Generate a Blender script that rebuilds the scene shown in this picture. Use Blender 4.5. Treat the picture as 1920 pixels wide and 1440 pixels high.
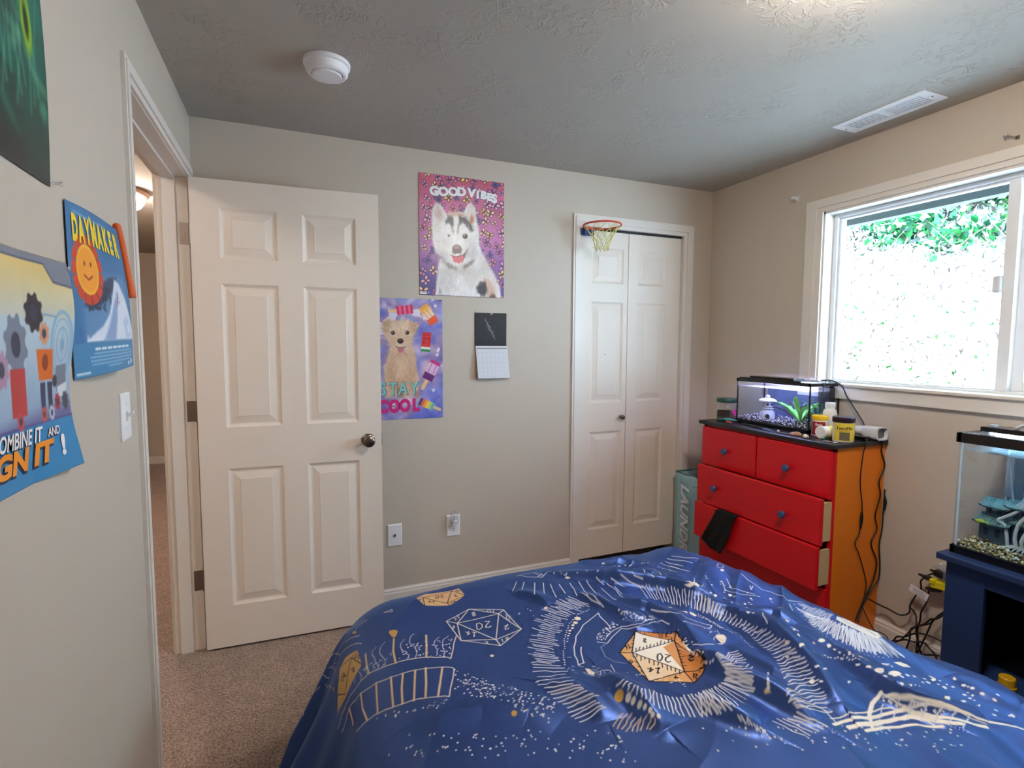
import bpy, bmesh, math, random, json
import numpy as np
from mathutils import Vector, Matrix, noise
# light and exposure settings
EXPO=1.6
SKY=6.8
SUN=16
LAMP=33
HLAMP=40
LED1=16
LED2=24
HLAMP2=20
R=math.radians
scene=bpy.context.scene
for o in list(bpy.data.objects): bpy.data.objects.remove(o)
COL=scene.collection
# ---------------------------------------------------------------- camera
cd=bpy.data.cameras.new('camera'); cam=bpy.data.objects.new('camera',cd); COL.objects.link(cam)
yaw,pitch,roll=.3924,-.0756,.0041
cy,sy=math.cos(yaw),math.sin(yaw)
fv=Vector((sy*math.cos(pitch),cy*math.cos(pitch),math.sin(pitch))); r0=Vector((cy,-sy,0)); u0=r0.cross(fv)
rv=r0*math.cos(roll)+u0*math.sin(roll); uv_=-r0*math.sin(roll)+u0*math.cos(roll)
m=Matrix((rv,uv_,-fv)).transposed().to_4x4(); m.translation=(0,0,1.3607); cam.matrix_world=m
cd.sensor_fit='HORIZONTAL'; cd.sensor_width=36; cd.lens=36*989.4/1920; cd.clip_start=.02; cd.clip_end=200
scene.camera=cam
scene.cycles.transparent_max_bounces=40; scene.cycles.max_bounces=14; scene.cycles.diffuse_bounces=8
# ---------------------------------------------------------------- view, world, sun, portal
vs=scene.view_settings; vs.view_transform='Standard'; vs.look='None'; vs.gamma=1; vs.exposure=EXPO; vs.use_curve_mapping=False
w=bpy.data.worlds.new('sky'); scene.world=w; w.use_nodes=True
bg=w.node_tree.nodes['Background']; bg.inputs[0].default_value=(.56,.78,1,1); bg.inputs[1].default_value=SKY
sd=bpy.data.lights.new('sun','SUN'); sd.energy=SUN; sd.angle=R(2); sd.color=(.80,.93,1)
so=bpy.data.objects.new('sun',sd); COL.objects.link(so); so.rotation_euler=Vector((.30,.66,-.69)).to_track_quat('-Z','Y').to_euler()
pd=bpy.data.lights.new('window_portal','AREA'); pd.shape='RECTANGLE'; pd.size=1.5; pd.size_y=.9
po=bpy.data.objects.new('window_portal',pd); COL.objects.link(po); po.location=(2.66,1.18,1.6); po.rotation_euler=Vector((-1,0,0)).to_track_quat('-Z','Z').to_euler()
pd.cycles.is_portal=True
# room planes
XL,XR,YB,YF,ZC=-.392,2.512,2.711,-1.0,2.336
# ---------------------------------------------------------------- helpers
def lin(c): 
    return tuple((x/255/12.92 if x/255<=.04045 else ((x/255+.055)/1.055)**2.4) for x in c[:3])
def mat(name,c,rough=.6,metal=0,bump=0,scale=60,var=0,vscale=8,spec=.5,emit=0,ecol=None,coat=0,sheen=0,detail=3,trans=0,dist=.002,tex='noise'):
    m=bpy.data.materials.new(name); m.use_nodes=True; nt=m.node_tree; b=nt.nodes['Principled BSDF']
    c=lin(c)
    b.inputs['Base Color'].default_value=(*c,1); b.inputs['Roughness'].default_value=rough; b.inputs['Metallic'].default_value=metal
    b.inputs['Specular IOR Level'].default_value=spec; b.inputs['Coat Weight'].default_value=coat; b.inputs['Sheen Weight'].default_value=sheen
    if emit: b.inputs['Emission Color'].default_value=(*lin(ecol or (255,255,255)),1); b.inputs['Emission Strength'].default_value=emit
    tc=nt.nodes.new('ShaderNodeTexCoord')
    if bump:
        n=nt.nodes.new('ShaderNodeTexNoise'); n.inputs['Scale'].default_value=scale; n.inputs['Detail'].default_value=detail
        bp=nt.nodes.new('ShaderNodeBump'); bp.inputs['Strength'].default_value=bump; bp.inputs['Distance'].default_value=dist
        nt.links.new(tc.outputs['Object'],n.inputs['Vector']); nt.links.new(n.outputs['Fac'],bp.inputs['Height']); nt.links.new(bp.outputs['Normal'],b.inputs['Normal'])
    v=nt.nodes.new('ShaderNodeTexNoise'); v.inputs['Scale'].default_value=vscale; v.inputs['Detail'].default_value=4
    nt.links.new(tc.outputs['Object'],v.inputs['Vector'])
    mx=nt.nodes.new('ShaderNodeMix'); mx.data_type='RGBA'; mx.inputs[6].default_value=(*[x*(1-var) for x in c],1); mx.inputs[7].default_value=(*[min(1,x*(1+var)) for x in c],1)
    nt.links.new(v.outputs['Fac'],mx.inputs[0]); nt.links.new(mx.outputs[2],b.inputs['Base Color'])
    return m
def paint_mat(name,rough=.5,spec=.5,bump=0,scale=200,sheen=0,coat=0,coatr=.1):
    m=bpy.data.materials.new(name); m.use_nodes=True; nt=m.node_tree; b=nt.nodes['Principled BSDF']
    a=nt.nodes.new('ShaderNodeAttribute'); a.attribute_name='paint'; nt.links.new(a.outputs['Color'],b.inputs['Base Color'])
    b.inputs['Roughness'].default_value=rough; b.inputs['Specular IOR Level'].default_value=spec; b.inputs['Sheen Weight'].default_value=sheen
    b.inputs['Coat Weight'].default_value=coat; b.inputs['Coat Roughness'].default_value=coatr
    if bump:
        tc=nt.nodes.new('ShaderNodeTexCoord'); n=nt.nodes.new('ShaderNodeTexNoise'); n.inputs['Scale'].default_value=scale
        bp=nt.nodes.new('ShaderNodeBump'); bp.inputs['Strength'].default_value=bump; bp.inputs['Distance'].default_value=.002
        nt.links.new(tc.outputs['Object'],n.inputs['Vector']); nt.links.new(n.outputs['Fac'],bp.inputs['Height']); nt.links.new(bp.outputs['Normal'],b.inputs['Normal'])
    return m
def glass_mat(name,tint=(255,255,255),refl=.08,rough=.02,opacity=0.,ocol=(255,255,255)):
    m=bpy.data.materials.new(name); m.use_nodes=True; nt=m.node_tree; nt.nodes.clear()
    out=nt.nodes.new('ShaderNodeOutputMaterial'); t=nt.nodes.new('ShaderNodeBsdfTransparent'); t.inputs[0].default_value=(*lin(tint),1)
    g=nt.nodes.new('ShaderNodeBsdfGlossy'); g.inputs['Roughness'].default_value=rough
    lv=nt.nodes.new('ShaderNodeLayerWeight'); lv.inputs[0].default_value=.5; lw=nt.nodes.new('ShaderNodeMath'); lw.operation='POWER'; lw.inputs[1].default_value=4.; nt.links.new(lv.outputs['Facing'],lw.inputs[0])
    mu=nt.nodes.new('ShaderNodeMath'); mu.operation='MULTIPLY_ADD'; mu.inputs[1].default_value=.6; mu.inputs[2].default_value=refl; mu.use_clamp=True
    mx=nt.nodes.new('ShaderNodeMixShader'); nt.links.new(lw.outputs[0],mu.inputs[0]); nt.links.new(mu.outputs[0],mx.inputs[0])
    src=t
    if opacity:
        d=nt.nodes.new('ShaderNodeBsdfDiffuse'); d.inputs[0].default_value=(*lin(ocol),1); m2=nt.nodes.new('ShaderNodeMixShader'); m2.inputs[0].default_value=opacity
        nt.links.new(t.outputs[0],m2.inputs[1]); nt.links.new(d.outputs[0],m2.inputs[2]); src=m2
    nt.links.new(src.outputs[0],mx.inputs[1]); nt.links.new(g.outputs[0],mx.inputs[2]); nt.links.new(mx.outputs[0],out.inputs[0])
    return m
def tag(o,label=None,cat=None,group=None,kind=None):
    if label: o['label']=label
    if cat: o['category']=cat
    if group: o['group']=group
    if kind: o['kind']=kind
    return o
def thing(name,label,cat,loc=(0,0,0),group=None,kind=None):
    o=bpy.data.objects.new(name,None); COL.objects.link(o); o.location=loc; o.empty_display_size=.05
    o['loc']=list(loc); del o['loc']; ORI[o.name]=Vector(loc)
    return tag(o,label,cat,group,kind)
ORI={}
class MB:
    def __init__(s): s.v=[]; s.f=[]
    def add(s,V,F):
        n=len(s.v); s.v+=[tuple(p) for p in V]; s.f+=[tuple(i+n for i in f) for f in F]; return s
    def box(s,x0,x1,y0,y1,z0,z1):
        return s.add([(x0,y0,z0),(x1,y0,z0),(x1,y1,z0),(x0,y1,z0),(x0,y0,z1),(x1,y0,z1),(x1,y1,z1),(x0,y1,z1)],[(0,3,2,1),(4,5,6,7),(0,1,5,4),(1,2,6,5),(2,3,7,6),(3,0,4,7)])
    def bx(s,c,d,rot=None):
        V=[Vector((a*d[0]/2,b*d[1]/2,e*d[2]/2)) for e in(-1,1) for a,b in((-1,-1),(1,-1),(1,1),(-1,1))]
        if rot is not None: V=[rot@p for p in V]
        return s.add([p+Vector(c) for p in V],[(0,3,2,1),(4,5,6,7),(0,1,5,4),(1,2,6,5),(2,3,7,6),(3,0,4,7)])
    def lathe(s,c,prof,axis=(0,0,1),n=24,sq=1.,cap=True):
        q=Vector((0,0,1)).rotation_difference(Vector(axis).normalized()); V=[];F=[]
        for r,h in prof:
            for k in range(n):
                a=2*math.pi*k/n; V.append(q@Vector((r*math.cos(a),r*math.sin(a)*sq,h))+Vector(c))
        for i in range(len(prof)-1):
            for k in range(n):
                k2=(k+1)%n; F.append((i*n+k,i*n+k2,(i+1)*n+k2,(i+1)*n+k))
        if cap: F.append(tuple(range(n))[::-1]); F.append(tuple((len(prof)-1)*n+k for k in range(n)))
        return s.add(V,F)
    def ball(s,c,r,n=12,sc=(1,1,1),rot=None):
        V=[];F=[];m_=n//2
        for i in range(1,m_):
            t=math.pi*i/m_
            for k in range(n):
                a=2*math.pi*k/n; V.append(Vector((r*math.sin(t)*math.cos(a)*sc[0],r*math.sin(t)*math.sin(a)*sc[1],r*math.cos(t)*sc[2])))
        V+= [Vector((0,0,r*sc[2])),Vector((0,0,-r*sc[2]))]
        for i in range(m_-2):
            for k in range(n): F.append((i*n+k,(i+1)*n+k,(i+1)*n+(k+1)%n,i*n+(k+1)%n))
        T=len(V)-2
        for k in range(n): F.append((T,k,(k+1)%n)); F.append((T+1,(m_-2)*n+(k+1)%n,(m_-2)*n+k))
        if rot is not None: V=[rot@p for p in V]
        return s.add([p+Vector(c) for p in V],F)
    def tube(s,P,r,n=8,sub=6,closed=False):
        P=[Vector(p) for p in P]; Q=[];rr=[]
        rad=r if isinstance(r,(list,tuple)) else [r]*len(P)
        N=len(P)
        if N==2 or sub<2: Q=P; rr=list(rad)
        else:
            for i in range(N if closed else N-1):
                a=P[(i-1)%N] if closed or i>0 else P[0]; b=P[i]; c=P[(i+1)%N]; d=P[(i+2)%N] if closed or i<N-2 else P[-1]
                for k in range(sub):
                    t=k/sub; Q.append(.5*((2*b)+(c-a)*t+(2*a-5*b+4*c-d)*t*t+(3*b-a-3*c+d)*t**3)); rr.append(rad[i]*(1-t)+rad[(i+1)%N]*t)
            if not closed: Q.append(P[-1]); rr.append(rad[-1])
        M=len(Q); V=[];F=[]; up=None
        for i in range(M):
            if closed: t=(Q[(i+1)%M]-Q[i-1])
            else: t=Q[min(i+1,M-1)]-Q[max(i-1,0)]
            if t.length<1e-9: t=Vector((0,0,1))
            t.normalize()
            if up is None: up=Vector((0,0,1)) if abs(t.z)<.9 else Vector((1,0,0))
            sd_=t.cross(up)
            if sd_.length<1e-6: sd_=t.cross(Vector((1,.3,.2)))
            sd_.normalize(); up=sd_.cross(t).normalized()
            for k in range(n):
                a=2*math.pi*k/n; V.append(Q[i]+(sd_*math.cos(a)+up*math.sin(a))*rr[i])
        for i in range(M if closed else M-1):
            for k in range(n): F.append((i*n+k,i*n+(k+1)%n,((i+1)%M)*n+(k+1)%n,((i+1)%M)*n+k))
        if not closed: F.append(tuple(range(n))[::-1]); F.append(tuple((M-1)*n+k for k in range(n)))
        return s.add(V,F)
    def prism(s,pts,ex):
        n=len(pts); ex=Vector(ex); V=[Vector(p) for p in pts]; V+= [p+ex for p in V]
        return s.add(V,[tuple(range(n))[::-1],tuple(range(n,2*n))]+[(i,(i+1)%n,n+(i+1)%n,n+i) for i in range(n)])
    def build(s,name,ma,parent=None,smooth=False,bevel=0,seg=2,kind=None,label=None,sub=0):
        me=bpy.data.meshes.new(name)
        if parent is not None: org=ORI[parent.name]
        else:
            A=np.array(s.v); lo,hi=A.min(0),A.max(0); org=Vector(((lo[0]+hi[0])/2,(lo[1]+hi[1])/2,lo[2]))
        me.from_pydata([tuple(Vector(p)-org) for p in s.v],[],s.f); me.materials.append(ma)
        bm=bmesh.new(); bm.from_mesh(me); bmesh.ops.recalc_face_normals(bm,faces=bm.faces); bm.to_mesh(me); bm.free()
        o=bpy.data.objects.new(name,me); COL.objects.link(o)
        if parent is not None: o.parent=parent; ORI[o.name]=ORI[parent.name]
        else: o.location=org; ORI[o.name]=org
        if smooth:
            for p in me.polygons: p.use_smooth=True
            if smooth=='auto': 
                try: me.set_sharp_from_angle(angle=R(38))
                except Exception: pass
        if bevel:
            b=o.modifiers.new('bevel','BEVEL'); b.width=bevel; b.segments=seg; b.limit_method='ANGLE'; b.angle_limit=R(40)
        if sub: sm=o.modifiers.new('sub','SUBSURF'); sm.levels=sub; sm.render_levels=sub
        if kind: o['kind']=kind
        if label: o['label']=label
        return o
def colored(name,V,F,C,ma,parent=None,smooth=False,label=None,kind=None):
    """numpy mesh with a per-vertex 'paint' colour (sRGB 0-255)"""
    V=np.asarray(V,float).reshape(-1,3); C=np.asarray(C,float).reshape(-1,3); F=np.asarray(F,np.int32)
    org=ORI[parent.name] if parent is not None else Vector(((V[:,0].min()+V[:,0].max())/2,(V[:,1].min()+V[:,1].max())/2,V[:,2].min()))
    V=V-np.array(org); me=bpy.data.meshes.new(name); n=len(V); k=F.shape[1]
    me.vertices.add(n); me.vertices.foreach_set('co',V.astype(np.float32).ravel())
    me.loops.add(F.size); me.loops.foreach_set('vertex_index',F.ravel()); me.polygons.add(len(F))
    me.polygons.foreach_set('loop_start',np.arange(0,F.size,k,dtype=np.int32)); me.polygons.foreach_set('loop_total',np.full(len(F),k,np.int32))
    if smooth: me.polygons.foreach_set('use_smooth',np.ones(len(F),bool))
    me.update(calc_edges=True); me.validate()
    a=me.color_attributes.new('paint','FLOAT_COLOR','POINT'); c=C/255; c=np.where(c<=.04045,c/12.92,((c+.055)/1.055)**2.4)
    a.data.foreach_set('color',np.concatenate([c,np.ones((n,1))],1).astype(np.float32).ravel())
    me.materials.append(ma); o=bpy.data.objects.new(name,me); COL.objects.link(o)
    if parent is not None: o.parent=parent; ORI[o.name]=ORI[parent.name]
    else: o.location=org; ORI[o.name]=org
    if label: o['label']=label
    if kind: o['kind']=kind
    return o
def gridfaces(H,W):
    i=np.arange(H*W).reshape(H,W); return np.stack([i[:-1,:-1],i[:-1,1:],i[1:,1:],i[1:,:-1]],-1).reshape(-1,4)
class Canvas:
    """colours painted on a grid of cloth or paper coordinates"""
    def __init__(s,us,vs_,base):
        s.u=np.asarray(us); s.v=np.asarray(vs_); s.c=np.zeros((len(s.v),len(s.u),3)); s.c[:]=base
        s.aa=float(np.median(np.diff(s.u)))
    def win(s,u0,u1,v0,v1,pad):
        a=np.searchsorted(s.u,u0-pad);b=np.searchsorted(s.u,u1+pad);c=np.searchsorted(s.v,v0-pad);d=np.searchsorted(s.v,v1+pad)
        return slice(c,d),slice(a,b)
    def blend(s,w_,al,col):
        al=np.clip(al,0,1)[...,None]; s.c[w_]=s.c[w_]*(1-al)+np.asarray(col,float)*al
    def line(s,P,wd,col,al=1.,soft=None):
        P=np.array(P,float); soft=soft or s.aa; w_=s.win(P[:,0].min(),P[:,0].max(),P[:,1].min(),P[:,1].max(),wd+soft)
        if w_[0].start>=w_[0].stop or w_[1].start>=w_[1].stop: return
        U,V=np.meshgrid(s.u[w_[1]],s.v[w_[0]]); D=np.full(U.shape,9.)
        for a,b in zip(P[:-1],P[1:]):
            d=b-a; l=d@d+1e-12; t=np.clip(((U-a[0])*d[0]+(V-a[1])*d[1])/l,0,1); D=np.minimum(D,np.hypot(U-a[0]-t*d[0],V-a[1]-t*d[1]))
        s.blend(w_,((wd/2-D)/soft+.5).clip(0,1)*al,col)
    def poly(s,P,col,al=1.,soft=None):
        P=np.array(P,float); soft=soft or s.aa; w_=s.win(P[:,0].min(),P[:,0].max(),P[:,1].min(),P[:,1].max(),soft)
        if w_[0].start>=w_[0].stop or w_[1].start>=w_[1].stop: return
        U,V=np.meshgrid(s.u[w_[1]],s.v[w_[0]]); D=np.full(U.shape,9.); ins=np.zeros(U.shape,bool)
        for a,b in zip(P,np.roll(P,-1,0)):
            d=b-a; l=d@d+1e-12; t=np.clip(((U-a[0])*d[0]+(V-a[1])*d[1])/l,0,1); D=np.minimum(D,np.hypot(U-a[0]-t*d[0],V-a[1]-t*d[1]))
            cr=((a[1]>V)!=(b[1]>V)); ins^=cr&(U<(b[0]-a[0])*(V-a[1])/(b[1]-a[1]+1e-12)+a[0])
        s.blend(w_,((np.where(ins,D,-D))/soft+.5).clip(0,1)*al,col)
    def ell(s,c,a,b,col,rot=0,al=1.,soft=None):
        m_=max(a,b); soft=soft or s.aa; w_=s.win(c[0]-m_,c[0]+m_,c[1]-m_,c[1]+m_,soft)
        if w_[0].start>=w_[0].stop or w_[1].start>=w_[1].stop: return
        U,V=np.meshgrid(s.u[w_[1]]-c[0],s.v[w_[0]]-c[1]); x=U*math.cos(rot)+V*math.sin(rot); y=-U*math.sin(rot)+V*math.cos(rot)
        q=np.sqrt((x/a)**2+(y/b)**2); s.blend(w_,((1-q)*min(a,b)/soft+.5).clip(0,1)*al,col)
    def noise(s,amp,seed=0,cells=(8,12),octv=3):
        rng=np.random.default_rng(seed); H,W=s.c.shape[:2]; T=np.zeros((H,W))
        for k in range(octv):
            g=rng.random((cells[1]*2**k+1,cells[0]*2**k+1)); yi=np.linspace(0,g.shape[0]-1.001,H); xi=np.linspace(0,g.shape[1]-1.001,W)
            y0=yi.astype(int);x0=xi.astype(int);fy=(yi-y0)[:,None];fx=(xi-x0)[None]; fy=fy*fy*(3-2*fy); fx=fx*fx*(3-2*fx)
            a=g[np.ix_(y0,x0)];b=g[np.ix_(y0,x0+1)];c=g[np.ix_(y0+1,x0)];d=g[np.ix_(y0+1,x0+1)]
            T+=((a*(1-fx)+b*fx)*(1-fy)+(c*(1-fx)+d*fx)*fy-.5)/2**k
        return T*amp
def text_mesh(txt,size,bold=0.,shear=0.,sx=1.):
    cu=bpy.data.curves.new('t','FONT'); cu.body=txt; cu.size=size; cu.align_x='CENTER'; cu.align_y='CENTER'; cu.offset=bold; cu.shear=shear; cu.resolution_u=4
    o=bpy.data.objects.new('t',cu); COL.objects.link(o); dg=bpy.context.evaluated_depsgraph_get(); me=bpy.data.meshes.new_from_object(o.evaluated_get(dg))
    V=[(v.co.x*sx,v.co.y) for v in me.vertices]; F=[tuple(p.vertices) for p in me.polygons]
    bpy.data.objects.remove(o); bpy.data.curves.remove(cu); bpy.data.meshes.remove(me); return V,F
def lettering(name,items,fn,ma,parent,kind=None,label=None):
    """items: (text,size,cu,cv,rot,bold,shear,sx); fn maps paper (u,v) to a point"""
    V=[];F=[]
    for t,size,cu_,cv_,rot,bold,shear,sx in items:
        v,f=text_mesh(t,size,max(bold,0),shear,sx); c,s_=math.cos(rot),math.sin(rot)
        for dx in ((bold,0,-bold) if bold<0 else (0,)):
            n=len(V); V+=[fn(cu_+(a+dx)*c-b*s_,cv_+(a+dx)*s_+b*c) for a,b in v]; F+=[tuple(i+n for i in q) for q in f]
    mb=MB(); mb.add(V,F); return mb.build(name,ma,parent,label=label)
# ---------------------------------------------------------------- materials
M={}
M['wall']=mat('painted wall',(196,185,171),.75,bump=.12,scale=220,var=.02,vscale=3)
M['ceil']=mat('textured ceiling',(178,172,162),.85,var=.02)
def fur(cv,before,n,seed,ln,flow,jit=.10,wd=.0018):
    r=random.Random(seed); mask=np.abs(cv.c-before).max(-1)>14; ys,xs=np.nonzero(mask)
    for k in range(n):
        i=r.randrange(len(ys)); y,x=ys[i],xs[i]; c=np.clip(cv.c[y,x]*(1+r.gauss(0,jit)),0,252); p=(cv.u[x],cv.v[y]); a=flow(*p)+r.gauss(0,.3); l_=ln*r.uniform(.5,1.4)
        q=(p[0]+l_*math.cos(a),p[1]+l_*math.sin(a)); cv.line([p,((p[0]+q[0])/2+r.gauss(0,.0006),(p[1]+q[1])/2),q],wd*r.uniform(.7,1.4),c,.55,.0022)
def knock(m):   # knockdown plaster: raised worm-like trowel marks
    nt=m.node_tree; b=nt.nodes['Principled BSDF']; tc=nt.nodes.new('ShaderNodeTexCoord')
    n1=nt.nodes.new('ShaderNodeTexNoise'); n1.inputs['Scale'].default_value=17; n1.inputs['Detail'].default_value=5; n1.inputs['Distortion'].default_value=1.2
    r1=nt.nodes.new('ShaderNodeValToRGB'); e=r1.color_ramp.elements; e[0].position=.50;e[0].color=(0,0,0,1);e[1].position=.53;e[1].color=(1,1,1,1)
    e2=r1.color_ramp.elements.new(.56); e2.color=(1,1,1,1); e3=r1.color_ramp.elements.new(.60); e3.color=(0,0,0,1)
    n2=nt.nodes.new('ShaderNodeTexNoise'); n2.inputs['Scale'].default_value=3.2; n2.inputs['Detail'].default_value=2
    r2=nt.nodes.new('ShaderNodeValToRGB'); r2.color_ramp.elements[0].position=.45; r2.color_ramp.elements[1].position=.62
    mu=nt.nodes.new('ShaderNodeMath'); mu.operation='MULTIPLY'; bp=nt.nodes.new('ShaderNodeBump'); bp.inputs['Strength'].default_value=.7; bp.inputs['Distance'].default_value=.005
    L=nt.links
    for n in(n1,n2): L.new(tc.outputs['Object'],n.inputs['Vector'])
    L.new(n1.outputs['Fac'],r1.inputs[0]);L.new(n2.outputs['Fac'],r2.inputs[0]);L.new(r1.outputs[0],mu.inputs[0]);L.new(r2.outputs[0],mu.inputs[1]);L.new(mu.outputs[0],bp.inputs['Height']);L.new(bp.outputs[0],b.inputs['Normal'])
knock(M['ceil'])
M['trim']=mat('white trim paint',(222,216,208),.42,var=.01)
M['door']=mat('white door paint',(226,216,204),.5,bump=.06,scale=90,var=.01)
M['vinyl']=mat('white window vinyl',(228,232,236),.35)
M['plate']=mat('white plastic plate',(236,236,238),.35)
M['white']=mat('white plastic',(232,232,232),.4)
M['dark']=mat('dark plastic',(20,20,24),.4)
M['blackgl']=mat('glossy black plastic',(12,12,15),.18)
M['nickel']=mat('brushed nickel',(122,112,104),.28,metal=1)
M['bronze']=mat('satin bronze hinge',(140,130,122),.4,metal=1)
M['steel']=mat('polished steel',(200,200,205),.15,metal=1)
M['slot']=mat('black slot',(6,6,6),.8)
def carpet():
    m=mat('brown carpet pile',(150,128,112),.95,sheen=.3); nt=m.node_tree; b=nt.nodes['Principled BSDF']; L=nt.links
    tc=nt.nodes.new('ShaderNodeTexCoord'); n=nt.nodes.new('ShaderNodeTexNoise'); n.inputs['Scale'].default_value=150; n.inputs['Detail'].default_value=5; n.inputs['Distortion'].default_value=.6
    n2=nt.nodes.new('ShaderNodeTexNoise'); n2.inputs['Scale'].default_value=22; n2.inputs['Detail'].default_value=3
    cr=nt.nodes.new('ShaderNodeValToRGB'); e=cr.color_ramp.elements; e[0].position=.36; e[0].color=(*lin((104,78,64)),1); e[1].position=.64; e[1].color=(*lin((192,164,146)),1)
    mx=nt.nodes.new('ShaderNodeMix'); mx.data_type='RGBA'; mx.blend_type='MULTIPLY'; mx.inputs[0].default_value=.5
    c2=nt.nodes.new('ShaderNodeValToRGB'); c2.color_ramp.elements[0].color=(.6,.6,.6,1); c2.color_ramp.elements[0].position=.35;c2.color_ramp.elements[1].position=.65
    bp=nt.nodes.new('ShaderNodeBump'); bp.inputs['Strength'].default_value=.9; bp.inputs['Distance'].default_value=.009
    for q in(n,n2): L.new(tc.outputs['Object'],q.inputs['Vector'])
    L.new(n.outputs['Fac'],cr.inputs[0]); L.new(n2.outputs['Fac'],c2.inputs[0]); L.new(cr.outputs[0],mx.inputs[6]); L.new(c2.outputs[0],mx.inputs[7]); L.new(mx.outputs[2],b.inputs['Base Color'])
    L.new(n.outputs['Fac'],bp.inputs['Height']); L.new(bp.outputs[0],b.inputs['Normal']); return m
M['carpet']=carpet()
def S(name,mb,ma,bevel=0,parent=None): 
    o=mb.build(name,ma,parent,bevel=bevel); 
    if parent is None: o['kind']='structure'
    return o
# ================================================================ SETTING
S('floor',MB().box(-2.2,XR+.14,YF-.1,8.2,-.06,0),M['carpet'])
S('ceiling',MB().box(XL-.0575,XR+.14,YF-.1,YB+.9,ZC,ZC+.1),M['ceil'])
b=MB(); ya,yb,zt=1.72,2.625,2.065
b.box(XL-.115,XL,YF,ya,0,ZC);b.box(XL-.115,XL,yb,8.2,0,ZC);b.box(XL-.115,XL,ya,yb,zt,ZC)
S('wall_left',b,M['wall'])
b=MB(); b.box(XL,1.54,YB,YB+.11,0,ZC);b.box(2.302,XR,YB,YB+.11,0,ZC);b.box(1.54,2.302,YB,YB+.11,2.05,ZC); S('wall_back',b,M['wall'])
WY0,WY1,WZ0,WZ1=.43,1.93,1.165,2.036
b=MB(); b.box(XR,XR+.14,YF,WY0,0,ZC);b.box(XR,XR+.14,WY1,YB+.9,0,ZC);b.box(XR,XR+.14,WY0,WY1,0,WZ0);b.box(XR,XR+.14,WY0,WY1,WZ1,ZC); S('wall_right',b,M['wall'])
S('wall_front',MB().box(XL-.115,XR+.14,YF-.1,YF,0,ZC),M['wall'])
# closet shell
b=MB(); b.box(XL,XR,YB+.79,YB+.89,0,ZC); b.box(1.35,1.4,YB+.11,YB+.79,0,ZC); S('wall_closet',b,M['wall'])
# hallway shell
S('wall_hall_side',MB().box(-1.66,-1.56,.2,8.2,0,ZC),M['wall'])
S('wall_hall_end',MB().box(-1.56,XL-.115,6.95,7.05,0,ZC),M['wall'])
S('wall_hall_near',MB().box(-1.56,XL-.115,.2,.3,0,ZC),M['wall'])
S('ceiling_hall',MB().box(-1.66,XL-.0575,.2,8.2,ZC,ZC+.1),M['ceil'])
def profile_base(name,a,b_,axis,sgn,h=.083,parent=None):
    # moulded baseboard: body, stepped top
    mb=MB(); t=[(0,0),(.014,0),(.014,h-.024),(.011,h-.018),(.011,h-.010),(.006,h-.004),(.004,h),(0,h)]
    if axis=='x': mb.prism([(a[0],a[1]-sgn*q[0]*-1,q[1]) for q in t],(b_[0]-a[0],0,0))
    else: mb.prism([(a[0]+sgn*q[0],a[1],q[1]) for q in t],(0,b_[1]-a[1],0))
    return S(name,mb,M['trim'])
profile_base('baseboard_back',(XL,YB),(1.4965,YB),'x',-1)
profile_base('baseboard_back_corner',(2.359,YB),(XR,YB),'x',-1)
profile_base('baseboard_right',(XR,YF),(XR,YB),'y',-1)
profile_base('baseboard_left',(XL,YF),(XL,1.685),'y',1)
profile_base('baseboard_hall_side',(-1.56,.3),(-1.56,6.95),'y',1)
profile_base('baseboard_hall_end',(-1.56,6.95),(XL-.115,6.95),'x',-1)
profile_base('baseboard_hall_near',(XL-.115,2.66),(XL-.115,6.95),'y',-1)
def casing(mb,pl,at_,lo,hi,z1,wd,t,z0=0,bottom=None,wd2=None,wd3=None):
    """moulded casing round an opening lo..hi in a plane; pl 'x-'/'x+'/'y-' is the side it stands out on"""
    wd2=wd2 or wd; wd3=wd3 or wd
    for (a,b_,th) in ((0,.35,.6),(.35,.8,1.),(.8,1.,.75)):
        def bar(l0,l1,q0,q1):
            if pl=='y-': mb.box(l0,l1,at_-t*th,at_,q0,q1)
            elif pl=='x-': mb.box(at_-t*th,at_,l0,l1,q0,q1)
            else: mb.box(at_,at_+t*th,l0,l1,q0,q1)
        bar(lo-wd*b_,lo-wd*a,z0,z1+wd3*a); bar(hi+wd2*a,hi+wd2*b_,z0,z1+wd3*a); bar(lo-wd*b_,hi+wd2*b_,z1+wd3*a,z1+wd3*b_)
# bedroom doorway trim
b=MB(); casing(b,'x+',XL,1.738,2.612,2.050,.052,.014,wd2=.06,wd3=.056)
o=S('trim_1',b,M['trim'])
b=MB(); casing(b,'x-',XL-.115,1.738,2.612,2.050,.052,.014,wd2=.058,wd3=.056); S('trim_2',b,M['trim'])
b=MB(); x0,x1=XL-.115,XL
b.box(x0,x1,1.72,1.742,0,2.047); b.box(x0,x1,2.605,2.625,0,2.047); b.box(x0,x1,1.72,2.625,2.047,2.065)
b.box(-.485,-.437,1.742,1.753,0,2.036); b.box(-.485,-.437,2.594,2.605,0,2.036); b.box(-.485,-.437,1.742,2.605,2.036,2.047)
S('trim_3',b,M['trim'],bevel=.0015)
# closet trim
b=MB(); casing(b,'y-',YB,1.557,2.285,2.040,.0605,.014,wd2=.074,wd3=.066); S('trim_4',b,M['trim'])
b=MB(); b.box(1.54,1.557,YB,YB+.11,0,2.05);b.box(2.285,2.302,YB,YB+.11,0,2.05);b.box(1.54,2.302,YB,YB+.11,2.040,2.05); S('trim_5',b,M['trim'])
S('trim_6',MB().box(1.557,2.285,YB+.014,YB+.05,2.026,2.040),M['dark'])   # folding door track
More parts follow.
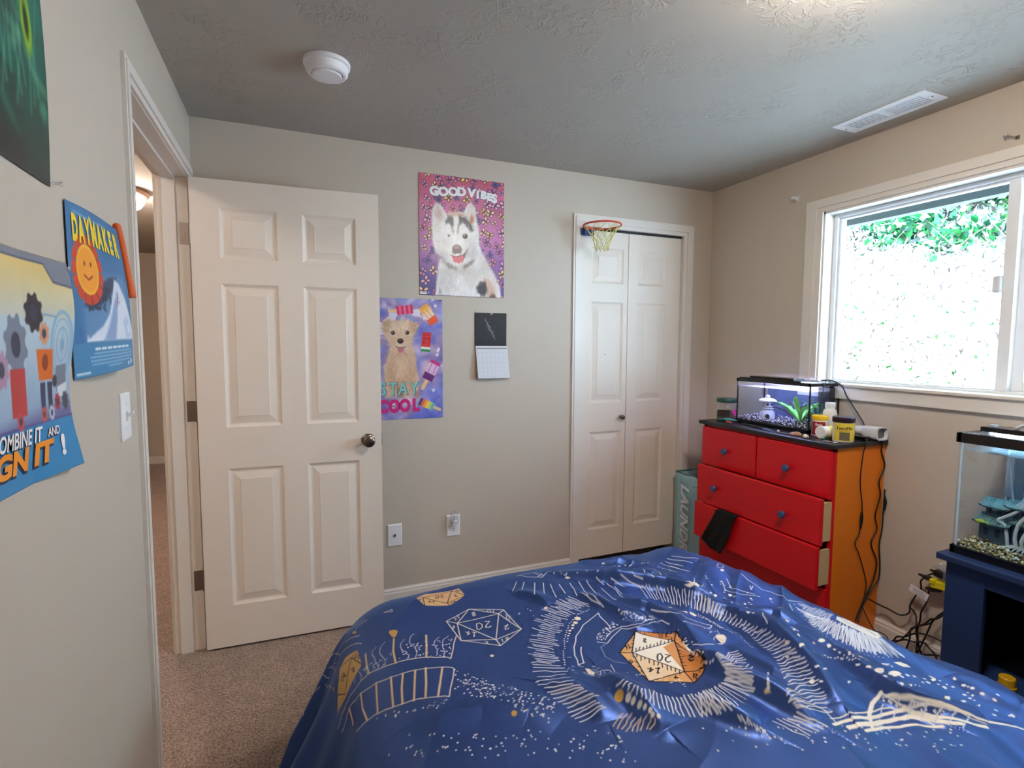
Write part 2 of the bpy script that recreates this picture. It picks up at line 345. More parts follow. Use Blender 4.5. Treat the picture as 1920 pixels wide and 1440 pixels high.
# ---------------------------------------------------------------- panelled door leaves
def leaf(mb,W,H,T,panels,fn,d=.008):
    """moulded leaf; local x 0..W, z 0..H, y 0 (face) .. T; fn maps to world"""
    for side in (0,1):
        def P(x,y,z): return fn(x,y if side==0 else T-y,z)
        xs=sorted({0,W,*[p[0] for p in panels],*[p[1] for p in panels]}); zs=sorted({0,H,*[p[2] for p in panels],*[p[3] for p in panels]})
        for i in range(len(xs)-1):
            for j in range(len(zs)-1):
                xm,zm=(xs[i]+xs[i+1])/2,(zs[j]+zs[j+1])/2
                if any(p[0]<xm<p[1] and p[2]<zm<p[3] for p in panels): continue
                mb.add([P(xs[i],0,zs[j]),P(xs[i+1],0,zs[j]),P(xs[i+1],0,zs[j+1]),P(xs[i],0,zs[j+1])],[(0,1,2,3)])
        for (a,b_,c,e) in panels:
            rings=[(0,0),(.006,d*.55),(.013,d),(.019,d),(.046,d*.18),(.048,d*.0)]
            V=[]
            for ins,dep in rings: V+=[P(a+ins,dep,c+ins),P(b_-ins,dep,c+ins),P(b_-ins,dep,e-ins),P(a+ins,dep,e-ins)]
            F=[(4*k+q,4*k+(q+1)%4,4*k+4+(q+1)%4,4*k+4+q) for k in range(len(rings)-1) for q in range(4)]
            F.append(tuple(4*(len(rings)-1)+q for q in range(4))); mb.add(V,F)
    c=[fn(0,0,0),fn(W,0,0),fn(W,T,0),fn(0,T,0),fn(0,0,H),fn(W,0,H),fn(W,T,H),fn(0,T,H)]
    mb.add(c,[(0,3,2,1),(4,5,6,7),(1,2,6,5),(3,0,4,7)])
AD=Vector((-.383,2.567,.012)); da=-.0405; dd=Vector((math.cos(da),math.sin(da),0)); dn=Vector((-math.sin(da),math.cos(da),0))
dfn=lambda x,y,z: AD+dd*x+dn*y+Vector((0,0,z))
door=thing('door_1','white six-panel bedroom door standing open beside the doorway','door',(AD.x,AD.y,0),kind='structure')
rows=[(.186,.801),(.983,1.599),(1.704,1.916)]; mb=MB(); leaf(mb,.762,2.03,.035,[(a,b_,c,e) for a,b_ in((.108,.330),(.433,.659)) for c,e in rows],dfn)
dleaf=mb.build('door_leaf',M['door'],door)
def door_knob(parent,c,n,r=.027,ma='nickel',proj=.055):
    mb=MB(); k=r/.027; mb.lathe(c,[(.031*k,0),(.031*k,.004),(.026*k,.009),(.012*k,.012),(.011*k,.028*k),(.018*k,.034*k),(.026*k,.043*k),(.0275*k,.05*k),(.025*k,.057*k),(.017*k,.062*k),(0.001,.063*k)],n,28)
    return mb.build('door_knob',M[ma],parent,smooth='auto')
door_knob(dleaf,dfn(.70,0,.894),-dn); door_knob(dleaf,dfn(.70,.035,.894),dn)
MB().bx(dfn(.763,.0175,.894),(.003,.022,.057)).build('latch_plate',M['nickel'],dleaf)
for zc in (1.817,1.067,.3175):
    mb=MB(); mb.box(-.427,-.393,2.6025,2.6055,zc-.0445,zc+.0445)
    for q in(-.03,0,.03): mb.lathe((-.412+(.006 if q==0 else -.004),2.6025,zc+q),[(.0035,0),(.003,.0008)],(0,-1,0),8)
    for k in range(5): mb.lathe((-.3865,2.589,zc-.0445+k*.0178),[(.0058,0),(.0058,.0172)],(0,0,1),12)
    mb.bx(dfn(-.0012,.0175,zc-.012),(.002,.033,.089),Matrix.Rotation(da,3,'Z'))
    mb.build('hinge',M['bronze'],door,smooth='auto')
# closet folding door
cl=thing('door_2','white two-leaf folding closet door in the back wall','door',(1.9,2.73,0),kind='structure')
for (x0,x1,p0,p1) in((1.5585,1.8875,1.632,1.856),(1.8915,2.2835,1.959,2.168)):
    mb=MB(); leaf(mb,x1-x0,1.973,.028,[(p0-x0,p1-x0,z0-.055,z1-.055) for z0,z1 in((.228,.832),(1.008,1.614),(1.722,1.930))],lambda x,y,z:Vector((x0+x,2.728+y,.055+z)),d=.007)
    cleaf=mb.build('door_leaf',M['door'],cl)
    if x0<1.6: c_first=cleaf
mb=MB(); mb.lathe((1.852,2.728,.917),[(.010,0),(.009,.006),(.006,.01),(.0075,.016),(.014,.022),(.0155,.028),(.012,.033),(.001,.035)],(0,-1,0),22); mb.build('door_knob',M['nickel'],c_first,smooth='auto')
mb=MB(); mb.ball((1.735,2.7275,1.30),.008,8,(1,.1,.7)); mb.build('smudge',mat('faint mark',(200,190,160),.7),c_first)
tag(MB().box(2.305,2.32,2.688,2.697,.22,.262).build('door_stop_bumper',M['dark']),'small black bumper on the closet casing beside the laundry hamper','door bumper')
# ---------------------------------------------------------------- window
win=thing('window_1','white vinyl sliding window with moulded casing over the dresser','window',(XR,1.18,1.1),kind='structure')
mb=MB(); casing(mb,'x-',XR,WY0,WY1-.003,WZ1,.085,.018,z0=1.165,wd3=.064,wd2=.092); mb.build('casing',M['trim'],win)
mb=MB(); mb.box(XR-.018,XR,WY0-.085,WY1+.092,1.097,1.158); mb.box(XR-.03,XR+.075,WY0-.085,WY1+.092,1.158,1.172); mb.build('sill',M['trim'],win,bevel=.003)
mb=MB()
for y0,y1,z0,z1 in((WY1-.012,WY1,1.17,WZ1),(WY0,WY0+.012,1.17,WZ1),(WY0,WY1,WZ1-.012,WZ1)): mb.box(XR,XR+.09,y0,y1,z0,z1)
mb.build('jamb_liner',M['trim'],win)
mb=MB()
for y0,y1,z0,z1,x0,x1 in((1.896,1.918,1.172,2.024,2.575,2.64),(.442,.47,1.172,2.024,2.575,2.64),(.47,1.896,2.006,2.024,2.575,2.64),(.47,1.896,1.165,1.182,2.575,2.64),
    (1.884,1.896,1.182,2.006,2.588,2.615),(1.20,1.884,1.996,2.006,2.588,2.615),(1.20,1.884,1.182,1.188,2.588,2.615),(1.165,1.205,1.182,2.006,2.584,2.618)): mb.box(x0,x1,y0,y1,z0,z1)
wfr=mb.build('window_frame',M['vinyl'],win,bevel=.002)
mb=MB()
for y0,y1,z0,z1 in((1.13,1.175,1.182,2.006),(.47,.51,1.182,2.006),(.51,1.13,1.965,2.006),(.51,1.13,1.182,1.222)): mb.box(2.616,2.638,y0,y1,z0,z1)
wsa=mb.build('sliding_sash',M['vinyl'],win,bevel=.002)
GL=glass_mat('window glass',refl=.03)
MB().box(2.600,2.603,1.205,1.884,1.188,1.996).build('window_pane',GL,wfr)
MB().box(2.626,2.629,.51,1.13,1.222,1.965).build('window_pane',GL,wsa)
mb=MB(); mb.bx((2.574,1.214,1.603),(.022,.030,.066)); mb.build('latch',mat('grey latch plastic',(214,218,224),.4),wfr,bevel=.008,seg=4)
# ---------------------------------------------------------------- outdoors
b=MB(); b.box(2.652,3.25,-1,4.2,2.20,2.23); b.box(3.22,3.25,-1,4.2,2.105,2.23); b.box(3.25,3.35,-1,4.2,2.12,2.23); S('trim_eave',b,mat('grey painted eave',(78,90,90),.7))
def hill(x,y):
    q=max(x-3.2,0); return .45+.62*min(q,4.3)+.20*max(q-4.3,0)+.25*noise.noise(Vector((x*.35,y*.35,1)))+.10*noise.noise(Vector((x*1.3,y*1.3,2)))+.03*noise.noise(Vector((x*4,y*4,5)))
X=[2.66]+[3.0+.14*i+.003*i*i for i in range(120)]; Y=[-6+.25*j for j in range(110)]
V=[(x,y,(.4 if x<2.9 else hill(x,y))) for y in Y for x in X]
def hillmat():
    m=mat('cool bounce slope',(200,190,170),.9); nt=m.node_tree; b_=nt.nodes['Principled BSDF']; L=nt.links
    tc=nt.nodes.new('ShaderNodeTexCoord'); n=nt.nodes.new('ShaderNodeTexNoise'); n.inputs['Scale'].default_value=5; n.inputs['Detail'].default_value=8; n.inputs['Roughness'].default_value=.7
    cr=nt.nodes.new('ShaderNodeValToRGB'); e=cr.color_ramp.elements; e[0].position=.36; e[0].color=(*lin((150,164,160)),1); e[1].position=.50; e[1].color=(*lin((212,222,232)),1)  # cool pale tones put the bluish daylight bounce into the slope's colour
    L.new(tc.outputs['Object'],n.inputs['Vector']);L.new(n.outputs['Fac'],cr.inputs[0]);L.new(cr.outputs[0],b_.inputs['Base Color']); return m
o=MB().add(V,gridfaces(len(Y),len(X)).tolist()).build('hillside',hillmat(),smooth=True); o['kind']='structure'; o['label']='steep sunlit slope outside the window'; 
rng=random.Random(3)
def scatter(name,label,cat,n,region,size,cols,seed,up=.25,aspect=.5,kind='stuff',parent=None):
    r=random.Random(seed); V=[];C=[]
    for k in range(n):
        c=region(r); s_=size*r.uniform(.5,1.4)*min(1.1,max(.4,(c[0]-2.2)/3)); a=Vector((r.gauss(0,1),r.gauss(0,1),r.gauss(0,1)+up)).normalized(); b_=a.cross(Vector((r.gauss(0,1),r.gauss(0,1),r.gauss(0,1)))).normalized()*s_*aspect
        a=a*s_; c=Vector(c); V+=[c-a,c+b_,c+a,c-b_]; q=cols[r.randrange(len(cols))]; j=r.uniform(.85,1.12); C+=[[min(255,x*j) for x in q]]*4
    F=np.arange(4*n).reshape(-1,4); o=colored(name,[tuple(p) for p in V],F,C,LEAF,parent)
    if parent is None: tag(o,label,cat,kind=kind)
    return o
LEAF=paint_mat('leaf colours',.6,.2)
def reg_low(r):
    x=3.3+r.random()**1.4*9; y=r.uniform(.2,7.5)*(x/6+.3)+.3; return (x,y,hill(x,y)+r.uniform(.0,.22))
scatter('brambles','low pale brambles and weeds on the slope outside the window','brambles',60000,reg_low,.034,[(235,225,215),(214,208,200),(66,56,56),(90,80,74),(60,70,52),(78,62,64),(96,92,78),(206,190,190),(96,110,84),(132,108,100),(80,66,62)],4,up=1.2,aspect=.25)
def reg_gr(r):
    x=3.3+r.random()**2*1.6; y=r.gauss(2.6,.9)*(x/4); return (x,y,hill(x,y)+r.uniform(.05,.3))
scatter('ground_ivy','green leafy ground cover low on the slope outside the window','leaves',2200,reg_gr,.030,[(40,84,38),(64,104,54),(110,134,96),(190,204,180),(84,76,60)],6,aspect=.55)
# tree above the slope
TB=Vector((7.1,3.3,hill(7.1,3.3)-.2)); tr=thing('maple_tree','bright green broadleaf tree leaning over the slope at the top right of the window','tree',TB)
mb=MB(); mb.tube([TB,TB+Vector((0,.1,1.0)),TB+Vector((.2,0,2.6))],[.12,.09,.05],8)
for k in range(9):
    a=k*.75; mb.tube([TB+Vector((0,.05,.4+.2*k)),TB+Vector((math.cos(a)*.5,math.sin(a)*.8,.7+.2*k)),TB+Vector((math.cos(a)*.9,math.sin(a)*1.6,.75+.2*k))],[.04,.025,.01],6)
mb.build('trunk',mat('bark',(110,100,90),.9,bump=.5,scale=20),tr,smooth=True)
cl_=[]
while len(cl_)<110:
    q=(rng.uniform(6.1,8.4),rng.uniform(.6,4.9)); zz=1.36+q[0]*.085+max(0,q[1]/q[0]-.44)*q[0]*.55; cl_.append((q[0],q[1],max(hill(*q)+.05,zz)+rng.random()**1.2*1.7))
def reg_tree(r):
    q=cl_[r.randrange(110)]; d=Vector((r.gauss(0,1),r.gauss(0,1),r.gauss(0,.45))).normalized()*.36*r.random()**.4
    return (q[0]+d.x,q[1]+d.y,q[2]+d.z)
scatter('foliage','', '',30000,reg_tree,.044,[(22,92,48),(34,112,54),(14,74,46),(60,132,62),(8,52,36),(150,200,160),(170,210,180)],8,up=.8,aspect=.6,parent=tr)
SB=(7.9,5.9,hill(7.9,5.9)); tr2=thing('shrub','grey-green bush high on the slope at the top left of the window view','bush',SB)
mb=MB(); b0=Vector(SB)
for k in range(6): a=k*1.05; mb.tube([b0,b0+Vector((math.cos(a)*.3,math.sin(a)*.3,.4)),b0+Vector((math.cos(a)*.6,math.sin(a)*.6,.7))],[.03,.02,.01],6)
mb.build('stem',mat('bark grey',(120,112,100),.9),tr2,smooth=True)
scatter('foliage','','',2600,lambda r:(SB[0]+r.gauss(0,.4),SB[1]+r.gauss(0,.5),SB[2]+abs(r.gauss(.35,.3))),.06,[(50,84,60),(84,112,88),(120,136,118)],9,parent=tr2)
mb=MB(); rb=random.Random(12)
for k in range(26):
    x=5.5+rb.random()*.9; y=3.3+rb.uniform(-.7,.8); z=hill(x,y)+.02; d=Vector((rb.uniform(-.2,.2),rb.uniform(-.5,.5),rb.uniform(.15,.5))); mb.tube([(x,y,z),Vector((x,y,z))+d*.5+Vector((0,.05,.05)),Vector((x,y,z))+d],[.007,.005,.002],5,4)
tag(mb.build('dead_branches',mat('grey dead wood',(96,86,88),.9),smooth=True),'tangle of grey dead branches below the green tree outside the window','branches')
# ================================================================ LAMPS
gl_em=mat('lit opal glass',(255,240,220),.4,emit=LAMP,ecol=(255,240,224))
lf=thing('ceiling_light','flush opal dome ceiling light of the bedroom','ceiling light',(1.30,.82,ZC))
MB().lathe((1.30,.82,ZC),[(.165,0),(.17,-.012),(.16,-.028),(.15,-.03)],n=40).build('rim',M['nickel'],lf,smooth='auto')
MB().lathe((1.30,.82,ZC-.03),[(.15,0),(.145,-.03),(.12,-.058),(.075,-.08),(.03,-.09),(.001,-.092)],n=40).build('lamp_shade',gl_em,lf,smooth=True)
hl=thing('ceiling_light','lit glass dome ceiling light in the hallway beyond the doorway','ceiling light',(-1.0,4.15,ZC))
HC=(-1.0,4.15,ZC)
MB().lathe(HC,[(.155,0),(.16,-.012),(.158,-.03),(.145,-.04),(.135,-.04)],n=40).build('rim',mat('antique bronze rim',(150,125,110),.4,metal=.8),hl,smooth='auto')
MB().lathe((HC[0],HC[1],ZC-.04),[(.135,0),(.13,-.03),(.11,-.062),(.075,-.085),(.03,-.098),(.001,-.1)],n=40).build('lamp_shade',mat('lit hall glass',(255,245,235),.4,emit=HLAMP,ecol=(255,236,222)),hl,smooth=True)
h2=thing('ceiling_light','second glass dome ceiling light of the hallway, nearer the doorway','ceiling light',(-1.08,1.25,ZC))
MB().lathe((-1.08,1.25,ZC),[(.155,0),(.16,-.012),(.158,-.03),(.145,-.04),(.135,-.04)],n=40).build('rim',M['bronze'],h2,smooth='auto')
MB().lathe((-1.08,1.25,ZC-.04),[(.135,0),(.13,-.03),(.11,-.062),(.075,-.085),(.03,-.098),(.001,-.1)],n=40).build('lamp_shade',mat('lit hall glass 2',(255,245,235),.4,emit=HLAMP2,ecol=(255,238,226)),h2,smooth=True)
# smoke detector
C0=(.133,2.023,ZC); sdm=thing('smoke_detector','round white smoke detector on the ceiling above the open door','smoke detector',C0)
MB().lathe(C0,[(.078,0),(.078,-.012),(.0745,-.0145),(.072,-.015),(.070,-.034),(.064,-.041),(.058,-.043),(.053,-.042),(.0525,-.036)],n=48).build('housing',M['plate'],sdm,smooth='auto')
MB().lathe(C0,[(.052,-.030),(.052,-.038)],n=36).build('vent_slot',M['slot'],sdm)
MB().lathe(C0,[(.0495,-.040),(.050,-.044),(.047,-.048),(.001,-.050)],n=40).build('cover',M['plate'],sdm,smooth='auto')
for k in range(8):
    a=k*math.pi/4+.2; MB().bx((C0[0]+.051*math.cos(a),C0[1]+.051*math.sin(a),ZC-.039),(.004,.003,.009),Matrix.Rotation(a,3,'Z')).build('rib',M['plate'],sdm)
# ceiling vent
vt=thing('ceiling_vent','long white metal air register in the ceiling near the window wall','air vent',(2.325,1.52,ZC))
mb=MB(); x0,x1,y0,y1=2.250,2.400,1.334,1.709; zf=ZC-.006
mb.box(x0,x1,y0,y0+.032,zf,ZC);mb.box(x0,x1,y1-.032,y1,zf,ZC);mb.box(x0,x0+.028,y0+.032,y1-.032,zf,ZC);mb.box(x1-.028,x1,y0+.032,y1-.032,zf,ZC);mb.box(x0+.028,x1-.028,1.512,1.531,zf,ZC)
mb.build('faceplate',M['plate'],vt,bevel=.002)
MB().box(x0+.028,x1-.028,y0+.032,y1-.032,ZC-.0006,ZC).build('dark_duct_sheet',M['slot'],vt)  # black sheet on the uncut ceiling stands in for the duct's shade
for k in range(13):
    y=y0+.036+k*.0115; MB().bx((2.325,y,ZC-.004),(.094,.0028,.0055),Matrix.Rotation(R(28),3,'X')).build('louver',M['plate'],vt)
for k in range(13):
    y=1.534+k*.0112; MB().bx((2.325,y+.004,ZC-.0035),(.094,.0118,.0012),Matrix.Rotation(R(14),3,'X')).build('louver',M['plate'],vt)
for y in (y0+.014,y1-.014): MB().lathe((2.325,y,zf),[(.004,0),(.003,-.0015)],n=10).build('screw',M['nickel'],vt)
MB().bx((2.325,y0+.022,ZC-.009),(.022,.004,.006)).build('lever',M['plate'],vt)
# ================================================================ WALL PLATES
def plate(name,label,cat,c,n,w_=.0745,h=.117):
    t=thing(name,label,cat,c); c=Vector(c); n=Vector(n); s_=Vector((0,0,1)).cross(n)
    V=[];F=[]
    rings=[(0,0),(0,.004),(.0045,.0065)]
    for ins,d in rings:
        for a,b_ in((-1,-1),(1,-1),(1,1),(-1,1)): V.append(c+s_*a*(w_/2-ins)+Vector((0,0,b_*(h/2-ins)))+n*d)
    F=[(4*k+q,4*k+(q+1)%4,4*k+4+(q+1)%4,4*k+4+q) for k in range(2) for q in range(4)]+[(8,9,10,11)]
    MB().add(V,F).build('cover_plate',M['plate'],t)
    return t,c,n,s_
sw,c,n,s_=plate('light_switch','white toggle light switch on the wall beside the doorway casing','light switch',(XL,1.566,1.178),(1,0,0))
mb=MB(); mb.box(XL+.0063,XL+.0075,1.560,1.572,1.166,1.190); mb.build('slot',mat('switch slot',(205,205,205),.5),sw)
mb=MB(); mb.prism([(XL+.005,1.5615,1.171),(XL+.021,1.5615,1.186),(XL+.021,1.5615,1.192),(XL+.005,1.5615,1.182)],(0,.009,0)); mb.build('toggle',M['plate'],sw,bevel=.001)
for z in(1.148,1.208): MB().lathe((XL+.0064,1.566,z),[(.0032,0),(.0025,.0008)],(1,0,0),10).build('screw',M['white'],sw)
cx,c,n,s_=plate('coax_outlet','white cable outlet plate on the back wall just right of the open door','wall outlet',(.4635,YB,.366),(0,-1,0))
mb=MB(); mb.lathe((.4635,YB-.0065,.366),[(.0065,0),(.0065,.003),(.0045,.003),(.0045,.011),(.003,.011)],(0,-1,0),6); mb.build('connector',M['nickel'],cx)
for z in(.329,.403): MB().lathe((.4635,YB-.0064,z),[(.0032,0),(.0025,.0008)],(0,-1,0),10).build('screw',M['white'],cx)
ou,c,n,s_=plate('power_outlet','white duplex outlet plate on the back wall holding the clear night light','wall outlet',(.779,YB,.377),(0,-1,0))
for z in(.357,.397):
    mb=MB(); mb.lathe((.779,YB-.006,z),[(.0165,0),(.0165,.0022),(.0155,.003)],(0,-1,0),24,cap=True); mb.build('socket',M['plate'],ou,smooth='auto',bevel=0)
    for dx,hh in((-.006,.008),(.006,.007)): MB().box(.779+dx-.0011,.779+dx+.0011,YB-.0094,YB-.009,z,z+hh).build('slot',M['slot'],ou)
    MB().lathe((.779,YB-.009,z-.007),[(.0025,0),(.0025,.0005)],(0,-1,0),10).build('slot',M['slot'],ou)
nl=thing('night_light','small clear-domed night light plugged into the duplex outlet','night light',(.779,YB-.03,.40))
MB().box(.764,.794,YB-.042,YB-.0095,.386,.412).build('base',M['white'],nl,bevel=.004,seg=3)
MB().lathe((.779,YB-.026,.412),[(.006,0),(.008,.006),(.007,.022),(.002,.03)],n=14).build('bulb',glass_mat('frosted bulb',opacity=.35),nl,smooth=True)
V=[];F=[];NN=16;K=7
for i in range(K):
    t=i/(K-1); zz=.400+.062*math.sin(t*math.pi/2); rr=.024*math.cos(t*math.pi/2)**.45+.0005
    for k in range(NN):
        a=math.pi*(1+k/(NN-1)); V.append((.779+rr*math.cos(a),YB-.012+rr*1.5*math.sin(a),zz))
F=[(i*NN+k,i*NN+k+1,(i+1)*NN+k+1,(i+1)*NN+k) for i in range(K-1) for k in range(NN-1)]
MB().add(V,F).build('dome_cover',glass_mat('clear plastic dome',(240,240,245),refl=.12,rough=.08,opacity=.12),nl,smooth=True)
# ================================================================ POSTERS
PAPER=paint_mat('printed poster paper',.45,.4); GLOSSY=paint_mat('glossy laminated poster',.42,.5,coat=.28,coatr=.24)
def poster(name,label,w_,h,fn,canvas,ma,cat='poster',thick=.0007):
    """paper sheet: painted grid with a real back and edge"""
    H,W=canvas.c.shape[:2]; U,V_=np.meshgrid(canvas.u,canvas.v); P=np.array([fn(a,b_) for a,b_ in zip(U.ravel(),V_.ravel())])
    o=colored(name,P,gridfaces(H,W),canvas.c,ma); tag(o,label,cat)
    so_=o.modifiers.new('paper','SOLIDIFY'); so_.thickness=thick; so_.offset=-1
    return o
def rs(seed): return random.Random(seed)
# --- husky poster
hw,hh=.464,.612; hx,hz=.606,1.611
cv=Canvas(np.linspace(0,hw,233),np.linspace(0,hh,307),(0,0,0))
def hq(x,y): # artwork layout coordinates -> paper metres
    u=(x-38)/872; t=70+.153*(x-45); bt=1340+.057*(x-30); return (u*hw,(1-(y-t)/(bt-t))*hh)
vv=np.linspace(0,1,307)[:,None,None]; uu=np.linspace(0,1,233)[None,:,None]
top=np.array([205,95,120.]);mid=np.array([195,120,175.]);low=np.array([95,75,150.]);bl=np.array([62,84,140.])
g=np.where(vv>.5,mid+(top-mid)*(vv-.5)*2,low+(mid-low)*vv*2); g=g*(1-(1-uu)*np.clip(.35-vv,0,1)*1.6)+bl*(1-uu)*np.clip(.35-vv,0,1)*1.6
cv.c[:]=g; cv.c+=cv.noise(26,2,(6,8))[...,None]*np.array([1,.7,.8])
r_=rs(11)
def butterfly(c,s,rot,col):
    dk=(70,40,80)
    for q in(-1,1):
        for (dx,dy,a,b_) in((.5,.35,.55,.36),(.38,-.35,.4,.3)):
            x=c[0]+s*(q*dx*math.cos(rot)-dy*math.sin(rot)); y=c[1]+s*(q*dx*math.sin(rot)+dy*math.cos(rot)); an=rot+q*.6*(1 if dy>0 else -1)
            cv.ell((x,y),s*a,s*b_,dk,an); cv.ell((x,y),s*a*.74,s*b_*.68,col,an); cv.ell((x,y),s*a*.3,s*b_*.3,[min(255,t*1.15) for t in col],an)
    cv.line([(c[0]-s*.5*math.sin(rot)*-1,c[1]-s*.5*math.cos(rot)),(c[0]-s*.5*math.sin(rot),c[1]+s*.5*math.cos(rot))],s*.14,dk)
bc=[(200,140,180),(225,170,190),(120,95,160),(235,190,150),(90,90,150),(230,190,110),(180,110,150),(215,130,140)]
for i in range(9):
    for j in range(12):
        q=(.02+i*.053+r_.uniform(-.012,.012)+(j%2)*.02,.02+j*.053+r_.uniform(-.012,.012)); butterfly(q,.027*r_.uniform(.7,1.1),r_.uniform(-1.4,1.4),bc[r_.randrange(8)])
W_=(236,232,228);G_=(205,198,196);DK=(62,58,66)
def PL(pts,col,al=1,soft=.006): cv.poly([hq(*p) for p in pts],col,al,soft)
def EL(c_,a,b_,col,rot=0,al=1,soft=.006): cv.ell(hq(*c_),a/872*hw,b_/1270*hh,col,rot,al,soft)
B4=cv.c.copy()
PL([(230,960),(215,1100),(190,1345),(880,1400),(865,1270),(800,1130),(700,960),(640,830),(400,1000)],W_,1,.012)
PL([(170,800),(165,480),(205,378),(260,420),(300,500),(400,485),(480,490),(520,420),(553,392),(600,460),(620,600),(640,720),(640,860),(560,960),(430,1010),(300,980),(200,900)],W_,1,.010)
PL([(185,520),(210,400),(262,450),(290,540),(250,600)],(222,205,200),.9);PL([(215,520),(228,450),(258,490),(262,570)],(205,160,150),.6)
PL([(500,520),(550,405),(598,480),(605,600),(560,610)],(222,210,206),.9);PL([(535,590),(560,505),(585,560),(580,620)],(190,110,80),.8)
PL([(295,580),(330,530),(375,545),(380,620),(365,650),(330,600),(300,615)],DK,.85,.010);PL([(430,530),(500,550),(560,620),(580,690),(550,700),(510,640),(470,600),(435,625)],DK,.85,.010)
PL([(310,510),(380,490),(470,500),(500,540),(400,530),(320,540)],(190,120,95),.55,.014)
PL([(385,540),(420,535),(415,700),(395,700)],W_,.9,.008);PL([(420,620),(440,600),(425,700),(410,720)],DK,.5,.008);PL([(365,640),(385,690),(375,720),(355,660)],DK,.5,.008)

EL((412,868),50,48,(120,100,100),soft=.004);EL((410,850),34,22,(160,142,140),soft=.004);EL((400,895),36,18,(70,55,58),al=.8)
PL([(345,930),(400,945),(470,925),(520,880),(530,870),(490,960),(460,1005)],(120,70,70),.8,.004)
PL([(358,935),(410,950),(478,935),(470,985),(430,1018),(380,995)],(228,105,120),1,.005);cv.line([hq(418,950),hq(425,1000)],.002,(190,70,90))
PL([(265,985),(330,1010),(420,1060),(410,1090),(320,1060)],(105,95,85),.75,.012);PL([(470,1040),(560,985),(600,980),(560,1030),(480,1085)],(85,78,70),.75,.012)
PL([(440,1040),(470,1040),(465,1110),(440,1110)],(200,180,165),.7,.01)
PL([(680,1170),(745,1190),(790,1260),(830,1380),(730,1375),(700,1280)],(205,160,135),.8,.014)
PL([(610,1270),(650,1210),(710,1215),(730,1290),(700,1370),(630,1330)],(42,40,48),.9,.012);PL([(745,1385),(770,1330),(810,1350),(820,1388)],(70,50,40),.9,.006)
PL([(225,1330),(235,1260),(262,1330)],(120,125,140),.7,.01)
SH=(176,170,172)
for (x,y,a_,b_,al,col) in ((250,930,70,60,.5,SH),(560,900,60,90,.5,SH),(430,1100,190,40,.55,(190,182,178)),(300,1200,90,110,.35,SH),(560,1150,80,120,.35,(200,186,172)),(700,1050,60,110,.45,(196,180,168)),(220,560,30,90,.35,(200,176,170)),(540,780,50,30,.3,SH),(300,800,60,40,.25,SH),(410,800,60,60,.4,(246,244,242)),(780,1250,60,120,.4,(214,180,160))): EL((x,y),a_,b_,col,0,al,.03)
_nx,_ny=hq(412,860)
def flow(u,v):
    if v>.27: return math.atan2(v-_ny,u-_nx)*1.0
    return -math.pi/2+(u-.25)*.8
fur(cv,B4,5200,5,.013,flow,.075)
EL((495,738),26,28,(44,40,44),soft=.004);EL((495,738),17,20,(22,22,26),soft=.003);EL((487,726),6,7,(225,230,235),soft=.002);EL((330,728),11,13,(60,55,62),al=.8)
EL((412,868),46,44,(112,92,92),soft=.006);EL((410,850),30,18,(150,132,130),soft=.006)
PL([(358,935),(410,950),(478,935),(470,985),(430,1018),(380,995)],(226,104,118),1,.006);cv.line([hq(418,950),hq(425,1000)],.002,(190,70,90));cv.line([hq(345,930),hq(400,950),hq(478,935),hq(522,870)],.003,(110,60,60),.8,.003)
cv.poly([hq(50,1308),hq(108,1308),hq(108,1332),hq(50,1332)],(235,230,235));cv.line([hq(56,1320),hq(100,1320)],.002,(60,60,70));cv.line([hq(120,1318),hq(135,1318)],.004,(220,200,210))
hfn=lambda u,v,d=0:(hx+u,YB-.003-d-.004*math.sin(3*u/hw),hz+v)
o=poster('husky_poster','glossy poster of a husky puppy with butterflies reading GOOD VIBES','',0,hfn,cv,GLOSSY)
def sheet_letters(name,items,fn,ma,parent,lift=.0012):
    return lettering(name,items,lambda a,b_:Vector(fn(a,b_,lift)),ma,parent)
LW=mat('white print',(240,238,240),.5); LDK=mat('dark purple print',(92,60,98),.5)
its=[]
for ch,x,y,sz in(('G',186,268,.060),('O',276,278,.060),('O',374,282,.058),('D',458,285,.058),('V',562,300,.058),('I',626,317,.052),('B',688,325,.054),('E',750,345,.050),('S',802,362,.058)):
    q=hq(x,y); its.append((ch,sz,q[0],q[1],r_.uniform(-.10,.06),.0038,0,1.08))
sheet_letters('title_shadow',[(a,b_*1.0,c_-.0005,d-.001,e,.0052,g_,h_) for a,b_,c_,d,e,f_,g_,h_ in its],hfn,LDK,o,.0008)
sheet_letters('title',its,hfn,LW,o,.0014)
# --- terrier poster
tw,th_=.457,.617; tx,tz=.268,.972
cv=Canvas(np.linspace(0,tw,229),np.linspace(0,th_,309),(150,135,190))
n1=cv.noise(1,5,(5,7),4)[...,None]; n2=cv.noise(1,9,(7,9),4)[...,None]
cv.c[:]=np.array([158,146,196])+n1*np.array([90,70,20])+n2*np.array([-70,-30,35]); cv.c[:]=np.where(n2<-.42,np.array([225,215,232]),cv.c)
def tq(x,y):
    u=(.140+(x-80)/635*.317); t=92+.052*(x-80); bt=1365-.041*(x-95); return (u,(1-(y-t)/(bt-t))*th_)
def PL(pts,col,al=1,soft=.004): cv.poly([tq(*p) for p in pts],col,al,soft)
def EL(c_,a,b_,col,rot=0,al=1,soft=.005): cv.ell(tq(*c_),a/2003,b_/2045,col,rot,al,soft)
r_=rs(7)
for k in range(60):
    q=(r_.uniform(0,.457),r_.uniform(0,.617)); cv.ell(q,r_.uniform(.01,.03),r_.uniform(.005,.014),r_.choice([(205,190,225),(110,100,170),(130,90,165),(232,226,240),(170,150,205),(150,175,205)]),r_.uniform(-1,1),.6,.02)
